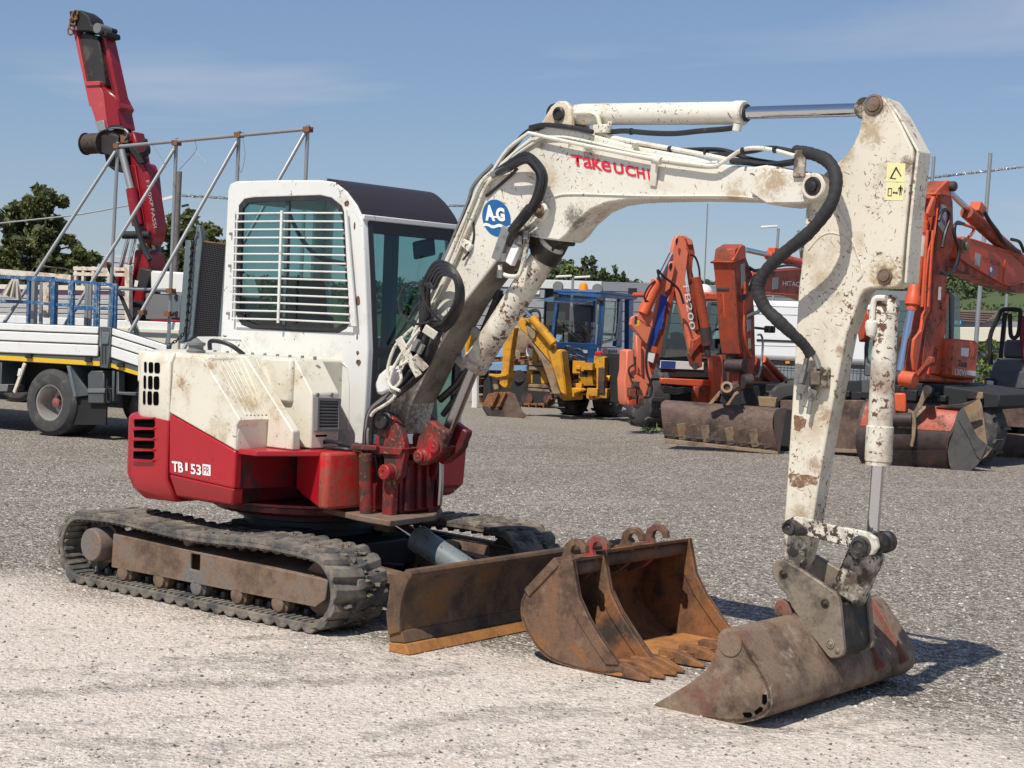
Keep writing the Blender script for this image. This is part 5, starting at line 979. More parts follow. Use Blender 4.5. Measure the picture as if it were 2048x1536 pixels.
# things on the lorry bed
CG = thing('metal_cage', 'chipped blue steel cage frame standing on the bed of the white flatbed lorry', 'cage', Fr(K.o.x, K.o.y, K.th))
z10 = lambda pts: zoomed(pts, 0, 520, .14648)
for x0, yt, x1, yb, w_ in ((400, 245, 385, 900, .045), (745, 255, 735, 900, .075), (955, 280, 945, 900, .035), (995, 285, 990, 900, .05), (1325, 305, 1320, 900, .065), (1355, 310, 1345, 900, .03), (1550, 330, 1530, 920, .05), (1590, 330, 1582, 670, .035)):
    a, c_ = K.Y(*z10([(x0, yt)])[0], .5), K.Y(*z10([(x1, yb)])[0], .5); barp('post', m_blue, CG, a, V(c_.x, c_.y, bz+.02), w_, w_)
for x0, y0, x1, y1, w_ in ((-300, 215, 385, 245, .05), (400, 250, 730, 265, .07), (770, 270, 960, 295, .045), (1000, 295, 1310, 318, .04), (1365, 322, 1590, 345, .04), (-300, 545, 385, 575, .045), (390, 575, 725, 605, .04), (770, 610, 945, 622, .035), (1370, 655, 1535, 660, .035)):
    barp('rail', m_blue, CG, K.Y(*z10([(x0, y0)])[0], .5), K.Y(*z10([(x1, y1)])[0], .5), w_, w_)
slab('gusset_plate', m_blue, CG, K, z10([(1005, 615), (1305, 625), (1300, 685), (1040, 680), (1005, 720)]), .48, .03)
for x, yt, w_, lb in ((460, 270, .11, 'thick grey metal profile upright beside the hanging beige cloth'), (570, 300, .05, 'thin grey metal profile upright next to the pale wrapped board'), (1195, 330, .06, 'left one of two grey profiles upright behind the wide blue gusset plate'), (1240, 330, .05, 'right one of two grey profiles upright behind the wide blue gusset plate')):
    a, c_ = K.Y(*z10([(x, yt)])[0], .9), K.Y(*z10([(x-15, 900)])[0], .9); o = MB(); o.bar(a, V(c_.x, c_.y, bz+.02), w_, w_*.7, (0, 1, 0)); o = o.build('metal_profile', m_galv, None, bevel=.004)
    tag(o, lb, 'metal bar', 'upright metal profiles on the lorry bed'); o.location = K.o; o.rotation_euler = (0, 0, -K.th)
def free(o, fr): o.location = fr.o; o.rotation_euler = (0, 0, -fr.th); return o
b = MB(); b.prism(K.YS(z10([(580, 310), (665, 300), (660, 720), (640, 790), (590, 785)]), .85), (0, .05, 0)); tag(free(b.build('wrapped_board', m_rwhite), K), 'pale wrapped board standing upright between the blue cage posts', 'board')
rows = []
for t in range(9):
    u_ = t/8; L0 = V(*z10([(160-150*u_, 255+215*u_)])[0], 0); R0 = V(*z10([(250+50*u_, 262+285*u_)])[0], 0); row = []
    for s_ in range(13):
        q = L0.lerp(R0, s_/12); row.append(K.Y(q.x, q.y+2*math.sin(s_*1.5)*u_, .42+.05*u_*math.sin(s_*1.7+.5)))
    rows.append(row)
b = MB(); b.loft(rows, False); tag(free(b.build('work_cloth', m_cloth), K), 'beige cloth hanging from the top rail of the blue cage', 'cloth')
b = MB(); q = K.Y(145, 640, 1.3); b.lathe((q.x-.3, q.y, bz+.02), (0, 0, 1), [(0, 0), (0, .26), (.28, .33), (.3, .35), (.30, .31), (.05, .25), (.05, 0)], 28); tag(free(b.build('tub', m_dgrey), K), 'grey round tub on the lorry bed behind the blue cage', 'tub')
# scaffold frame -----------------------------------------------------
SF = thing('scaffold_frame', 'tall galvanised scaffold tube frame with diagonal braces standing on the lorry bed', 'scaffold', K)
def sp(px, py, y): return K.Y(px, py, y)
def tube2(nm, a, ya_, c_, yc_, r=.026, drop=True):
    p, q = sp(*a, ya_), sp(*c_, yc_)
    if drop and q.z > bz+.02: d = q-p; q = p+d*((p.z-bz-.02)/(p.z-q.z))
    rod(nm, m_galv, SF, p, q, r, 10)
for a, c_ in (((236, 284), (219, 640)), ((353, 276), (338, 660)), ((478, 262), (462, 690)), ((616, 250), (596, 690))): tube2('standard', a, 1.9, c_, 1.9)
for a, c_ in (((231, 303), (12, 640)), ((349, 297), (130, 650)), ((474, 284), (268, 650)), ((612, 262), (400, 640))): tube2('diagonal_brace', a, 1.86, c_, .75)
rod('ledger', m_galv, SF, sp(238, 293, 1.84), sp(617, 258, 1.84), .026, 10); rod('ledger', m_galv, SF, sp(200, 577, 1.84), sp(345, 580, 1.84), .022, 10)
rod('diagonal_brace', m_black, SF, sp(215, 528, 1.95), sp(283, 690, 1.95), .028, 10)
for px, py in ((236, 292), (353, 286), (478, 270), (616, 259), (342, 582), (338, 628), (213, 530)):
    c = sp(px, py, 1.86); b = MB(); b.obox(c, (.05, 0, 0), (0, .05, 0), (0, 0, .035)); b.cyl(c-V(.08, 0, .02), c+V(.08, 0, .02), .014, 6); b.build('clamp', m_rustc, SF)
b = MB(); c = sp(285, 625, .8); b.obox(c, (.05, 0, 0), (0, .04, 0), (0, 0, .03)); b.build('clamp', m_rustc, SF)
pipe('tie_wire', m_galv, SF, [sp(305, 290, 1.84), sp(325, 320, 1.7), sp(333, 335, 1.7)], .006, 5); pipe('tie_wire', m_galv, SF, [sp(390, 282, 1.84), sp(391, 302, 1.84), sp(358, 340, 1.84)], .006, 5); pipe('tie_wire', m_galv, SF, [sp(391, 302, 1.84), sp(414, 327, 1.84)], .006, 5)
pipe('tie_wire', m_galv, SF, [sp(486, 275, 1.84), sp(490, 310, 1.84), sp(482, 345, 1.84), sp(476, 310, 1.84)], .005, 5)
# ------------------------------------------------------------------ crane lorry behind
K2 = FrAt(150, 27.5, .45)
T2 = thing('crane_truck', 'lorry with grey aluminium dropsides and purple stripe parked behind the flatbed lorry', 'truck', K2)
for k in range(5):
    y0 = 588+k*9.6; slab('side_board', m_alug, T2, K2, [(-60, y0-1.5), (256, y0+4), (256, y0+12.2), (-60, y0+6.7)], 0, .03, .008)
slab('purple_stripe', paint('purple stripe', (.11, .035, .07), .5), T2, K2, [(-60, 577), (256, 583), (256, 590), (-60, 585)], -.01, .03, 0); slab('board_cap', m_cream, T2, K2, [(-60, 568), (256, 573), (256, 583), (-60, 577)], -.02, .06)
slab('corner_post', m_rwhite, T2, K2, [(249, 530), (258, 530), (258, 648), (249, 648)], -.03, .1); slab('yellow_stripe', m_yellow, T2, K2, [(-60, 632), (250, 642), (250, 649), (-60, 640)], -.02, .04, 0)
bx('bed_floor', m_black, T2, -5, K2.Y(256, 640, 0).x, .05, 2.3, .5, 1.1)
for x0 in (148, 163, 183, 215, 252): slab('stake', m_rwhite, T2, K2, [(x0, 533), (x0+5, 533), (x0+4, 575), (x0-1, 575)], .04, .06, .004)
for y0 in (537, 548): barp('stake_rail', m_rwhite, T2, K2.Y(148, y0, .06), K2.Y(257, y0+2, .06), .06, .05)
slab('cab_body', m_cabw, T2, K2, [(300, 541), (372, 545), (385, 590), (300, 582)], .2, 2.0, .03); slab('cab_lower', m_plastic, T2, K2, [(290, 586), (385, 590), (385, 640), (290, 640)], .25, 1.9, .02); slab('cab_panel', m_bgrey, T2, K2, [(338, 590), (362, 590), (360, 636), (335, 636)], .2, .1, .01)
for py in (595, 628): rod('panel_hole', m_black, T2, K2.Y(354, py, .19), K2.Y(354, py, .21), .05)
slab('fender', m_crane, T2, K2, [(300, 638), (358, 640), (358, 650), (300, 650)], .1, 1.5); slab('underbody', m_black, T2, K2, [(255, 600), (360, 645), (360, 760), (-60, 760), (-60, 650)], .4, 1.4, 0)
for px in (30, 330): c = K2.Y(px, 760, 0); wheel(T2, (c.x, .0, .5), (0, -1, 0), .5, .5, .26, m_rim)
b = MB(); rows = []
for s_ in range(9):
    t = s_/8; top = [(62, 558), (64, 538), (70, 531), (100, 533), (125, 535), (146, 541), (150, 560)]; rows.append([K2.Y(a, b_+random.uniform(-.8, .8)*(1 if 0 < j < 6 else 0)+t*2, .5+1.2*t) for j, (a, b_) in enumerate(top)])
b.loft(rows, False); tag(free(b.build('tarpaulin_bundle', m_cream), K2), 'cream tarpaulin bundle on the crane lorry left of the rusty rack', 'tarpaulin')
b = MB(); b.bar(K2.Y(-60, 538, .4), K2.Y(145, 556, .4), .10, .10); tag(free(b.build('long_beam', m_rwhite), K2), 'long pale beam lying along the side boards of the crane lorry', 'beam')
# knuckle boom crane
CR_ = thing('loader_crane', 'red knuckle boom crane raised against the sky on the lorry behind', 'crane', K2)
yk = .9
slab('column', m_crane, CR_, K2, [(255, 605), (262, 560), (268, 500), (282, 497), (300, 506), (300, 530), (292, 560), (285, 600), (285, 640), (258, 645)], yk, .45, .03)
b = MB(); c = K2.Y(273, 600, yk); b.lathe((c.x, yk+.1, 1.2), (0, 0, 1), [(0, 0), (0, .28), (.25, .28), (.3, .22), (.5, .22), (.55, .12), (.7, .12), (.7, 0)], 20); b.build('slew_motor', m_crane, CR_)
slab('main_boom', m_crane, CR_, K2, [(262, 330), (275, 322), (288, 326), (296, 345), (302, 400), (310, 450), (307, 476), (298, 492), (286, 480), (276, 450), (268, 400)], yk, .35, .03)
slab('boom_web', paint('deep red', srgb(120, 14, 28), .4), CR_, K2, [(258, 330), (270, 330), (288, 440), (292, 470), (284, 474), (268, 420)], yk-.04, .1, .01)
slab('boom_tip', m_crane, CR_, K2, [(254, 268), (267, 262), (274, 290), (280, 325), (262, 335), (258, 300)], yk, .3, .02)
rod('boom_cylinder', m_crane, CR_, K2.Y(263, 378, yk-.12), K2.Y(275, 450, yk-.12), .10, 16); rod('boom_cylinder_rod', m_galv, CR_, K2.Y(243, 300, yk-.12), K2.Y(264, 385, yk-.12), .065, 14)
for a, c_ in (((256, 476), (241, 536)), ((269, 478), (257, 536))): rod('lift_rod', m_chrome, CR_, K2.Y(*a, yk-.15), K2.Y(*c_, yk-.15), .038, 12); rod('lift_cylinder', m_crane, CR_, K2.Y(*c_, yk-.15), K2.Y(c_[0]-14, c_[1]+62, yk-.15), .07, 12)
rod('cross_shaft', m_black, CR_, K2.Y(246, 470, yk-.2), K2.Y(300, 470, yk-.1), .07, 12)
slab('control_box', m_pack, CR_, K2, [(278, 535), (302, 540), (294, 578), (268, 575)], yk-.25, .3, .02); slab('control_panel', m_lens, CR_, K2, [(270, 560), (277, 562), (274, 574), (268, 573)], yk-.27, .01, 0)
pipe('boom_hose', m_hose, CR_, K2.YS([(268, 430), (278, 465), (290, 500), (300, 520)], yk-.2), .05); rod('warning_lamp', m_redlens, CR_, K2.Y(300, 512, yk), K2.Y(299, 522, yk), .05)
# elbow with the winch
slab('elbow', m_black, CR_, K2, [(198, 262), (240, 258), (262, 270), (262, 300), (246, 346), (228, 342), (212, 330), (206, 300), (196, 308)], yk, .40, .02)
c0_, c1_ = K2.Y(171, 288, yk-.1), K2.Y(206, 286, yk-.1); dd = (c1_-c0_); Lw = dd.length; b = MB(); prof_ = [(0, 0), (0, .20), (.02, .20), (.02, .165)]
for k in range(5): prof_ += [(.03+k*(Lw-.08)/5, .165), (.03+(k+.5)*(Lw-.08)/5, .185)]
b.lathe(c0_, dd, prof_+[(Lw-.04, .165), (Lw-.04, .20), (Lw, .20), (Lw, 0)], 24); b.build('winch_drum', rusty('greasy wire rope', ((.03, .025, .02), (.08, .06, .045), (.13, .10, .07), None, 0), 14), CR_)
slab('winch_gear', m_pack, CR_, K2, [(200, 268), (218, 262), (236, 272), (236, 300), (222, 312), (202, 306)], yk-.15, .2, .02)
slab('elbow_link', m_black, CR_, K2, [(252, 290), (264, 290), (290, 318), (288, 326), (278, 328)], yk-.1, .1, .01); slab('elbow_plate', m_rustc, CR_, K2, [(240, 270), (256, 268), (255, 285), (241, 286)], yk-.12, .05, .005)
for k in range(4): pipe('elbow_hose', m_hose, CR_, K2.YS([(275+k*3, 290), (286+k*2, 285-k*2), (297-k, 292), (298-k*2, 306-k*2), (288, 312-k*3), (280, 305)], yk-.1-.03*k), .022)
for k in range(3): pipe('elbow_hose', m_hose if k else m_fit, CR_, K2.YS([(200+k*6, 262), (225, 256-k*2), (245, 257-k), (256, 266+k*3), (250, 280)], yk-.18), .022)
# folded jib pointing up
slab('jib', m_craneLit, CR_, K2, [(171, 168), (198, 167), (206, 186), (213, 243), (218, 258), (200, 262), (192, 246), (181, 213)], yk-.10, .05, .012)  # lit face of the jib, sunlight put into its pink
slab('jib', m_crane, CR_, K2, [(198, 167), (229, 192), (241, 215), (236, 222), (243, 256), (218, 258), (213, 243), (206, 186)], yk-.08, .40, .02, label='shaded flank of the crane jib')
slab('jib_collar', m_craneLit, CR_, K2, [(170, 163), (199, 162), (200, 171), (171, 172)], yk-.13, .3, .01); slab('jib_plate', m_galv, CR_, K2, [(190, 243), (207, 240), (211, 258), (196, 262)], yk-.14, .03, .004)
slab('hose_packet', m_pack, CR_, K2, [(157, 66), (175, 66), (196, 72), (214, 172), (198, 166), (173, 166)], yk-.02, .35, .02)
slab('extension', m_craneLit, CR_, K2, [(145, 58), (152, 58), (183, 212), (178, 212)], yk-.08, .2, .008); slab('extension', m_crane, CR_, K2, [(203, 66), (212, 72), (243, 212), (236, 216)], yk+.0, .25, .01, label='right extension arm of the folded jib'); slab('extension', paint('dark red', srgb(96, 12, 24), .4), CR_, K2, [(196, 72), (204, 70), (232, 190), (226, 192)], yk+.05, .2, .008)
slab('jib_head', m_black, CR_, K2, [(137, 22), (160, 20), (166, 24), (176, 32), (180, 42), (182, 50), (205, 50), (208, 56), (204, 60), (212, 62), (213, 72), (204, 74), (190, 66), (176, 62), (154, 62), (150, 50), (142, 46)], yk-.12, .4, .02)
for q in ((150, 30), (146, 40), (145, 50), (142, 60)): b = MB(); c = K2.Y(*q, yk-.16); b.tube([c+V(.05*math.cos(t*math.pi/4), .03*math.sin(t), .09*math.sin(t*math.pi/4)) for t in range(8)], .018, 6, closed=True); b.build('hook_link', m_rustc, CR_)
b = MB(); b.lathe(K2.Y(194, 56, yk-.2), (0, 1, 0), [(0, 0), (0, .09), (.3, .09), (.3, 0)], 16); b.build('jib_sheave', m_plastic, CR_)
def vtext(body, a, e, fr, yy, h, mt, par):          # lettering running down a boom
    o, x = fr.Y(*a, yy), fr.Y(*e, yy); d = x-o; u = V(-d.z, 0, d.x).normalized()*h; 
    if (d.cross(u)).y > 0: u = -u
    return text(body, o, d, u, mt, par)
vtext('F100XP', (291.5, 362), (301, 414), K2, yk-.006, .07, m_patch, CR_); vtext('FASSI', (301.6, 418), (307.5, 456), K2, yk-.006, .07, m_patch, CR_)
b = MB(); c = K2.Y(313, 640, 1.6); t_ = K2.Y(314, 426, 1.6); b.lathe((c.x, 1.6, 1.0), (t_.x-c.x, 0, t_.z-1.0), [(0, 0), (0, .08), (t_.z-1.1, .08), (t_.z-1.06, .11), (t_.z-1.0, .11), (t_.z-1.0, 0)], 14); b.build('exhaust_stack', m_dgrey, T2)
# ================================================================== yellow backhoe with a blue cab
F1 = FrAt(1180, 30.0, .38)
Y1 = thing('backhoe_loader', 'yellow backhoe loader with a blue cab and propped open rear window', 'backhoe', F1)
zy = lambda pts: zoomed(pts, 920, 440, .28653); zc = lambda pts: zoomed(pts, 1060, 480, .1432); zl = lambda pts: zoomed(pts, 920, 600, .16927)
# cab: near face looks at the camera (plane y=0), right flank on plane x
cr_ = F1.Y(1205, 650, 0).x
slab('front_post', m_dkbl, Y1, F1, zc([(350, 880), (385, 885), (360, 1100), (330, 1430), (280, 1400), (320, 1100)]), 0, .12, .01); slab('front_post', m_dkbl, Y1, F1, zc([(985, 835), (1030, 830), (1010, 1140), (985, 1470), (925, 1450), (955, 1100)]), 0, .12, .01)
slab('front_panel', m_dkbl, Y1, F1, zc([(280, 1395), (330, 1420), (880, 1445), (985, 1470), (960, 1560), (290, 1500)]), 0, .10, .01)
slab('roof_gutter', m_dkbl, Y1, F1, zc([(320, 692), (985, 738), (1005, 800), (960, 808), (400, 760)]), -.05, .3, .01)
xs0, xs1 = F1.Y(*zc([(340, 720)])[0], 0).x, F1.Y(*zc([(990, 760)])[0], 0).x; zr = F1.Y(*zc([(650, 720)])[0], 0).z
slabx('roof_side', m_dkbl, Y1, F1, zc([(985, 738), (1310, 768), (1508, 780), (1490, 835), (1250, 822), (1005, 800)]), xs1, .08, .01)
yr = F1.X(*zc([(1500, 800)])[0], xs1).y
b = MB(); b.box(xs0, xs1+.02, -.06, yr, zr-.03, zr+.03); b.build('cab_roof', m_dkbl, Y1, bevel=.02)
slabx('rear_post', m_dkbl, Y1, F1, zc([(1260, 825), (1300, 830), (1285, 1500), (1200, 1480), (1245, 1200)]), xs1, .08, .01); slabx('rear_post', m_dkbl, Y1, F1, zc([(1385, 830), (1450, 835), (1440, 1340), (1430, 1560), (1380, 1560)]), xs1, .1, .01)
slabx('door_frame', m_dkbl, Y1, F1, zc([(1010, 830), (1045, 835), (1030, 1100), (1000, 1440), (985, 1470)]), xs1, .06, .008); slabx('door_window', m_bgl, Y1, F1, zc([(1045, 835), (1255, 850), (1235, 1200), (1195, 1400), (1005, 1445), (1020, 1150)]), xs1-.03, .01, 0)
pipe('door_seal', m_cream, Y1, F1.XS(zc([(1250, 860), (1240, 1050), (1225, 1230), (1200, 1370), (1170, 1400), (1010, 1440)]), xs1+.01), .016)
slab('rear_lower_pane', m_cgl, Y1, F1, zc([(345, 1105), (925, 1150), (905, 1390), (880, 1430), (350, 1390), (325, 1360)]), .03, .01, 0)
pa = F1.YS(zc([(375, 782), (995, 822)]), -.02); pb = [q+V(-.12, -.75, -.12) for q in pa]
b = MB(); b.prism([pa[0], pa[1], pb[1], pb[0]], (0, 0, .012)); b.build('rear_upper_pane', glass('dusty pane', (.72, .76, .76), .16), Y1)
for q in pa: b = MB(); b.obox(q, (.06, 0, 0), (0, .05, 0), (0, 0, .03)); b.build('hinge', m_bd, Y1)
bx('cab_floor', m_black, Y1, xs0+.05, xs1-.02, .1, yr, F1.Y(1150, 690, 0).z-.25, F1.Y(1150, 690, 0).z-.15)
bx('far_post', m_dkbl, Y1, xs0, xs0+.08, yr-.1, yr, zr-1.5, zr); 
b = MB(); q = F1.Y(1150, 655, .7); b.box(q.x-.25, q.x+.25, .6, 1.0, q.z-.55, q.z-.1); b.box(q.x-.25, q.x+.25, 1.0, 1.12, q.z-.2, q.z+.45); b.build('seat', m_grhood, Y1, bevel=.05, seg=2)
for px, py in ((1128, 640), (1144, 650), (1166, 648)): q = F1.Y(px, py, .35); rod('control_lever', m_black, Y1, V(q.x, .35, q.z-.5), q, .018, 8)
b = MB(); q = F1.X(1215, 647, xs1-.5); c = q; b.tube([c+V(.19*math.cos(t*math.pi/6), .06*math.sin(t*math.pi/6), .17*math.sin(t*math.pi/6)) for t in range(12)], .018, 6, closed=True); b.build('steering_wheel', m_black, Y1)
for px, py, mt in ((1115, 573, m_plastic), (1194, 578, m_plastic)): c = F1.Y(px, py, -.05); b = MB(); b.lathe(c, (0, 1, 0), [(0, 0), (0, .10), (.06, .10), (.1, .05), (.1, 0)], 16); b.cyl(c+V(0, .05, 0), V(c.x, .05+c.y, zr), .015, 6); b.build('work_lamp', mt, Y1)
b = MB(); c = F1.Y(1167, 574, .1); b.lathe((c.x, c.y, zr+.02), (0, 0, 1), [(0, 0), (0, .09), (.05, .085), (.13, .07), (.16, .03), (.165, 0)], 16); b.build('beacon', m_amber, Y1)
c = F1.X(1265, 583, xs1-.1); b = MB(); b.obox(c, (.08, 0, 0), (0, .05, 0), (0, 0, .07)); b.cyl(c, V(c.x, c.y, zr), .015, 6); b.build('side_lamp', m_black, Y1, bevel=.01)
slab('lower_body', m_dkbl, Y1, F1, zy([(660, 880), (960, 890), (950, 1010), (830, 990), (660, 980)]), .02, .5, .01); slab('white_panel', m_wht, Y1, F1, zy([(852, 885), (955, 892), (950, 932), (850, 930)]), -.0, .02, .004)
slabx('lower_side', m_dkbl, Y1, F1, zy([(960, 888), (1125, 890), (1115, 1030), (1010, 1020), (955, 1010)]), xs1, .2, .01)
slabx('name_plate', m_lens, Y1, F1, zy([(962, 893), (1122, 895), (1120, 935), (960, 937)]), xs1+.01, .01, 0)
o, x, u = F1.X(*zy([(1032, 930)])[0], xs1+.013), F1.X(*zy([(1100, 929)])[0], xs1+.013), F1.X(*zy([(1032, 904)])[0], xs1+.013); text('BENFRA', o, x-o, u-o, m_ink, Y1, weight=.02)
slabx('name_stripe', m_redlogo, Y1, F1, zy([(1000, 895), (1028, 896), (1026, 935), (998, 936)]), xs1+.014, .002, 0); slabx('notice', m_lens, Y1, F1, zy([(1025, 945), (1108, 945), (1105, 1015), (1042, 1015)]), xs1+.01, .01, 0)
slabx('fender', m_yl, Y1, F1, zy([(1010, 1035), (1155, 1040), (1148, 1055), (1080, 1070), (1035, 1130), (1020, 1225), (1000, 1230), (1000, 1060)]), xs1+.05, .5, .015)
c = F1.X(*zy([(1100, 1245)])[0], xs1+.10); wheel(Y1, (xs1+.12, c.y, .50), (1, 0, 0), .50, .42, .27, m_yl, 22); c = F1.Y(*zy([(715, 1290)])[0], .4); wheel(Y1, (c.x+.25, .9, .50), (1, 0, 0), .50, .42, .26, m_black, 22); bx('underframe', m_black, Y1, c.x, xs1-.35, .3, 2.4, .35, 1.0)
# hydraulics, slew post and stabiliser of the backhoe
rr2 = random.Random(5)
for k in range(26):
    px, py = rr2.uniform(730, 1000), rr2.uniform(990, 1240); q = F1.Y(*zy([(px, py)])[0], rr2.uniform(-.45, -.05)); s_ = rr2.uniform(.04, .12); b = MB()
    if k % 3: b.obox(q, (s_, 0, 0), (0, s_*.8, 0), (0, 0, s_*rr2.uniform(.5, 1.0)))
    else: b.cyl(q-V(s_*1.6, 0, rr2.uniform(-.05, .05)), q+V(s_*1.6, 0, 0), s_*.6, 10)
    b.build('valve', m_yl if rr2.random() < .72 else m_black, Y1, bevel=.006)
for k in range(12): a = rr2.uniform(705, 830); bq = rr2.uniform(890, 960); pipe('hose', m_hose, Y1, F1.YS(zy([(a, bq), (a+rr2.uniform(0, 60), bq-30+rr2.uniform(0, 60)), (a+rr2.uniform(30, 110), bq+rr2.uniform(40, 110))]), -.3), .018)
slab('stabiliser', m_yl, Y1, F1, zy([(935, 945), (1008, 955), (1005, 1200), (950, 1195), (948, 1040), (930, 1035)]), -.4, .25, .015); slab('stabiliser_pad', m_bd, Y1, F1, zy([(965, 1030), (1010, 1035), (1008, 1215), (960, 1210)]), -.46, .05, .01); slab('tail_lamp', m_redlens, Y1, F1, zy([(942, 918), (990, 920), (990, 945), (942, 942)]), -.42, .1, .01)
slab('slew_post', m_yl, Y1, F1, zy([(755, 1170), (830, 1175), (855, 1190), (800, 1210), (800, 1240), (760, 1230)]), -.7, .3, .015)
# backhoe boom, dipper and bucket (nearer the camera)
yb1 = -1.0
slab('boom', m_yl, Y1, F1, zl([(690, 190), (780, 260), (785, 310), (890, 370), (900, 360), (1090, 540), (1080, 590), (1030, 600), (1080, 750), (960, 610), (850, 480), (760, 380), (720, 350), (670, 250)]), yb1, .28, .02)
slab('boom_knee', m_yl, Y1, F1, zl([(1030, 590), (1090, 580), (1130, 580), (1195, 590), (1200, 640), (1255, 1110), (1250, 1135), (1180, 1100), (1070, 750), (1040, 640)]), yb1-.04, .36, .03)
slab('boom_shade_web', m_tan, Y1, F1, zl([(830, 480), (1075, 760), (1190, 1110), (1090, 1110), (1010, 850), (960, 720)]), yb1-.01, .22, .01)
slab('boom_plate', m_tan, Y1, F1, zl([(785, 300), (890, 375), (890, 440), (860, 475), (790, 390)]), yb1-.05, .04, .01)
rod('boom_cylinder', m_yl, Y1, F1.Y(*zl([(850, 205)])[0], yb1-.08), F1.Y(*zl([(1105, 515)])[0], yb1-.08), .085, 16); rod('boom_cylinder_rod', m_chrome, Y1, F1.Y(*zl([(745, 100)])[0], yb1-.08), F1.Y(*zl([(850, 205)])[0], yb1-.08), .05, 12)
for k in range(2): pipe('boom_hose', m_hose, Y1, F1.YS(zl([(750, 200), (830, 130+k*14), (910, 120+k*10), (945, 180), (945, 300)]), yb1-.1), .022)
slab('dipper', m_yl, Y1, F1, zl([(500, 560), (560, 450), (630, 320), (640, 330), (600, 600), (560, 1010), (545, 1040), (500, 1030), (460, 990), (500, 760)]), yb1-.15, .25, .02)
slab('dipper_link', m_yl, Y1, F1, zl([(340, 870), (420, 880), (550, 865), (555, 900), (430, 920), (335, 895)]), yb1-.2, .12, .01); rod('dipper_ram', m_blk, Y1, F1.Y(*zl([(350, 890)])[0], yb1-.1), F1.Y(*zl([(365, 1120)])[0], yb1-.1), .035, 10); slab('crowd_link', m_tan, Y1, F1, zl([(380, 930), (450, 940), (460, 1060), (390, 1070)]), yb1-.1, .15, .02)
sh = zl([(260, 1240), (330, 1110), (420, 1090), (590, 1085), (570, 1130), (500, 1270), (275, 1275)]); slab('bucket_back', m_orust, Y1, F1, sh, yb1-.15, .08, .01)
slab('bucket_side', m_bw, Y1, F1, zl([(585, 1090), (640, 1110), (730, 1320), (780, 1355), (830, 1350), (720, 1405), (640, 1420), (570, 1405), (520, 1380), (500, 1280), (520, 1230)]), yb1-.18, .05, .008)
slab('bucket_belly', m_bd, Y1, F1, zl([(258, 1240), (500, 1275), (560, 1400), (350, 1385), (300, 1350), (262, 1290)]), yb1-.16, .35, .03)
for x in (340, 430): slab('bucket_ear', m_orust, Y1, F1, zl([(x, 1250), (x+90, 1090), (x+115, 1090), (x+40, 1260)]), yb1-.22, .05, .006)
slab('ballast_box', m_yl, Y1, F1, zl([(790, 740), (1010, 750), (1040, 1000), (780, 990)]), -.45, .3, .02)
for q in ([(770, 730), (1010, 740), (1015, 780), (775, 770)], [(780, 785), (1015, 790), (1015, 830), (785, 825)], [(755, 990), (1050, 1000), (1055, 1040), (760, 1030)], [(750, 1035), (1070, 1060), (1075, 1090), (755, 1070)]): slab('timber', m_tan, Y1, F1, zl(q), -.52, .35, .008)
slab('dark_gap', m_seat, Y1, F1, zl([(855, 840), (945, 845), (960, 985), (855, 985)]), -.46, .005, 0); slab('number_plate', m_lens, Y1, F1, zl([(785, 570), (860, 575), (845, 670), (768, 660)]), -.6, .01, .002); slab('tail_lamp', m_redlens, Y1, F1, zl([(805, 515), (860, 560), (855, 572), (800, 568)]), -.6, .06, .01); slab('lamp_post', m_yl, Y1, F1, zl([(860, 560), (910, 600), (910, 740), (850, 740)]), -.5, .1, .01)
# yellow crawler loader behind ---------------------------------------
F1b = FrAt(1000, 33.5, .35)
YC2 = thing('crawler_loader', 'yellow crawler machine with rusty tracks half hidden behind the yellow backhoe', 'crawler loader', F1b)
slab('engine_body', m_yl, YC2, F1b, zl([(600, 300), (760, 330), (780, 480), (790, 760), (600, 770), (590, 600)]), .4, 1.2, .04); slab('body_plate', m_tan, YC2, F1b, zl([(600, 590), (700, 600), (720, 740), (760, 770), (590, 770)]), .3, .12, .02)
b = MB(); b.lathe(F1b.Y(*zl([(725, 480)])[0], .3), (0, 1, 0), [(0, 0), (0, .06), (.02, .16), (.05, .26), (.2, .26), (.2, 0)], 24); b.build('pulley', m_tan, YC2)
slab('body_rear', m_yl, YC2, F1b, zl([(0, 500), (100, 380), (130, 390), (100, 560), (90, 900), (80, 1000), (0, 1000)]), .4, 1.0, .03)
ct = [(240, 1290), (205, 1180), (220, 900), (300, 790), (560, 770), (780, 790), (1000, 830), (1060, 900), (1075, 1180), (1000, 1300)]
P = F1b.YS(zl(ct), 0); zmn = min(q.z for q in P); P = [V(q.x, q.y, q.z-zmn+.02) for q in P]; slab('track_frame', m_seat, YC2, F1b, zl([(290, 830), (1040, 850), (1050, 1240), (260, 1240)]), .15, .3, 0)
for k in range(len(P)):
    a, c_ = P[k], P[(k+1) % len(P)]; n_ = max(1, int((c_-a).length/.16)); cen = sum(P, Vector())/len(P)
    for j in range(n_):
        q = a.lerp(c_, (j+.5)/n_); d = (c_-a).normalized(); nn = V(-d.z, 0, d.x); nn = nn if nn.dot(q-cen) > 0 else -nn; b = MB(); b.obox(q+V(0, .22, 0), d*.07, (0, .24, 0), nn*.022); b.obox(q+V(0, .22, 0)+nn*.04-d*.05, d*.012, (0, .24, 0), nn*.035); b.build('track_shoe', m_orust, YC2)
for k in range(4): rod('track_roller', m_bd, YC2, F1b.Y(*zl([(700, 900)])[0], .1) if k == 0 else P[0]+V(.5+.5*k, .1, .16), (F1b.Y(*zl([(700, 900)])[0], .14) if k == 0 else P[0]+V(.5+.5*k, .14, .16)), .13, 16)
pipe('white_handrail', m_cabw, YC2, F1b.YS(zl([(180, 900), (180, 1230), (165, 1290), (110, 1330), (20, 1350)]), -1.2), .075)
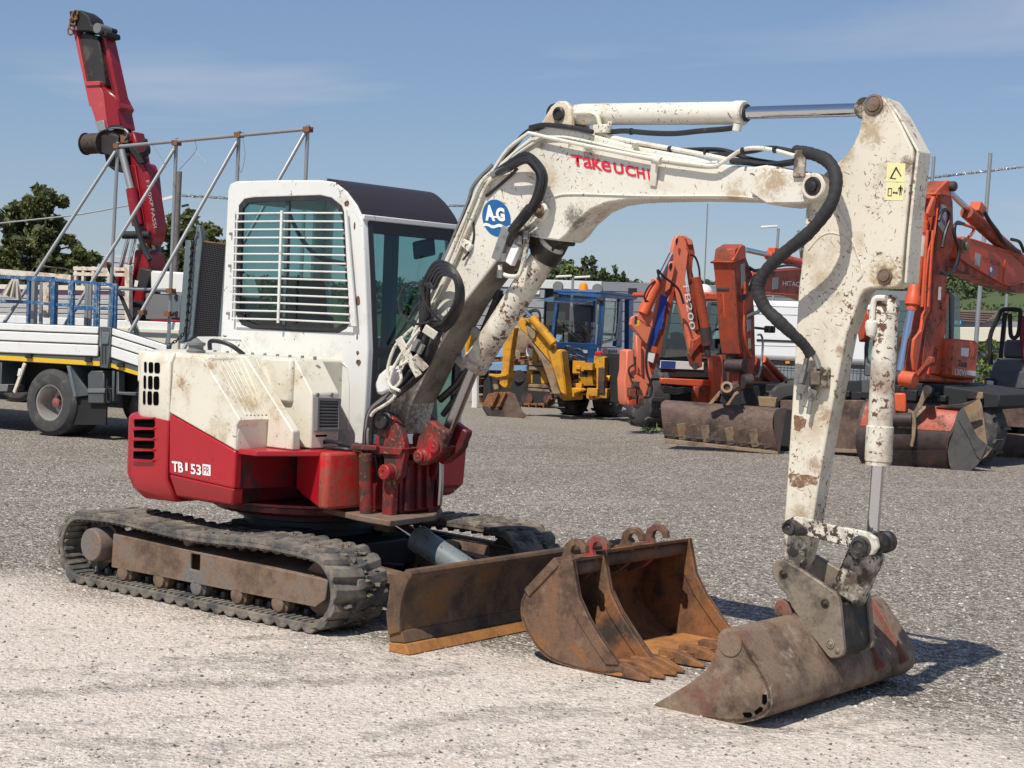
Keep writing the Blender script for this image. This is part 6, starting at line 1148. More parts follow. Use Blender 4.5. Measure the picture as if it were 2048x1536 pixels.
# ================================================================== orange backhoe seen from behind
F2 = FrAt(1380, 27.5, -.35)
O1 = thing('backhoe_loader', 'orange backhoe loader seen from behind with folded boom and blue painted patch', 'backhoe', F2)
zo = lambda pts: zoomed(pts, 1220, 440, .3125); zp = lambda pts: zoomed(pts, 1240, 440, .14327); zq = lambda pts: zoomed(pts, 1230, 640, .15625)
ybk = -.9
dipT = zp([(760, 290), (785, 230), (825, 205), (865, 215), (920, 280), (955, 460), (910, 830), (950, 1100), (1020, 1536)]); dipB = zo([(590, 760), (592, 940), (560, 948), (535, 935), (510, 830), (470, 640), (400, 400)])
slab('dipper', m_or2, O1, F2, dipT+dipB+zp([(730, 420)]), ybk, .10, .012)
slab('dipper', m_orw_shade, O1, F2, zp([(920, 280), (1005, 270), (1030, 360), (1050, 470), (1020, 560), (1010, 700), (1090, 1050), (1110, 1536)])+zo([(625, 750), (600, 800), (592, 780), (540, 480), (520, 340)]), ybk+.02, .16, .012, label='right flank of the folded dipper with shade painted in')
slab('dipper_nose', m_or2, O1, F2, zp([(860, 212), (910, 215), (1000, 270), (1020, 350), (950, 350), (925, 280)]), ybk-.02, .25, .012)
for c, pts in ((m_ink, [(780, 260), (800, 250), (815, 265), (805, 320), (790, 365), (775, 300)]), (m_ink, [(690, 620), (710, 600), (730, 610), (730, 660), (700, 720), (685, 670)]), (m_ink, [(985, 820), (1000, 812), (1020, 830), (1010, 870), (985, 915), (975, 870)])): slab('lightening_hole', c, O1, F2, zp(pts), ybk-.075, .004, 0)
slab('boom', m_or2, O1, F2, zp([(690, 590), (740, 570), (780, 600), (740, 800), (700, 960), (560, 1060), (540, 900), (590, 800)])+[], ybk-.07, .10, .012)
slab('boom', m_orw_shade, O1, F2, zp([(720, 880), (770, 960), (700, 1300), (640, 1536)])+zq([(600, 400), (500, 650), (460, 800), (420, 980), (400, 820), (480, 400), (560, 60)])+zp([(600, 1400)]), ybk-.03, .3, .012, label='flank of the orange boom with shade painted in')
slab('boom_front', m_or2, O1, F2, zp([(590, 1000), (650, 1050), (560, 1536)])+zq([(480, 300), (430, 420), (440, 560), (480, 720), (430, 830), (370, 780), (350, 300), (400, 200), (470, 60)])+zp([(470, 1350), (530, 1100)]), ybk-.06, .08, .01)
slab('blue_patch', paint('blue overpaint', srgb(38, 72, 160), .5, var=.12, chips=(srgb(222, 110, 90), .55, 12)), O1, F2, zp([(575, 1045), (660, 1075), (600, 1430), (575, 1536)])+zq([(570, 120), (500, 330), (430, 400), (470, 200), (505, 60)])+zp([(490, 1450)]), ybk-.075, .006, 0)
slab('ram_bracket', m_or2, O1, F2, zp([(160, 1450), (170, 1370), (200, 1345), (440, 1265), (460, 1300), (450, 1536)])+zq([(480, 100), (430, 300), (400, 300), (210, 60)]), ybk-.14, .10, .012)
slab('sticker', paint('yellow tag', (.8, .55, .05), .4), O1, F2, zp([(240, 1390), (275, 1395), (270, 1470), (225, 1495), (225, 1440)]), ybk-.143, .003, 0)
for p_ in ((215, 1366), (210, 1420)): rod('pin_hole', m_ink, O1, F2.Y(*zp([p_])[0], ybk-.144), F2.Y(*zp([p_])[0], ybk-.141), .032, 10)
rod('boom_ram', m_or, O1, F2.Y(*zp([(520, 860)])[0], ybk-.12), F2.Y(*zp([(320, 1310)])[0], ybk-.12), .10, 16); rod('boom_ram_rod', m_dkrod, O1, F2.Y(*zp([(720, 480)])[0], ybk+.05), F2.Y(*zp([(545, 830)])[0], ybk-.12), .05, 10)
pipe('hose', m_hose, O1, F2.YS(zp([(490, 850), (400, 930), (345, 1040), (350, 1110), (440, 1165)]), ybk-.2), .016); pipe('hose', m_hose, O1, F2.YS(zp([(560, 860), (525, 700), (600, 780), (740, 890), (830, 990), (890, 1170)]), ybk-.25), .02); pipe('hose', m_hose, O1, F2.YS(zp([(980, 480), (1050, 520), (1100, 660), (1110, 820), (1080, 1050), (1090, 1300)]), ybk-.1), .018)
pipe('hose', m_hose, O1, F2.YS(zq([(480, 100), (410, 380), (405, 640), (470, 860), (440, 980), (360, 990)]), ybk-.25), .022); pipe('hose', m_hose, O1, F2.YS(zq([(260, 470), (250, 560), (180, 620), (190, 710), (240, 740)]), ybk-.25), .016)
vtext('FB200', zp([(880, 920)])[0], zp([(975, 1536)])[0], F2, ybk-.004, .105, m_wht, O1)
slab('boom_tag', m_wht, O1, F2, zq([(430, 415), (515, 430), (490, 550), (420, 520)]), ybk-.082, .003, 0); slab('boom_tag', m_or, O1, F2, zq([(470, 330), (540, 345), (520, 430), (455, 405)]), ybk-.081, .003, 0)
rod('bucket_ram', m_orw_shade, O1, F2.Y(*zp([(1060, 800)])[0], ybk-.12), F2.Y(*zp([(1190, 1500)])[0], ybk-.12), .085, 14); b = MB(); b.lathe(F2.Y(*zp([(1190, 1500)])[0], ybk-.12), (.15, 0, -1), [(0, 0), (0, .10), (.3, .09), (.32, .05), (.5, .05), (.5, 0)], 12); b.build('ram_gland', m_bd, O1)
slab('dipper_linkage', m_orw_shade, O1, F2, zq([(1000, 260), (1090, 200), (1150, 190), (1220, 200), (1215, 380), (1150, 430), (1110, 300), (1020, 400), (985, 480), (990, 350)]), ybk-.1, .16, .012); slab('dipper_tip', m_orw_shade, O1, F2, zq([(960, 430), (1050, 300), (1120, 430), (1120, 600), (1060, 625), (1000, 590)]), ybk-.05, .15, .015)
rod('pin', m_bd, O1, F2.Y(*zq([(1028, 590)])[0], ybk-.1), F2.Y(*zq([(1028, 590)])[0], ybk+.15), .06, 12)
slab('slew_casting', m_or2, O1, F2, zq([(150, 390), (220, 375), (240, 400), (245, 600), (290, 700), (400, 780), (430, 850), (390, 990), (330, 980), (300, 860), (240, 880), (220, 1000), (310, 1020), (310, 1090), (150, 1090), (130, 1020), (120, 760), (145, 640)]), ybk-.2, .3, .015)
slab('slew_ram', m_or2, O1, F2, zq([(270, 190), (340, 250), (345, 720), (290, 700), (280, 400)]), ybk-.16, .12, .015)
for k in range(12): p_ = F2.Y(*zq([(rr2.uniform(190, 330), rr2.uniform(700, 1060))])[0], ybk-.25); b = MB(); s_ = rr2.uniform(.03, .06); b.obox(p_, (s_, 0, 0), (0, s_, 0), (0, 0, s_)); b.build('fitting', m_orw_shade if k % 2 else m_bd, O1, bevel=.006)
slab('slew_pin', m_bd, O1, F2, zq([(70, 1160), (110, 1160), (265, 1250), (255, 1275), (190, 1250)]), ybk-.3, .1, .01)
# its cab
slab('cab_roof', m_or, O1, F2, zo([(575, 475), (600, 462), (735, 468), (750, 490), (750, 520), (590, 515)]), .3, 1.4, .03); b = MB(); b.box(F2.Y(1325, 590, .3).x, F2.Y(1455, 590, .3).x, .35, 1.6, F2.Y(1400, 597, .3).z, F2.Y(1400, 592, .3).z+.04); b.build('roof_panel', m_or, O1, bevel=.03)
slab('cab_window', m_bgl, O1, F2, zo([(425, 520), (560, 520), (750, 525), (760, 860), (330, 880), (350, 760)]), .36, .01, 0); slab('cab_back', m_seat, O1, F2, zo([(330, 760), (760, 760), (760, 905), (320, 905)]), 1.2, .05, 0)
slab('cab_post', m_grhood, O1, F2, zo([(620, 525), (652, 525), (630, 700), (600, 690)]), .30, .08, .01); slab('cab_post', m_teal, O1, F2, zo([(385, 520), (410, 520), (350, 880), (325, 880)]), .30, .08, .01); slab('cab_post', m_teal, O1, F2, zo([(742, 520), (760, 520), (768, 870), (752, 870)]), .30, .08, .01)
slab('seat_back', m_seat, O1, F2, zo([(405, 720), (450, 715), (490, 750), (500, 870), (400, 870)]), .8, .15, .03); b = MB(); c = F2.Y(*zo([(700, 740)])[0], .7); b.tube([c+V(.2*math.cos(t*math.pi/6), .05*math.sin(t), .12*math.sin(t*math.pi/6)) for t in range(12)], .022, 6, closed=True); b.build('steering_wheel', m_black, O1)
slab('sticker_band', m_lens, O1, F2, zo([(330, 898), (600, 910), (600, 960), (325, 950)]), .28, .05, .005); slab('sticker_band', paint('blue band', srgb(50, 70, 130), .4), O1, F2, zo([(328, 900), (420, 904), (415, 952), (325, 948)]), .27, .008, 0)
slab('rear_panel', m_seat, O1, F2, zo([(320, 955), (720, 970), (720, 1010), (320, 1005)]), .3, .3, .01); slab('rear_beam', m_or, O1, F2, zo([(325, 1010), (720, 1030), (720, 1075), (330, 1050)]), .15, .2, .012); slab('right_fender', m_or2, O1, F2, zo([(600, 905), (760, 850), (790, 870), (790, 960), (700, 1000), (600, 970)]), .4, .6, .03)
slab('stabiliser', m_or, O1, F2, zo([(655, 870), (720, 870), (725, 1060), (690, 1160), (645, 1155), (665, 1060)]), .0, .2, .012); slab('rear_plate', m_orw_shade, O1, F2, zo([(540, 1065), (640, 1070), (640, 1190), (535, 1180)]), .1, .1, .01)
bx('underframe', m_seat, O1, F2.Y(1310, 800, .4).x, F2.Y(1480, 800, .4).x, .4, 2.6, .35, 1.25)
for px in (1312, 1470): c = F2.Y(px, 800, .4); wheel(O1, (c.x+(.2 if px > 1400 else -.2), .8, .62), ((1 if px > 1400 else -1), 0, 0), .62, .42, .3, m_black, 20)
for k in range(4): pipe('hose', m_hose, O1, F2.YS(zq([(620, 850+k*20), (760, 880+k*22), (900, 870+k*18), (1000, 900)]), .05), .02)
b = MB(); c = F2.Y(1408, 580, .9); b.ball(c-V(0, 0, .05), .16, 8); b.build('roof_beacon', m_lens, O1); b = MB(); b.cyl(c, c+V(0, 0, 1.55), .012, 6); b.build('aerial', m_galv, O1)
# ================================================================== first orange excavator (stick with wide bucket)
F3 = FrAt(1500, 24.0, .62)
E1 = thing('wheeled_excavator', 'orange wheeled excavator with a wide brown bucket, left of the white arm', 'excavator', F3)
zh = lambda pts: zoomed(pts, 1400, 700, .14323)
xs3 = F3.Y(1505, 640, 0).x
STK = zo([(790, 262), (800, 185), (850, 155), (868, 165), (872, 240), (912, 345), (925, 600), (932, 900), (915, 1010), (895, 1090), (872, 1060), (862, 880), (830, 700), (812, 480), (805, 420)])
slabx('stick', m_orw_shade, E1, F3, STK, xs3, .33, .012)
slabx('stick_front', m_orw_shade, E1, F3, zo([(800, 270), (815, 420), (830, 700), (850, 860), (838, 860), (818, 700), (802, 420), (786, 275)]), xs3+.01, .33, .01)
slabx('stick_head', m_orw_shade, E1, F3, zo([(780, 268), (866, 235), (872, 243), (786, 280)]), xs3+.02, .37, .008)
slabx('stick_rib', m_bd, E1, F3, zo([(788, 300), (792, 300), (806, 430), (801, 430)]), xs3-.10, .04, .006); slabx('stick_gap', m_seat, E1, F3, zo([(800, 180), (840, 165), (848, 235), (790, 258)]), xs3-.07, .18, 0)
for dx in (0, .30): slabx('stick_lug', m_or, E1, F3, zo([(790, 260), (830, 175), (845, 160), (865, 165), (870, 240)]), xs3+.015-dx, .04, .008)
rod('bucket_ram', m_orw_shade, E1, F3.X(*zo([(752, 440)])[0], xs3-.2)+V(0, -.05, 0), F3.X(*zo([(786, 800)])[0], xs3-.2)+V(0, -.05, 0), .085, 16); rod('ram_gland', m_bd, E1, F3.X(*zo([(785, 790)])[0], xs3-.2)+V(0, -.05, 0), F3.X(*zo([(795, 885)])[0], xs3-.2)+V(0, -.05, 0), .095, 14)
for dx_ in (40, -16): pipe('stick_pipe', m_or, E1, [F3.X(*zo([(752+dx_, 470)])[0], xs3-.2)+V(0, -.05, 0), F3.X(*zo([(766+dx_, 620)])[0], xs3-.2)+V(0, -.07, 0), F3.X(*zo([(784+dx_, 780)])[0], xs3-.2)+V(0, -.05, 0)], .016)
for yy_ in (300, 340): rod('stick_bolt', m_bd, E1, F3.X(*zo([(735, yy_)])[0], xs3-.3)+V(0, -.03, 0), F3.X(*zo([(735, yy_)])[0], xs3-.3)+V(0, .02, 0), .04, 8)
for px in (772, 800): b = MB(); c = F3.X(*zo([(px-26, 440)])[0], xs3-.2)+V(0, -.05, 0); b.lathe(c, (1, 0, 0), [(-.1, 0), (-.1, .075), (.1, .075), (.1, 0)], 12); b.build('ram_pin', m_bd, E1)
bmx = xs3-.10
slabx('boom', m_orw_shade, E1, F3, zo([(985, 350), (1040, 325), (1230, 308), (1420, 300), (1420, 560), (1230, 487), (1000, 470), (975, 430)]), bmx, .30, .012)
slabx('boom_lip', m_or, E1, F3, zo([(1000, 462), (1230, 482), (1420, 552), (1420, 560), (1230, 490), (1000, 470)]), bmx+.01, .32, .006)
o, x, u = F3.X(1565, 571.5, bmx+.004), F3.X(1610, 574, bmx+.004), F3.X(1565, 561.5, bmx+.004); text('HITACHI', o, x-o, u-o, m_wht, E1, weight=.012)
slabx('grey_sticker', m_patch, E1, F3, zo([(1042, 370), (1080, 366), (1076, 440), (1040, 446)]), bmx+.006, .004, 0); slabx('grey_sticker', m_patch, E1, F3, zo([(835, 285), (862, 275), (868, 380), (862, 425), (842, 440), (838, 360)]), xs3+.006, .004, 0); slabx('grey_sticker', m_patch, E1, F3, zo([(876, 640), (902, 632), (904, 700), (880, 718)]), xs3+.006, .004, 0)
slabx('yellow_sticker', m_yel, E1, F3, zo([(884, 760), (900, 755), (902, 820), (886, 830)]), xs3+.006, .004, 0)
rod('stick_ram_rod', m_chrome, E1, F3.X(*zo([(862, 190)])[0], bmx-.12), F3.X(*zo([(1030, 228)])[0], bmx-.12), .042, 12); rod('stick_ram', m_or, E1, F3.X(*zo([(1010, 224)])[0], bmx-.12), F3.X(*zo([(1400, 320)])[0], bmx-.12), .075, 14); b = MB(); c = F3.X(*zo([(1050, 215)])[0], bmx-.12); b.obox(c, (.06, 0, 0), (0, .1, 0), (0, 0, .09)); b.build('ram_port', m_or, E1, bevel=.01)
for k in range(3): pipe('boom_hose', m_hose, E1, F3.XS(zo([(890, 300+k*6), (930, 320+k*4), (990, 310+k*5), (1040, 305), (1140, 290), (1230, 300)]), xs3+.05-.05*k), .018)
for k in range(3): pipe('boom_hose', m_hose, E1, F3.XS(zo([(985-k*8, 335), (940-k*10, 360), (905-k*8, 400+k*10), (890, 470), (840, 480+k*20)]), xs3+.06), .016)
pipe('pipe', m_or, E1, F3.XS(zo([(862, 400), (864, 520), (858, 700), (880, 830), (905, 880)]), xs3+.04), .02); pipe('grey_hose', m_fit, E1, F3.XS(zo([(868, 620), (910, 600), (945, 590), (960, 570)]), xs3+.05), .03)
# coupler and wide bucket
rowA = [(322, 1180), (322, 1163), (345, 1148), (400, 1150)]
bo = Fr(F3.o.x, F3.o.y, F3.th)
Bf = Fr(F3.o.x, F3.o.y, .10)                           # the bucket lies across, almost square to the view
def slabB(nm, mt, pts, y0, th_, bevel=.006, label=None):
    b = MB(); b.prism(Bf.YS(pts, y0), (0, th_, 0)); o = b.build(nm, mt, E1, bevel=bevel, label=label); o.rotation_euler = (0, 0, F3.th-Bf.th); return o
yb3 = -1.2
L_ = [(1330, 805), (1320, 806), (1325, 830), (1328, 862), (1330, 886)]; R_ = [(1552, 815), (1546, 826), (1548, 850), (1553, 880), (1555, 907)]
L3 = [Bf.Y(*q, yb3+dy) for q, dy in zip([(1330, 800), (1322, 808), (1323, 832), (1327, 862), (1330, 884)], (.30, .08, .0, .03, .10))]; R3 = [Bf.Y(*q, yb3+dy) for q, dy in zip([(1560, 816), (1549, 824), (1545, 850), (1552, 882), (1556, 908)], (.30, .08, .0, .03, .10))]
Lb, Rb = bez(L3, 5), bez(R3, 5)
b = MB(); b.loft([Lb+[q+V(0, .03, 0) for q in Lb[::-1]], Rb+[q+V(0, .03, 0) for q in Rb[::-1]]]); o = b.build('bucket_shell', m_bw, E1, sharp=25); o.rotation_euler = (0, 0, F3.th-Bf.th)
slabB('cutting_edge', m_tan, [(1329, 877), (1556, 903), (1557, 909), (1330, 886)], yb3-.02, .06); slabB('bucket_side', m_bd, [(1549, 824), (1562, 815), (1574, 816), (1560, 905), (1556, 908), (1552, 882), (1545, 850)], yb3+.05, .03); slabB('bucket_inner', m_seat, [(1562, 818), (1600, 820), (1600, 900), (1558, 905)], yb3+.7, .05)
for k in range(9):
    t = .06+.86*k/8; p, q = Lb[12].lerp(Rb[12], t), Lb[-3].lerp(Rb[-3], t); b = MB(); b.bar(p+V(0, -.006, 0), q+V(0, -.006, 0), .12, .012, (0, 1, 0)); o = b.build('wear_strip', m_tan if k % 2 else m_bw, E1, bevel=.004); o.rotation_euler = (0, 0, F3.th-Bf.th)
for k in range(10):
    for r_ in (0, 1):
        t = .04+.88*(k+.4*r_)/9.5; p = Lb[-4+2*r_].lerp(Rb[-4+2*r_], min(t, .97)); b = MB(); b.obox(p+V(0, -.008, .02), (.06, 0, 0), (0, .006, 0), (0, 0, .018)); o = b.build('wear_block', m_brim, E1); o.rotation_euler = (0, 0, F3.th-Bf.th)
slabB('coupler_body', m_bw, zh([(290, 600), (320, 480), (350, 460), (540, 470), (560, 520), (500, 540), (440, 640), (280, 620)]), yb3-.12, .5, .015); slabB('coupler_slot', m_seat, zh([(280, 620), (440, 640), (400, 740), (275, 730)]), yb3-.1, .05, .004)
for q in ([(115, 755), (240, 610), (270, 570), (285, 580), (270, 640), (170, 760)], [(360, 775), (480, 600), (520, 575), (550, 600), (490, 640), (410, 770)]): slabB('coupler_ear', m_tan, zh(q), yb3-.14, .08, .006)
c = Bf.Y(*zh([(372, 530)])[0], yb3-.12); b = MB(); b.lathe(c, (0, -1, .35), [(0, .085), (.05, .085), (.05, .05), (.0, .05)], 18); o = b.build('coupler_ring', m_tan, E1); o.rotation_euler = (0, 0, F3.th-Bf.th)
rod('link_tube', m_bd, E1, F3.Y(*zh([(375, 215)])[0], -.25), F3.Y(*zh([(620, 215)])[0], -.25), .10, 16); slab('bucket_link', m_orw_shade, E1, F3, zh([(430, 270), (560, 275), (560, 470), (450, 470)]), -.2, .2, .02); rod('roller_link', m_bd, E1, F3.Y(*zh([(600, 440)])[0], -.3), F3.Y(*zh([(720, 430)])[0], -.2), .11, 16)
slab('link_web', m_seat, E1, F3, zh([(560, 560), (700, 500), (740, 760), (560, 760)]), -.1, .3, .01)
slabx('lower_arm', m_orw_shade, E1, F3, zo([(945, 870), (990, 930), (1130, 1050), (1080, 1095), (990, 1000), (935, 930)]), xs3-.6, .3, .015); rod('lower_ram', m_or, E1, F3.X(*zo([(985, 890)])[0], xs3-.5), F3.X(*zo([(1140, 1055)])[0], xs3-.5), .06, 12)
slabx('undercarriage_box', m_black, E1, F3, zo([(930, 900), (1090, 1080), (1100, 1200), (930, 1200)]), xs3-.9, .6, .01); slab('dozer_plate', m_tan, E1, F3, zh([(755, 680), (780, 645), (1060, 665), (1055, 805), (800, 785)]), .1, .08, .01)
c = F3.Y(1572, 795, .3); wheel(E1, (c.x+.1, .3, .52), (0, -1, 0), .52, .5, .27, m_black, 18); bx('chassis', m_black, E1, c.x-1.2, c.x+1.2, .5, 2.8, .4, .95)
c = F3.X(*zo([(1022, 700)])[0], xs3-.2); b = MB(); b.obox(c, (.03, .03, 0), (-.12, .12, 0), (0, 0, .055)); b.build('mirror', m_black, E1, bevel=.02); pipe('mirror_arm', m_galv, E1, F3.XS(zo([(945, 735), (968, 738), (978, 800), (965, 950), (945, 1010), (938, 1000)]), xs3-.3), .018); rod('mirror_stay', m_black, E1, c, F3.X(*zo([(930, 690)])[0], xs3-.25), .02, 8)
# ================================================================== second orange excavator (ZAXIS)
F4 = FrAt(1860, 22.0, .72)
E2 = thing('wheeled_excavator', 'orange wheeled excavator with digging bucket lowered, right of the white arm', 'excavator', F4)
z11 = lambda pts: zoomed(pts, 1700, 340, .1823); z12 = lambda pts: zoomed(pts, 1680, 560, .16923); z13 = lambda pts: zoomed(pts, 1640, 600, .24742); z14 = lambda pts: zoomed(pts, 1780, 760, .13086)
x4 = F4.Y(1885, 600, 0).x
side4 = z11([(985, 300), (990, 262), (1055, 130), (1080, 115), (1110, 150), (1115, 290), (1130, 340), (1140, 780), (1105, 960), (1075, 1140), (1040, 1340), (1010, 1536)])+z12([(1190, 300), (1150, 560), (1100, 900), (1000, 1190), (960, 1180), (985, 860), (1020, 560)])+z11([(900, 1536), (920, 1100), (945, 700)])
slabx('stick', m_orw_shade, E2, F4, side4, x4, .30, .012)  # side face darker than the front: shade put into the orange
slabx('stick_front', m_or, E2, F4, z11([(985, 275), (940, 700), (905, 1130), (880, 1536)])+z12([(1015, 470), (975, 640), (900, 1080), (880, 1070), (860, 900), (880, 700), (960, 600), (990, 400)])+z11([(840, 1536), (850, 1180), (880, 880), (950, 640)]), x4+.012, .04, .008)
for dx in (0, .26): slabx('stick_lug', m_or, E2, F4, z11([(935, 260), (1060, 125), (1085, 113), (1110, 130), (1110, 290), (985, 262)]), x4+.02-dx, .045, .01)
slabx('stick_crossbar', m_or, E2, F4, z11([(945, 250), (995, 255), (995, 275), (945, 272)]), x4+.03, .42, .006)
for dx in (0, .24): slabx('ram_lug', m_or, E2, F4, z11([(935, 270), (955, 270), (930, 430), (940, 480), (920, 510), (885, 520), (862, 480), (870, 430)]), x4-.0-dx, .05, .01)
b = MB(); c = F4.X(*z11([(1105, 180)])[0], x4+.02); b.lathe(c, (1, 0, 0), [(-.34, 0), (-.34, .07), (.06, .07), (.08, .05), (.08, 0)], 14); b.build('pin', m_bd, E2)
ydn = -.16
def P4(q): return F4.X(*q, x4-.15)+V(0, ydn, 0)
k0, k1, k2 = P4(z11([(905, 470)])[0]), P4(z11([(790, 1400)])[0]), P4(z12([(800, 1100)])[0])
pk = lambda q: F4.Y(*q, ydn-.12)
pk = lambda q: F4.X(*q, x4-.15)+V(0, -.02, 0)
c0, c1, c2 = pk(z11([(815, 480)])[0]), pk(z11([(690, 1480)])[0]), pk(z12([(715, 1080)])[0]); d = (c1-c0).normalized(); L4 = (c1-c0).length
b = MB(); b.lathe(c0, d, [(0, 0), (0, .065), (.1, .065), (.12, .085), (L4*.18, .085), (L4*.18, .095), (L4*.22, .095), (L4*.22, .085), (L4*.86, .085), (L4*.9, .105), (L4, .105), (L4, .075), (L4+.08, .075), (L4+.08, 0)], 20); b.build('bucket_ram', m_or, E2)
qm = c0.lerp(c1, .38); b = MB(); b.lathe(qm, d, [(-.16, .0853), (.0, .0858), (.12, .0853)], 20); b.build('ram_paint_loss', paint('flaking ram paint', srgb(206, 88, 52), .5, dirt=((.6, .52, .44), 1.3, 9)), E2)
rod('bucket_ram_rod', paint('pale chrome', (.72, .75, .78), .15, 1.0, var=.03), E2, c1, c2, .055, 16)
cy_ = c2.y; rod('ram_eye', m_bd, E2, F4.Y(*z12([(640, 1150)])[0], cy_), F4.Y(*z12([(740, 1150)])[0], cy_), .10, 14); rod('link_boss', m_or, E2, F4.Y(*z12([(725, 1160)])[0], cy_), F4.Y(*z12([(890, 1185)])[0], cy_), .105, 16)
slab('guide_link', m_orw_shade, E2, F4, z12([(880, 1100), (960, 1020), (1040, 900), (1085, 910), (1090, 980), (1020, 1020), (920, 1150)]), cy_, .1, .012)
for xx, yy in ((1000, .02), (1062, .02)): pipe('pipe', m_or, E2, F4.XS(z11([(xx-150, 660), (xx-170, 900), (xx-190, 1200), (xx-210, 1500)]), x4+.05), .022)
slab('stick_patch', m_patch, E2, F4, z12([(1135, 70), (1200, 85), (1190, 240), (1125, 225)]), F4.X(*z12([(1160, 150)])[0], x4+.01).y, .004, 0)
slabx('white_sticker', m_patch, E2, F4, z11([(1000, 370), (1060, 400), (1050, 640), (1020, 690), (970, 610), (985, 480)]), x4+.006, .004, 0)
slabx('sticker_mark', paint('purple mark', (.25, .06, .2), .4), E2, F4, z11([(990, 470), (1045, 570), (1040, 610), (985, 520)]), x4+.008, .002, 0)
# boom
x4b = x4-.06
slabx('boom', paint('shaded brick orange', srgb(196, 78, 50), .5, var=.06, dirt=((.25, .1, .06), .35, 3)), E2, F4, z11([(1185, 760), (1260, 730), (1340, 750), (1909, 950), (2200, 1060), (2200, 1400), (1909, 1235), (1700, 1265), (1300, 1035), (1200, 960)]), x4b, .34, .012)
slabx('boom_lip', m_or, E2, F4, z11([(1330, 745), (1909, 935), (2200, 1045), (2200, 1065), (1909, 955), (1330, 765)]), x4b+.01, .36, .006); slabx('boom_belly', m_orw_shade, E2, F4, z11([(1205, 955), (1300, 1035), (1700, 1265), (1909, 1240), (1909, 1350), (1800, 1330), (1560, 1250), (1150, 1080)]), x4b-.04, .3, .01)
pipe('boom_seam', m_or, E2, F4.XS(z11([(1700, 980), (1695, 1100), (1705, 1255), (1909, 1230)]), x4b+.006), .012)
o, x, u = F4.X(*z11([(1468, 1000)])[0], x4b+.006), F4.X(*z11([(1650, 1062)])[0], x4b+.006), F4.X(*z11([(1466, 945)])[0], x4b+.006); text('HITACHI', o, x-o, u-o, paint('faded lettering', (.20, .075, .05), .5), E2)
slabx('grey_sticker', m_patch, E2, F4, z11([(1380, 905), (1438, 925), (1420, 1065), (1365, 1035)]), x4b+.006, .004, 0)
c = F4.X(*z11([(1550, 1108)])[0], x4b+.004); rad_ = .075; e2 = V(0, 0, 1); b = MB(); b.prism([c+V(0, rad_*math.cos(t*.4), rad_*1.1*math.sin(t*.4)) for t in range(16)], (.004, 0, 0)); b.build('round_sticker', m_bluelogo, E2); b = MB(); b.prism([c+V(.005, -.02+.035*math.cos(t*.6), .02+.04*math.sin(t*.6)) for t in range(10)], (.002, 0, 0)); b.build('sticker_mark', m_lens, E2)
b = MB(); c = F4.X(*z11([(1240, 830)])[0], x4b); b.lathe(c, (1, 0, 0), [(-.02, 0), (-.02, .11), (.03, .11), (.03, .06), (.08, .06), (.08, 0)], 16); b.build('boom_pin', m_tan, E2)
rod('stick_ram_rod', m_chrome, E2, F4.X(*z11([(1110, 260)])[0], x4-.12), F4.X(*z11([(1310, 450)])[0], x4-.12), .045, 12); rod('stick_ram', m_orw_shade, E2, F4.X(*z11([(1280, 460)])[0], x4-.12), F4.X(*z11([(1900, 1020)])[0], x4-.12), .10, 18); b = MB(); c = F4.X(*z11([(1400, 430)])[0], x4-.12); b.obox(c, (.08, 0, 0), (0, .1, -.04), (0, .04, .07)); b.build('ram_port', m_or, E2, bevel=.012)
pipe('boom_hose', m_hose, E2, F4.XS(z11([(1470, 450), (1530, 560), (1620, 680), (1700, 800), (1860, 900)]), x4+.02), .03); pipe('boom_hose', m_hose, E2, F4.XS(z11([(1770, 760), (1860, 790), (1909, 900)]), x4+.0), .025)
for k in range(4): pipe('loop_hose', m_hose, E2, F4.XS(z11([(1250-k*8, 590), (1170-k*6, 575+k*8), (1150-k*4, 700), (1190, 850+k*4), (1195-k*6, 980), (1140, 1100-k*6), (1060, 1140), (980, 1130-k*10)]), x4+.10+.03*k), .02)
pipe('loop_hose', m_hose, E2, F4.XS(z11([(970, 560), (1000, 480), (1040, 435), (1085, 470), (1085, 560), (1040, 700), (1010, 850)]), x4+.10), .026); pipe('boom_pipe', m_or, E2, F4.XS(z11([(1240, 595), (1355, 640), (1330, 710), (1300, 735)]), x4+.02), .022)
# upper body
slabx('cab_frame', m_or, E2, F4, z12([(1255, 130), (1300, 180), (1280, 250), (1230, 830), (1300, 850), (1300, 1130), (1130, 1115), (1170, 800), (1215, 400)]), x4-.35, .12, .015)
slabx('cab_window', m_bgl, E2, F4, z12([(1270, 220), (1420, 160), (1420, 860), (1240, 830)]), x4-.40, .01, 0); slabx('cab_rear_post', m_grhood, E2, F4, [(1899, 580), (1910, 592), (1908, 705), (1902, 705), (1902, 600)], x4-.38, .1, .015)
slabx('house', m_or, E2, F4, z13([(880, 600), (1250, 640), (1240, 690), (860, 660)]), x4-.36, .8, .03)
hx = x4-.20
slabx('engine_cover', m_or, E2, F4, z13([(1075, 330), (1095, 312), (1270, 330), (1288, 345), (1262, 650), (1055, 625)]), hx, .9, .035)
o, x, u = F4.X(*z13([(1112, 535)])[0], hx+.004), F4.X(*z13([(1186, 548)])[0], hx+.004), F4.X(*z13([(1118, 482)])[0], hx+.004); text('Zaxis', o, x-o, u-o, m_ink, E2, weight=.03)
o, x, u = F4.X(*z13([(1088, 605)])[0], hx+.004), F4.X(*z13([(1186, 615)])[0], hx+.004), F4.X(*z13([(1092, 555)])[0], hx+.004); text('130W', o, x-o, u-o, m_lens, E2, weight=.02)
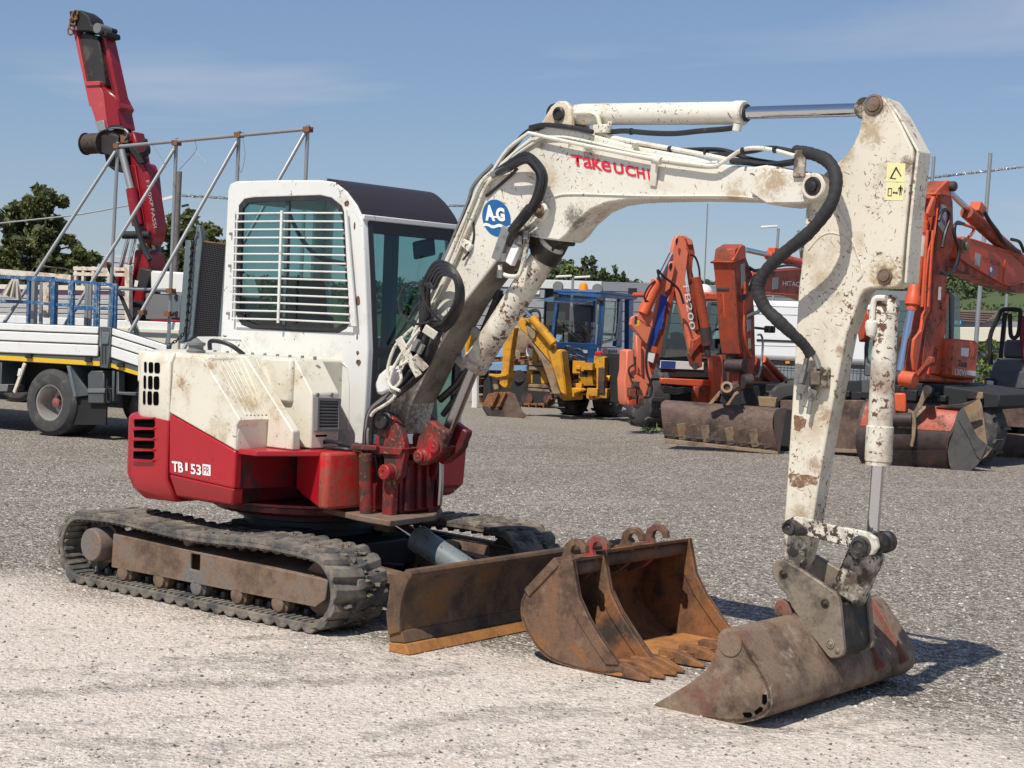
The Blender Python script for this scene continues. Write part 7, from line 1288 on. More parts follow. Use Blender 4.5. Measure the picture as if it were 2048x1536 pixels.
for q, mt in (([(1142, 385), (1205, 390), (1200, 460), (1140, 450)], m_lens), ([(1210, 395), (1260, 398), (1255, 468), (1208, 460)], m_orw_shade), ([(1190, 568), (1260, 575), (1258, 615), (1188, 605)], m_lens)): slabx('decal', mt, E2, F4, z13(q), hx+.004, .003, 0)
for k in range(3): slabx('decal_stripe', m_or, E2, F4, z13([(1212+k*16, 398), (1220+k*16, 398), (1205+k*16, 460), (1197+k*16, 460)]), hx+.006, .002, 0)
slabx('house_side', m_orw_shade, E2, F4, z12([(1130, 800), (1300, 840), (1450, 860), (1450, 1150), (1125, 1120)]), x4-.37, .1, .01)
slabx('windscreen', m_bgl, E2, F4, z12([(690, 250), (800, 240), (860, 900), (660, 1090), (640, 1000)]), x4-1.0, .01, 0)
c = F4.Y(1742, 690, .6); slab('cab_front', m_grhood, E2, F4, z12([(300, 620), (330, 640), (300, 900), (320, 990), (390, 1030), (390, 1140), (280, 1130), (280, 800)]), .55, .08, .015); slab('front_window', m_bgl, E2, F4, z12([(320, 620), (700, 620), (700, 1030), (390, 1030), (310, 960)]), .6, .01, 0)
slab('seat', m_seat, E2, F4, z12([(400, 700), (800, 700), (860, 1100), (380, 1100)]), 1.0, .4, .03); slab('left_console', m_orw_shade, E2, F4, z12([(200, 600), (320, 330), (340, 450), (290, 700), (220, 740)]), .4, .2, .02)
slab('chassis', m_seat, E2, F4, z13([(200, 660), (420, 640), (900, 680), (1450, 760), (1450, 870), (1000, 900), (210, 860)]), .35, 1.8, .02)
for k in range(16): q = F4.Y(*z13([(rr2.uniform(210, 1050), rr2.uniform(680, 830))])[0], .3); b = MB(); s_ = rr2.uniform(.04, .13); b.obox(q, (s_, 0, 0), (0, s_, 0), (0, 0, s_*.7)); b.build('axle_part', m_blk if k % 3 else m_dgrey, E2, bevel=.01)
slab('rear_plate', m_bd, E2, F4, z14([(1260, 180), (1400, 180), (1415, 290), (1150, 290)]), .3, .1, .01); slab('rear_plate', m_tan, E2, F4, z14([(1340, 185), (1410, 185), (1412, 290), (1300, 300)]), .26, .04, .01)
c = F4.Y(1945, 800, .5); wheel(E2, (c.x-.1, .4, .5), (0, -1, 0), .5, .45, .27, m_black, 18)
slab('dozer_plate', m_bw, E2, F4, [(1560, 800), (1728, 800), (1724, 905), (1560, 895)], .15, .10, .012); slab('plate_edge', m_tan, E2, F4, [(1560, 893), (1724, 899), (1724, 907), (1560, 900)], .12, .05, .006)
# digging bucket on the ground
F5 = Fr(F4.o.x, F4.o.y, .30); rot5 = F4.th-F5.th
def S5(nm, mt, pts, y0, th_, bevel=.006, label=None):
    b = MB(); b.prism(F5.YS(pts, y0), (0, th_, 0)); o = b.build(nm, mt, E2, bevel=bevel, label=label); o.rotation_euler = (0, 0, rot5); return o
yy = -.75
Lc = [F5.Y(*q, yy+dy) for q, dy in zip([(1740, 800), (1728, 805), (1718, 835), (1711, 875), (1714, 905), (1726, 930), (1745, 938)], (.25, .12, .02, -.02, .04, .16, .30))]
Rc = [F5.Y(*q, yy+dy) for q, dy in zip([(1925, 812), (1921, 825), (1912, 853), (1898, 878), (1896, 905), (1902, 938), (1914, 951)], (.25, .12, .02, -.02, .04, .16, .30))]
Lq, Rq = bez(Lc, 5), bez(Rc, 5); b = MB(); b.loft([Lq+[q+V(.0, .03, 0) for q in Lq[::-1]], Rq+[q+V(0, .03, 0) for q in Rq[::-1]]]); o = b.build('bucket_shell', m_bd, E2, sharp=25); o.rotation_euler = (0, 0, rot5)
n0 = 12; 
for (t0, t1, mt, nm) in ((.42, .64, m_tan, 'bare_patch'), (.64, .97, m_orw_shade, 'paint_patch'), (.03, .16, m_orw_shade, 'paint_patch')):
    b = MB(); b.loft([[q+V(0, -.006, 0) for q in [Lq[i].lerp(Rq[i], t) for i in range(2, 13)]] for t in (t0, (t0+t1)/2, t1)], False); o = b.build(nm, mt, E2); o.rotation_euler = (0, 0, rot5)
b = MB(); b.loft([[Lq[i].lerp(Rq[i], t)+V(0, -.03, 0) for i in range(19, 30)] for t in (.30, .65, .98)], False); o = b.build('wear_plate', m_bd, E2); o.rotation_euler = (0, 0, rot5)
S5('bucket_side', m_brim, z14([(1060, 470), (1120, 415), (1150, 480), (1250, 720), (1330, 870), (1480, 1000), (1560, 1040), (1400, 1220), (1330, 1310), (1200, 1430), (1030, 1475), (960, 1440), (900, 1290), (880, 1100), (920, 900), (1010, 680)]), yy+.0, .04, .008)
S5('side_cutter', m_brim, z14([(1120, 415), (1160, 500), (1330, 860), (1480, 1010), (1470, 1040), (1390, 1230), (1320, 1160), (1210, 900), (1050, 620), (1060, 500)]), yy-.02, .03, .006); S5('far_side', m_tan, z14([(1120, 415), (1370, 285), (1410, 400), (1490, 1000), (1330, 870), (1160, 500)]), yy+.35, .04, .006); S5('top_lip', m_bd, z14([(700, 400), (1100, 360), (1370, 285), (1130, 420), (1000, 430)]), yy+.1, .06, .006)
S5('tooth', m_tan, z14([(1390, 1225), (1480, 1040), (1570, 1045), (1500, 1140), (1480, 1170)]), yy-.0, .09, .008)
S5('bucket_ear', m_tan, z14([(300, 1010), (330, 880), (340, 520), (440, 330), (520, 100), (560, 80), (600, 120), (620, 200), (560, 260), (480, 420), (390, 520), (400, 700), (380, 900), (350, 1030)]), yy-.12, .09, .01); rod('bucket_pin', m_bd, E2, F5.Y(*z14([(575, 150)])[0], yy-.2), F5.Y(*z14([(575, 150)])[0], yy+.2), .06, 12).rotation_euler = (0, 0, rot5)
S5('stick_foot', m_or, z14([(60, 200), (240, 200), (250, 500), (70, 480)]), yy-.05, .2, .02); o = rod('foot_tube', m_bd, E2, F5.Y(*z14([(30, 600)])[0], yy-.05), F5.Y(*z14([(330, 600)])[0], yy-.05), .09, 14); o.rotation_euler = (0, 0, rot5); S5('bucket_gap', m_seat, z14([(-200, 620), (320, 620), (310, 800), (-200, 780)]), yy+.06, .03, .004)
# ================================================================== dark machine at the right edge
F6 = FrAt(2030, 24.5, .45)
E3 = thing('dark_loader', 'dark machine with tubular guard and grey hood cut off at the right edge', 'loader', F6)
for pts in ([(1380, 520), (1375, 300), (1440, 140), (1480, 80), (1600, 80), (1620, 110), (1600, 280), (1545, 290), (1535, 110)], [(1460, 470), (1490, 160), (1500, 100)]): pipe('guard_tube', m_black, E3, F6.YS(z13(pts), -.1), .035, 8, 5)
slab('hood', m_grhood, E3, F6, z13([(1480, 470), (1490, 320), (1600, 320), (1700, 330), (1700, 480)]), .2, .6, .04); slab('hood', m_grhood, E3, F6, z13([(1385, 560), (1420, 480), (1700, 480), (1700, 700), (1390, 700)]), -.05, .9, .05); slab('hood_lower', m_dgrey, E3, F6, z13([(1370, 570), (1700, 575), (1700, 720), (1410, 720), (1370, 640)]), -.1, .4, .02)
slab('side_panel', paint('dark red side', srgb(110, 20, 30), .4), E3, F6, z13([(1620, 130), (1700, 130), (1700, 560), (1640, 500), (1610, 300)]), -.15, .1, .02)
slab('lamp_housing', m_black, E3, F6, z13([(1310, 630), (1420, 635), (1418, 710), (1320, 705)]), -.2, .15, .02); slab('headlamp', m_lens, E3, F6, z13([(1345, 650), (1400, 655), (1398, 700), (1345, 700)]), -.22, .03, .01); slab('indicator', m_amber, E3, F6, z13([(1315, 650), (1338, 650), (1335, 700), (1318, 700)]), -.21, .03, .008)
slab('lower_frame', m_seat, E3, F6, z13([(1320, 830), (1400, 760), (1750, 760), (1750, 1180), (1380, 1070), (1330, 900)]), .1, .9, .02); slab('blade_back', m_bw, E3, F6, z13([(1435, 850), (1460, 830), (1750, 850), (1750, 1040), (1400, 1020)]), -.35, .08, .01)
top_ = F6.YS(z13([(1330, 1070), (1335, 1090), (1340, 1180), (1335, 1290), (1300, 1370)]), -.7); endx = 2.6
rows = bez([q+V(0, [.16, .05, 0, .03, -.02][i], 0) for i, q in enumerate(top_)], 4); b = MB(); b.loft([rows+[q+V(0, .04, 0) for q in rows[::-1]], [q+V(endx, 0, -.0) for q in rows]+[q+V(endx, .04, 0) for q in rows[::-1]]]); b.build('dozer_blade', m_bw, E3, sharp=25)
b = MB(); q = rows[-1]; b.box(q.x, q.x+endx, q.y-.03, q.y+.03, max(.01, q.z-.05), q.z+.06); b.build('blade_edge', m_tan, E3, bevel=.006); rod('blade_spring', m_black, E3, F6.Y(*z13([(1480, 800)])[0], -.2), F6.Y(*z13([(1600, 810)])[0], -.2), .07, 12)
c = F6.Y(1990, 860, 0); wheel(E3, (c.x+.1, -.1, .5), (0, -1, 0), .5, .45, .27, m_black, 18)
# ================================================================== far setting
m_leaf = None
def leafmat(name, dark, light, trans=.25):
    t = NT(name); gi = t.n('ShaderNodeNewGeometry'); f = gi.outputs['Random Per Island']; c = t.mix(f, dark, light); t.l(c, t.b.inputs['Base Color']); t.b.inputs['Roughness'].default_value = .6
    try: t.b.inputs['Transmission Weight'].default_value = 0
    except Exception: pass
    tr = t.n('ShaderNodeBsdfTranslucent'); t.l(c, tr.inputs[0]); m = t.n('ShaderNodeMixShader'); m.inputs[0].default_value = trans; t.l(t.b.outputs[0], m.inputs[1]); t.l(tr.outputs[0], m.inputs[2]); t.l(m.outputs[0], t.out.inputs[0]); return t.m
m_lf1 = leafmat('fresh leaves', (.045, .062, .016), (.17, .185, .055)); m_lf2 = leafmat('far leaves', (.042, .065, .028), (.125, .155, .06)); m_lf3 = leafmat('dark cypress leaves', (.04, .065, .03), (.10, .14, .055)); m_lf4 = leafmat('bright shrub leaves', (.06, .10, .02), (.20, .27, .06))
m_bark = rusty('bark', ((.05, .04, .03), (.10, .08, .06), (.14, .11, .085), None, 0), 6, .9, 0)
def leaves(cl, per, size, mt, name, par, kind=None, flat=.5):
    """leaf sized quads round the given clump centres (x, y, z, radius)"""
    vs, fs = [], []; k = 0
    for (x, y, z, r) in cl:
        n = max(6, int(per*r*r)); d = RNG.normal(size=(n, 3)); d /= np.linalg.norm(d, axis=1)[:, None]; rad = r*(RNG.random(n)**.45); c = np.array((x, y, z))+d*rad[:, None]*np.array((1, 1, .8))
        a = RNG.normal(size=(n, 3)); a /= np.linalg.norm(a, axis=1)[:, None]; e = np.cross(a, d+RNG.normal(size=(n, 3))*.6); e /= np.linalg.norm(e, axis=1)[:, None]+1e-9; s = size*(.6+.8*RNG.random(n))[:, None]
        q = np.stack([c-a*s, c+e*s*flat, c+a*s, c-e*s*flat], 1).reshape(-1, 3); vs += q.tolist(); fs += [(k+4*i, k+4*i+1, k+4*i+2, k+4*i+3) for i in range(n)]; k += 4*n
    me = bpy.data.meshes.new(name); me.from_pydata(vs, [], fs); me.update(); me.materials.append(mt); o = bpy.data.objects.new(name, me); COL.objects.link(o)
    if par is not None: o.parent = par
    if kind: o['kind'] = kind
    return o
def tree(px, pyb, D, sil, label, mt, per, size, group=None, seed=1, base=None, nclump=60, rmax=.22, trunk=.14, name='broadleaf_tree'):
    """sil: crown outline in pixels; clumps fill it through a depth as large as its half width"""
    rg = random.Random(seed); f = FrAt(px, D); th = thing(name, label, 'tree', f, group)
    P = f.YS(sil, 0); xs = [q.x for q in P]; zs = [q.z for q in P]; x0, x1, z0, z1 = min(xs), max(xs), min(zs), max(zs); wd = (x1-x0)/2
    def inside(x, z):
        c = False
        for i in range(len(P)):
            a, b_ = P[i], P[i-1]
            if (a.z > z) != (b_.z > z) and x < (b_.x-a.x)*(z-a.z)/(b_.z-a.z)+a.x: c = not c
        return c
    cl = []; tries = 0
    while len(cl) < nclump and tries < 9000:
        tries += 1; x, z = rg.uniform(x0, x1), rg.uniform(z0, z1)
        if not inside(x, z): continue
        r = wd*rg.uniform(.45, 1)*rmax; cl.append((x, rg.uniform(-1, 1)*wd*.7, z, r))
    leaves(cl, per, size, mt, 'crown', th)
    b = MB(); cx = sum(xs)/len(xs); zb = z0+(z1-z0)*.25; b.tube([(cx, 0, 0), (cx+.05, 0, max(zb*.6, .3)), (cx, 0, zb), (cx, 0, z0+(z1-z0)*.7)], [trunk*1.2, trunk, trunk*.8, trunk*.3], 8)
    for c in cl[::max(1, len(cl)//12)]: b.tube([(cx, 0, zb+(c[2]-zb)*.2), ((cx+c[0])/2, c[1]*.5, zb+(c[2]-zb)*.7), c[:3]], [trunk*.5, trunk*.3, trunk*.1], 5)
    b.build('trunk', m_bark, th); return th
tree(95, 640, 62, [(5, 560), (0, 500), (12, 480), (8, 445), (20, 420), (32, 408), (50, 415), (62, 398), (78, 400), (82, 383), (95, 384), (108, 388), (110, 400), (116, 430), (124, 450), (130, 470), (150, 482), (172, 492), (185, 510), (178, 540), (190, 560)], 'broad leafy tree at the left edge, left of the red crane', m_lf1, 1300, .13, seed=4, nclump=210, rmax=.17)
tree(375, 640, 60, [(295, 560), (300, 500), (312, 465), (330, 455), (352, 440), (360, 422), (372, 425), (385, 440), (400, 450), (410, 425), (422, 420), (418, 450), (440, 462), (462, 480), (470, 560)], 'leafy tree behind the upright loading ramp and wooden pole', m_lf1, 1300, .13, seed=9, nclump=180, rmax=.17)
# wooden pole and overhead cable
pf = FrAt(348, 46); WP = thing('utility_pole', 'grey wooden utility pole behind the scaffold frame', 'pole', pf)
a, c_ = pf.Y(359, 343, 0), pf.Y(345, 640, 0); d = (c_-a).normalized(); b = MB(); b.tube([a, a+d*(a.z/-d.z)], [.075, .10], 12); b.build('shaft', rusty('weathered pole timber', ((.10, .09, .075), (.17, .15, .13), (.22, .2, .17), None, 0), 5, .9, 0), WP)
b = MB(); b.bar(a+V(.1, 0, -1.0), a+V(.3, -.05, -.95), .06, .06); b.build('cable_hook', m_black, WP)
cf = FrAt(1000, 46)
b = MB(); cab = bez([cf.Y(*q, 0) for q in ((-40, 452), (5, 446), (150, 430), (240, 414), (325, 398))], 8); b.tube(cab, .022, 6)
tw = bez([cf.Y(*q, 0) for q in ((365, 391), (450, 396), (600, 406), (800, 412), (940, 411), (1100, 410), (1300, 404), (1500, 394), (1700, 376), (1845, 357), (1950, 345), (2120, 325))], 14)
st = [q+V(0, .03*math.cos(i*2.2), .03*math.sin(i*2.2)) for i, q in enumerate([tw[j].lerp(tw[j+1], t/6) for j in range(len(tw)-1) for t in range(6)])]
b.tube(st, .022, 5); b.tube([q+(tw[min(i//6, len(tw)-1)]-q)*1.8 for i, q in enumerate(st)], .02, 5)
b.tube([cf.Y(325, 398, 0), cf.Y(365, 391, 0)], .02, 6); o = b.build('overhead_cable', m_galv); tag(free(o, cf), 'twisted pale overhead cable strung across the yard from the wooden pole', 'cable')
b = MB(); b.bar(cf.Y(325, 399, 0), cf.Y(347, 393, 0), .08, .08); o = b.build('cable_joint', m_cabw); tag(free(o, cf), 'white cable joint on the overhead cable left of the wooden pole', 'cable joint')
# grey halls on the left
hf = FrAt(240, 90); HL = thing('warehouse', 'pale grey corrugated hall behind the red crane', 'building', hf)
A_ = hf.Y(186, 509, 0); B_ = hf.Y(312, 512, 0)
for k in range(11): z1_ = A_.z-(A_.z)*k/11; bx('wall_panel', paint('pale corrugated wall', (.46, .48, .50), .5, var=.03), HL, A_.x, B_.x+2, 0, .12, z1_-A_.z/11+.03, z1_-.02, .02)
bx('wall', m_alug, HL, A_.x+.05, B_.x+1.9, .13, 12, 0, A_.z-.05)
hf = FrAt(10, 80); HL2 = thing('warehouse', 'dark grey hall at the left edge behind the leafy tree', 'building', hf); A_ = hf.Y(-80, 487, 0); B_ = hf.Y(40, 487, 0)
bx('wall', paint('grey blue wall', (.13, .15, .17), .5), HL2, A_.x, B_.x, 0, 10, 0, A_.z, .02); q = hf.Y(28, 545, 0); bx('door', m_galv, HL2, q.x-.3, q.x+.2, -.05, .02, 0, q.z+1.2)
# dealership in the middle
df = FrAt(1205, 66, .25); DL = thing('showroom', 'grey clad showroom building with a white roof band behind the blue cab', 'building', df)
m_clad = paint('grey cladding', (.19, .205, .225), .5, var=.04); m_band = paint('white roof band', (.56, .57, .57), .45, var=.03); m_clad2 = paint('light grey cladding', (.27, .28, .30), .5, var=.04)
c0 = df.Y(1205, 563, 0); l0 = df.Y(900, 556, 0); zt_ = c0.z; zb_ = df.Y(1205, 590, 0).z
bx('roof_band', m_band, DL, l0.x, c0.x-.02, -.10, .15, df.Y(1120, 578, 0).z, zt_, .02)
nrow = 8; zlo = df.Y(1120, 578, 0).z-.01
bx('dark_strip', m_seat, DL, df.Y(1090, 600, .2).x, c0.x-.3, .18, .3, 0, zlo, 0)
for k in range(nrow): h_ = zlo/nrow; bx('wall_panel', m_clad2, DL, l0.x, df.Y(1089, 600, 0).x, -.04, .17, k*h_+.015, (k+1)*h_-.015, .015)
x1w = c0.x; 
fr2 = Fr(*[df.o[i]+df.fw[i]*c0.x for i in (0, 1)], .25)
yend = df.X(1330, 582, c0.x).y
for k in range(nrow+1): h_ = zt_/(nrow+1); bx('wall_panel', m_clad, DL, c0.x-.1, c0.x+14, -.02+.0, .2, k*h_+.012, (k+1)*h_-.012, .015)
bx('building_core', m_clad, DL, l0.x+.2, c0.x+13.8, .31, 14, 0, zt_-.1, 0)
for i, (p0, p1) in enumerate((((1093, 622), (1130, 652)), ((1140, 615), (1180, 640)), ((1195, 620), (1225, 650)))):
    a, c_ = df.Y(*p0, -.1), df.Y(*p1, -.1); bx('window', m_bgl, DL, a.x, c_.x, -.12, -.10, c_.z, a.z, 0)
a, c_ = df.Y(1062, 581, -.1), df.Y(1079, 589, -.1); bx('sign_plate', m_lens, DL, a.x, c_.x, -.12, -.06, c_.z, a.z, .01)
# light blue car glimpsed beside the blue cab
vf = FrAt(1098, 40, -.9); VC = thing('parked_car', 'light blue car glimpsed between yellow boom and blue cab', 'car', vf)
def car(par, L, Wd, body, z=0.0):
    prof_ = [(-L/2, .35), (-L/2, .85), (-L*.42, 1.0), (-L*.30, 1.05), (-L*.18, 1.48), (L*.12, 1.52), (L*.28, 1.05), (L*.44, .92), (L/2, .75), (L/2, .35)]
    b = MB(); b.prism([V(x, -Wd/2, zz) for x, zz in prof_], (0, Wd, 0)); b.build('body', body, par, bevel=.09, seg=3)
    b = MB(); b.prism([V(x, -Wd/2-.004, zz) for x, zz in ((-L*.27, 1.07), (-L*.17, 1.43), (L*.10, 1.46), (L*.24, 1.07))], (0, Wd+.008, 0)); b.build('side_glass', m_seat, par)
    for sx in (-.31, .31):
        for sy in (-1, 1): wheel(par, (L*sx, sy*(Wd/2+.01), .32), (0, sy, 0), .32, .2, .2, m_rim)
car(VC, 4.2, 1.75, paint('light blue car paint', srgb(130, 160, 190), .25, .3, var=.03))
# white van behind the orange stick
wf = FrAt(1545, 36, .12); WV = thing('parked_van', 'white panel van behind the orange excavator stick, left of the white arm', 'van', wf)
vp = [(1420, 690), (1440, 640), (1462, 612), (1500, 600), (1640, 604), (1760, 610), (1764, 730), (1700, 728), (1430, 716)]
b = MB(); b.prism(wf.YS(vp, 0), (0, 2.0, 0)); b.build('body', paint('white van paint', (.78, .79, .80), .25, var=.02), WV, bevel=.12, seg=3)
slab('side_moulding', m_black, WV, wf, [(1513, 678), (1700, 685), (1700, 688.5), (1513, 682)], -.02, .03, .004); 
for y0 in (611, 627, 690): pipe('panel_seam', m_patch, WV, wf.YS([(1500, y0), (1600, y0+3), (1700, y0+6)], -.003), .008, 5)
slab('lower_sill', m_black, WV, wf, [(1500, 718), (1764, 732), (1764, 740), (1500, 728)], .06, .1, .006); slab('side_window', m_seat, WV, wf, [(1440, 645), (1464, 618), (1492, 618), (1490, 652)], -.006, .01, 0); slab('side_marker', m_amber, WV, wf, [(1571, 722), (1579, 722), (1579, 727), (1571, 727)], -.02, .03, 0)
for px in (1462, 1700): c = wf.Y(px, 740, 0); wheel(WV, (c.x, -.02, .35), (0, -1, 0), .35, .24, .2, m_rim)
# fence along the yard
ff = FrAt(1750, 44, .12); FN = thing('mesh_fence', 'dark wire mesh fence running behind the orange machines', 'fence', ff)
x0, x1 = ff.Y(1180, 780, 0).x, ff.Y(2160, 780, 0).x; hfz = 1.15
b = MB(); n = int((x1-x0)/.10)
for i in range(n): b.bar((x0+.10*i, 0, .04), (x0+.10*i, 0, hfz), .012, .012, (0, 1, 0))
for z in (.06, .4, .75, hfz): b.bar((x0, .008, z), (x1, .008, z), .012, .016)
b.build('wire_mesh', m_black, FN, kind='stuff')
for k in range(int((x1-x0)/2.5)+1): bx('post', m_dgrey, FN, x0+2.5*k-.03, x0+2.5*k+.03, -.03, .03, 0, hfz+.08, .006)
b = MB(); b.add([(-80, 47, .015), (90, 39, .015), (90, 52, .015), (-80, 60, .015)], [(0, 1, 2, 3)]); structure(b.build('road', paint('pale asphalt', (.17, .17, .17), .9, var=.08)))
leaves([(at(1575+rr2.uniform(-40, 30), 730, 42+rr2.random()).x, 42+rr2.random()*1.5, rr2.uniform(.1, .5), .3) for k in range(26)]+[(rr2.uniform(9, 16), 45.5+rr2.random()*1.2, .1, .22) for k in range(60)], 120, .09, m_lf4, 'verge_grass', None, 'stuff', .12)
tag(COL.objects['verge_grass'], 'rough yellow green grass along the mesh fence', 'grass')
GR = [(at(px_, 845, 26).x, 26+rr2.random()*.5, .06, .12) for px_ in (1302, 1308, 1314, 1296, 1320)]; leaves(GR, 900, .08, m_lf4, 'weeds', None, 'stuff', .14); tag(COL.objects['weeds'], 'tuft of green weeds under the orange backhoe', 'weeds')
# right hand side: shrub, low buildings, tents, lamp posts
tree(1985, 770, 42, [(1957, 770), (1955, 720), (1962, 690), (1975, 678), (1990, 684), (2002, 690), (2006, 720), (2010, 770)], 'bright green shrub right of the orange counterweight', m_lf4, 1600, .07, seed=3, nclump=70, rmax=.24, trunk=.03, name='shrub')
bf = FrAt(1960, 85, .2); HB = thing('shop_building', 'grey shop with brown tiled roof and a blue name sign', 'building', bf)
m_tile = paint('brown roof tiles', (.17, .125, .105), .8, var=.2, vs=14)
a, c_ = bf.Y(1860, 637, 0), bf.Y(2120, 648, 0); bx('wall', m_clad2, HB, a.x, c_.x, 0, 9, 0, a.z, 0); 
rp_ = bf.YS([(1850, 638), (1862, 618), (1992, 622), (2010, 626), (1990, 637), (1965, 648), (1940, 642)], -.3); b = MB(); b.prism(rp_, (0, .4, 0)); b.build('roof', m_tile, HB, bevel=.02)
for k in range(5): p_, q_ = rp_[0].lerp(rp_[1], .15+k*.18), rp_[5].lerp(rp_[2], .15+k*.18); barp('roof_course', m_tile, HB, p_+V(0, -.02, 0), q_+V(0, -.02, 0), .06, .05)
a, c_ = bf.Y(1880, 637, -.4), bf.Y(1924, 652, -.4); bx('sign_board', m_bluelogo, HB, a.x, c_.x, -.42, -.36, c_.z, a.z, .01); o, x, u = bf.Y(1888, 646.5, -.43), bf.Y(1921, 648.5, -.43), bf.Y(1888, 639.5, -.43); text('SUBARU', o, x-o, u-o, m_lens, HB, weight=.02)
tf = FrAt(1980, 62, .1); TN = thing('market_tent', 'long cream tent roof behind the fence at right', 'tent', tf)
slab('tent_wall', m_cream, TN, tf, [(1880, 654), (2120, 656), (2120, 685), (1880, 682)], 0, 3, .02); slab('tent_base', m_dgrey, TN, tf, [(1880, 682), (2120, 685), (2120, 760), (1880, 755)], .3, 2.5, 0)
vf = FrAt(1915, 50, .1); V2 = thing('parked_car', 'grey car roof showing behind the orange engine cover', 'car', vf); car(V2, 4.1, 1.75, m_dgrey)
wf2 = FrAt(1895, 47.5, .1); slabv = thing('parked_van', 'white vehicle behind the fence below the orange counterweight', 'van', wf2); slab('body', paint('white lorry side', (.8, .8, .8), .3, var=.02), slabv, wf2, [(1850, 756), (1916, 766), (1916, 798), (1850, 792)], 0, 1.6, .05); c = wf2.Y(1890, 800, 0); wheel(slabv, (c.x, -.02, .3), (0, -1, 0), .3, .2, .18, m_rim); c = wf2.Y(1862, 800, 0); wheel(slabv, (c.x, -.02, .3), (0, -1, 0), .3, .2, .18, m_rim)
def lamp(px, pt, D, lean, label, r=.05, head=0):
    f = FrAt(px, D); th = thing('street_lamp' if head else 'metal_pole', label, 'lamp post' if head else 'pole', f, None); a = f.Y(px, pt, 0); b = MB(); b.tube([(a.x-lean*a.z, 0, 0), a], [r*1.25, r], 10); b.build('shaft', m_galv, th)
    if head:
        for s_ in ((-1, 1) if head == 2 else (-1,)): b = MB(); b.obox(a+V(s_*.35, 0, .05), (.3, 0, .03), (0, .1, 0), (0, 0, .04)); b.build('lamp_head', m_cabw, th, bevel=.02)
    return th
lamp(1981, 306, 44, .027, 'tall pale metal pole above the orange excavator boom, right of the other', .055); lamp(1868, 313, 46, .027, 'pale metal pole rising just right of the white arm', .05); lamp(2014, 588, 52, .02, 'thin pole behind the tubular guard at the right edge', .05)
lamp(1557, 457, 58, .03, 'single arm street lamp above the first orange excavator', .05, 1); lamp(1146, 556, 60, .01, 'twin head street lamp in front of the grey showroom', .05, 2)
# hill, vineyard and woods
m_hill = paint('grassy hillside', (.06, .085, .03), .95, var=.35, vs=.05)
def mound(cx, cy, rx, ry, h, name='hill'):
    rows = []
    for i in range(15):
        t = i/14; rr_2 = math.cos(t*math.pi/2); rows.append([(cx+rx*rr_2*math.cos(a*math.pi/16), cy+ry*rr_2*math.sin(a*math.pi/16), h*math.sin(t*math.pi/2)-.3) for a in range(32)])
    b = MB(); b.loft(rows); return structure(b.build(name, m_hill))
mound(95, 260, 75, 90, 12.5); mound(-5, 250, 95, 80, 6.0)
def hillz(x, y, cx, cy, rx, ry, h): q = ((x-cx)/rx)**2+((y-cy)/ry)**2; return h*math.sqrt(max(0, 1-q))-.3
H1 = (95, 260, 75, 90, 12.5)
vs, fs = [], []; cl = []
for row in range(26):
    y = 182+row*2.2
    for k in range(90):
        x = 40+k*.9+rr2.uniform(-.1, .1); z = hillz(x, y, *H1)
        if z > .8 and z < 6.3: cl.append((x, y, z+.5, .42))
o = leaves(cl, 55, .26, leafmat('vine leaves', (.06, .09, .03), (.14, .18, .06)), 'vineyard', None, 'stuff'); tag(o, 'rows of green vines on the hillside at right', 'vineyard')
cl = []
for k in range(420):
    x = rr2.uniform(38, 150); y = rr2.uniform(205, 262); z = hillz(x, y, *H1)
    if z > 6.0: cl.append((x, y, z+rr2.uniform(.2, 2.0), rr2.uniform(.9, 1.8)))
for k in range(240): x = rr2.uniform(36, 110); y = 176+rr2.uniform(0, 6); cl.append((x, y, max(0, hillz(x, y, *H1))+rr2.uniform(.3, 2.4), rr2.uniform(.7, 1.3)))
o = leaves(cl, 34, .32, m_lf2, 'hill_wood', None, 'stuff'); tag(o, 'dark hedge and wood on the vineyard hillside', 'wood')
cl = []
for k in range(620): x = rr2.uniform(-62, 62) if k < 400 else rr2.gauss(5, 8); y = rr2.uniform(176, 215); cl.append((x, y, hillz(x, y, -5, 250, 95, 80, 6.0)+rr2.uniform(.3, 1.6)+4.2*rr2.random()*math.exp(-((x-5)/9)**2), rr2.uniform(.9, 1.7)))
o = leaves(cl, 46, .36, m_lf2, 'ridge_wood', None, 'stuff'); tag(o, 'distant wooded ridge behind the showroom', 'wood')
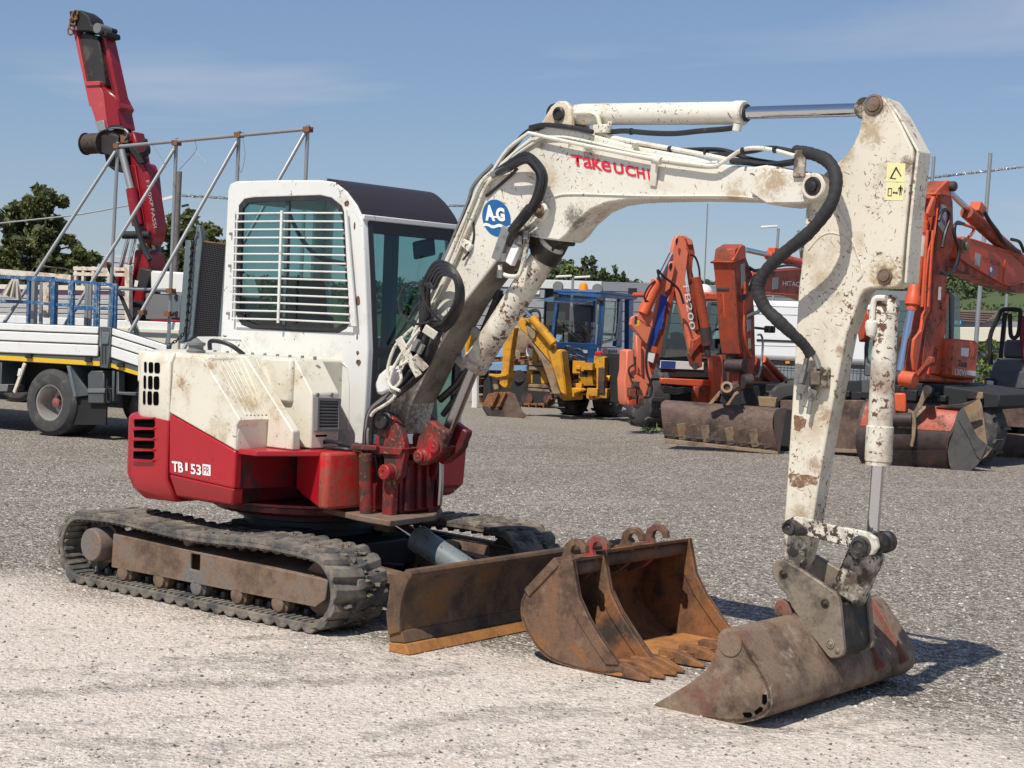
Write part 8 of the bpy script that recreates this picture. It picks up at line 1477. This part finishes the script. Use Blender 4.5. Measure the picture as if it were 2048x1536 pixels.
trees = [(1104, [(1065, 570), (1072, 540), (1088, 522), (1104, 515), (1116, 522), (1126, 545), (1130, 570)], 'round green tree on the ridge, left of the poplars', m_lf2, 'broadleaf_tree'), (1142, [(1120, 570), (1124, 545), (1138, 533), (1152, 536), (1160, 550), (1164, 570)], 'lower pale green tree touching the poplars on their left', m_lf4, 'broadleaf_tree'),
 (1168, [(1157, 572), (1160, 545), (1163, 520), (1168, 511), (1173, 514), (1176, 530), (1179, 572)], 'left one of two tall poplars on the ridge', m_lf3, 'poplar_tree'), (1184, [(1175, 572), (1177, 535), (1180, 518), (1184, 511), (1189, 520), (1193, 545), (1196, 572)], 'right one of two tall poplars on the ridge', m_lf3, 'poplar_tree'),
 (1206, [(1192, 572), (1197, 548), (1206, 535), (1213, 545), (1220, 572)], 'bushy tree just right of the poplars', m_lf2, 'broadleaf_tree'), (1230, [(1215, 572), (1222, 555), (1226, 543), (1231, 534), (1236, 545), (1242, 558), (1250, 572)], 'ragged conifer on the ridge left of the cypress', m_lf3, 'conifer_tree'), (1246, [(1242.5, 575), (1243.5, 555), (1246, 543), (1248.5, 555), (1250, 575)], 'thin dark cypress on the ridge', m_lf3, 'cypress_tree'),
 (1405, [(1380, 600), (1388, 572), (1400, 553), (1408, 560), (1418, 575), (1425, 600)], 'dark tree beside the orange backhoe roof, left of its neighbour', m_lf3, 'broadleaf_tree'), (1440, [(1415, 605), (1420, 575), (1436, 562), (1448, 565), (1462, 580), (1475, 605)], 'wide dark tree behind the orange backhoe roof', m_lf2, 'broadleaf_tree')]
for i, (px, sl_, lb, mt, nm) in enumerate(trees): tree(px, 600, 150, sl_, lb, mt, 190, .26, seed=20+i, nclump=46, rmax=.34, trunk=.25, name=nm)
tree(1602, 560, 60, [(1592, 560), (1594, 545), (1596, 460), (1604, 450), (1612, 470), (1616, 560)], 'sparse sapling peeping out left of the white arm', m_lf4, 200, .07, seed=41, nclump=14, rmax=.5, trunk=.03, name='young_tree')
m_house = paint('house render', (.55, .52, .45), .8); 
for px, py, lb, wd in ((1264, 570, 'small pale gabled house on the ridge beside the cypress', 5), (1292, 572, 'wider low house on the ridge left of the orange backhoe', 8)):
    f = FrAt(px, 500, .3); h = thing('hill_house', lb, 'house', f); q = f.Y(px, py, 0); bx('wall', m_house, h, q.x-wd/2, q.x+wd/2, 0, 6, 0, q.z-.3, 0); b = MB(); b.prism([V(q.x-wd/2-.4, -.4, q.z-.3), V(q.x+wd/2+.4, -.4, q.z-.3), V(q.x, -.4, q.z+wd*.13+.2)], (0, 7, 0)); b.build('roof', paint('roof tiles', (.33, .26, .21), .8), h)
f = FrAt(1590, 95, .1); h = thing('low_hall', 'low grey hall roof above the white van', 'building', f); a, c_ = f.Y(1440, 594, 0), f.Y(1700, 600, 0); bx('wall', m_clad2, h, a.x, c_.x, 0, 8, 0, a.z, 0); bx('roof', m_clad, h, a.x-.3, c_.x+.3, -.3, 8.3, a.z+.01, a.z+.4)
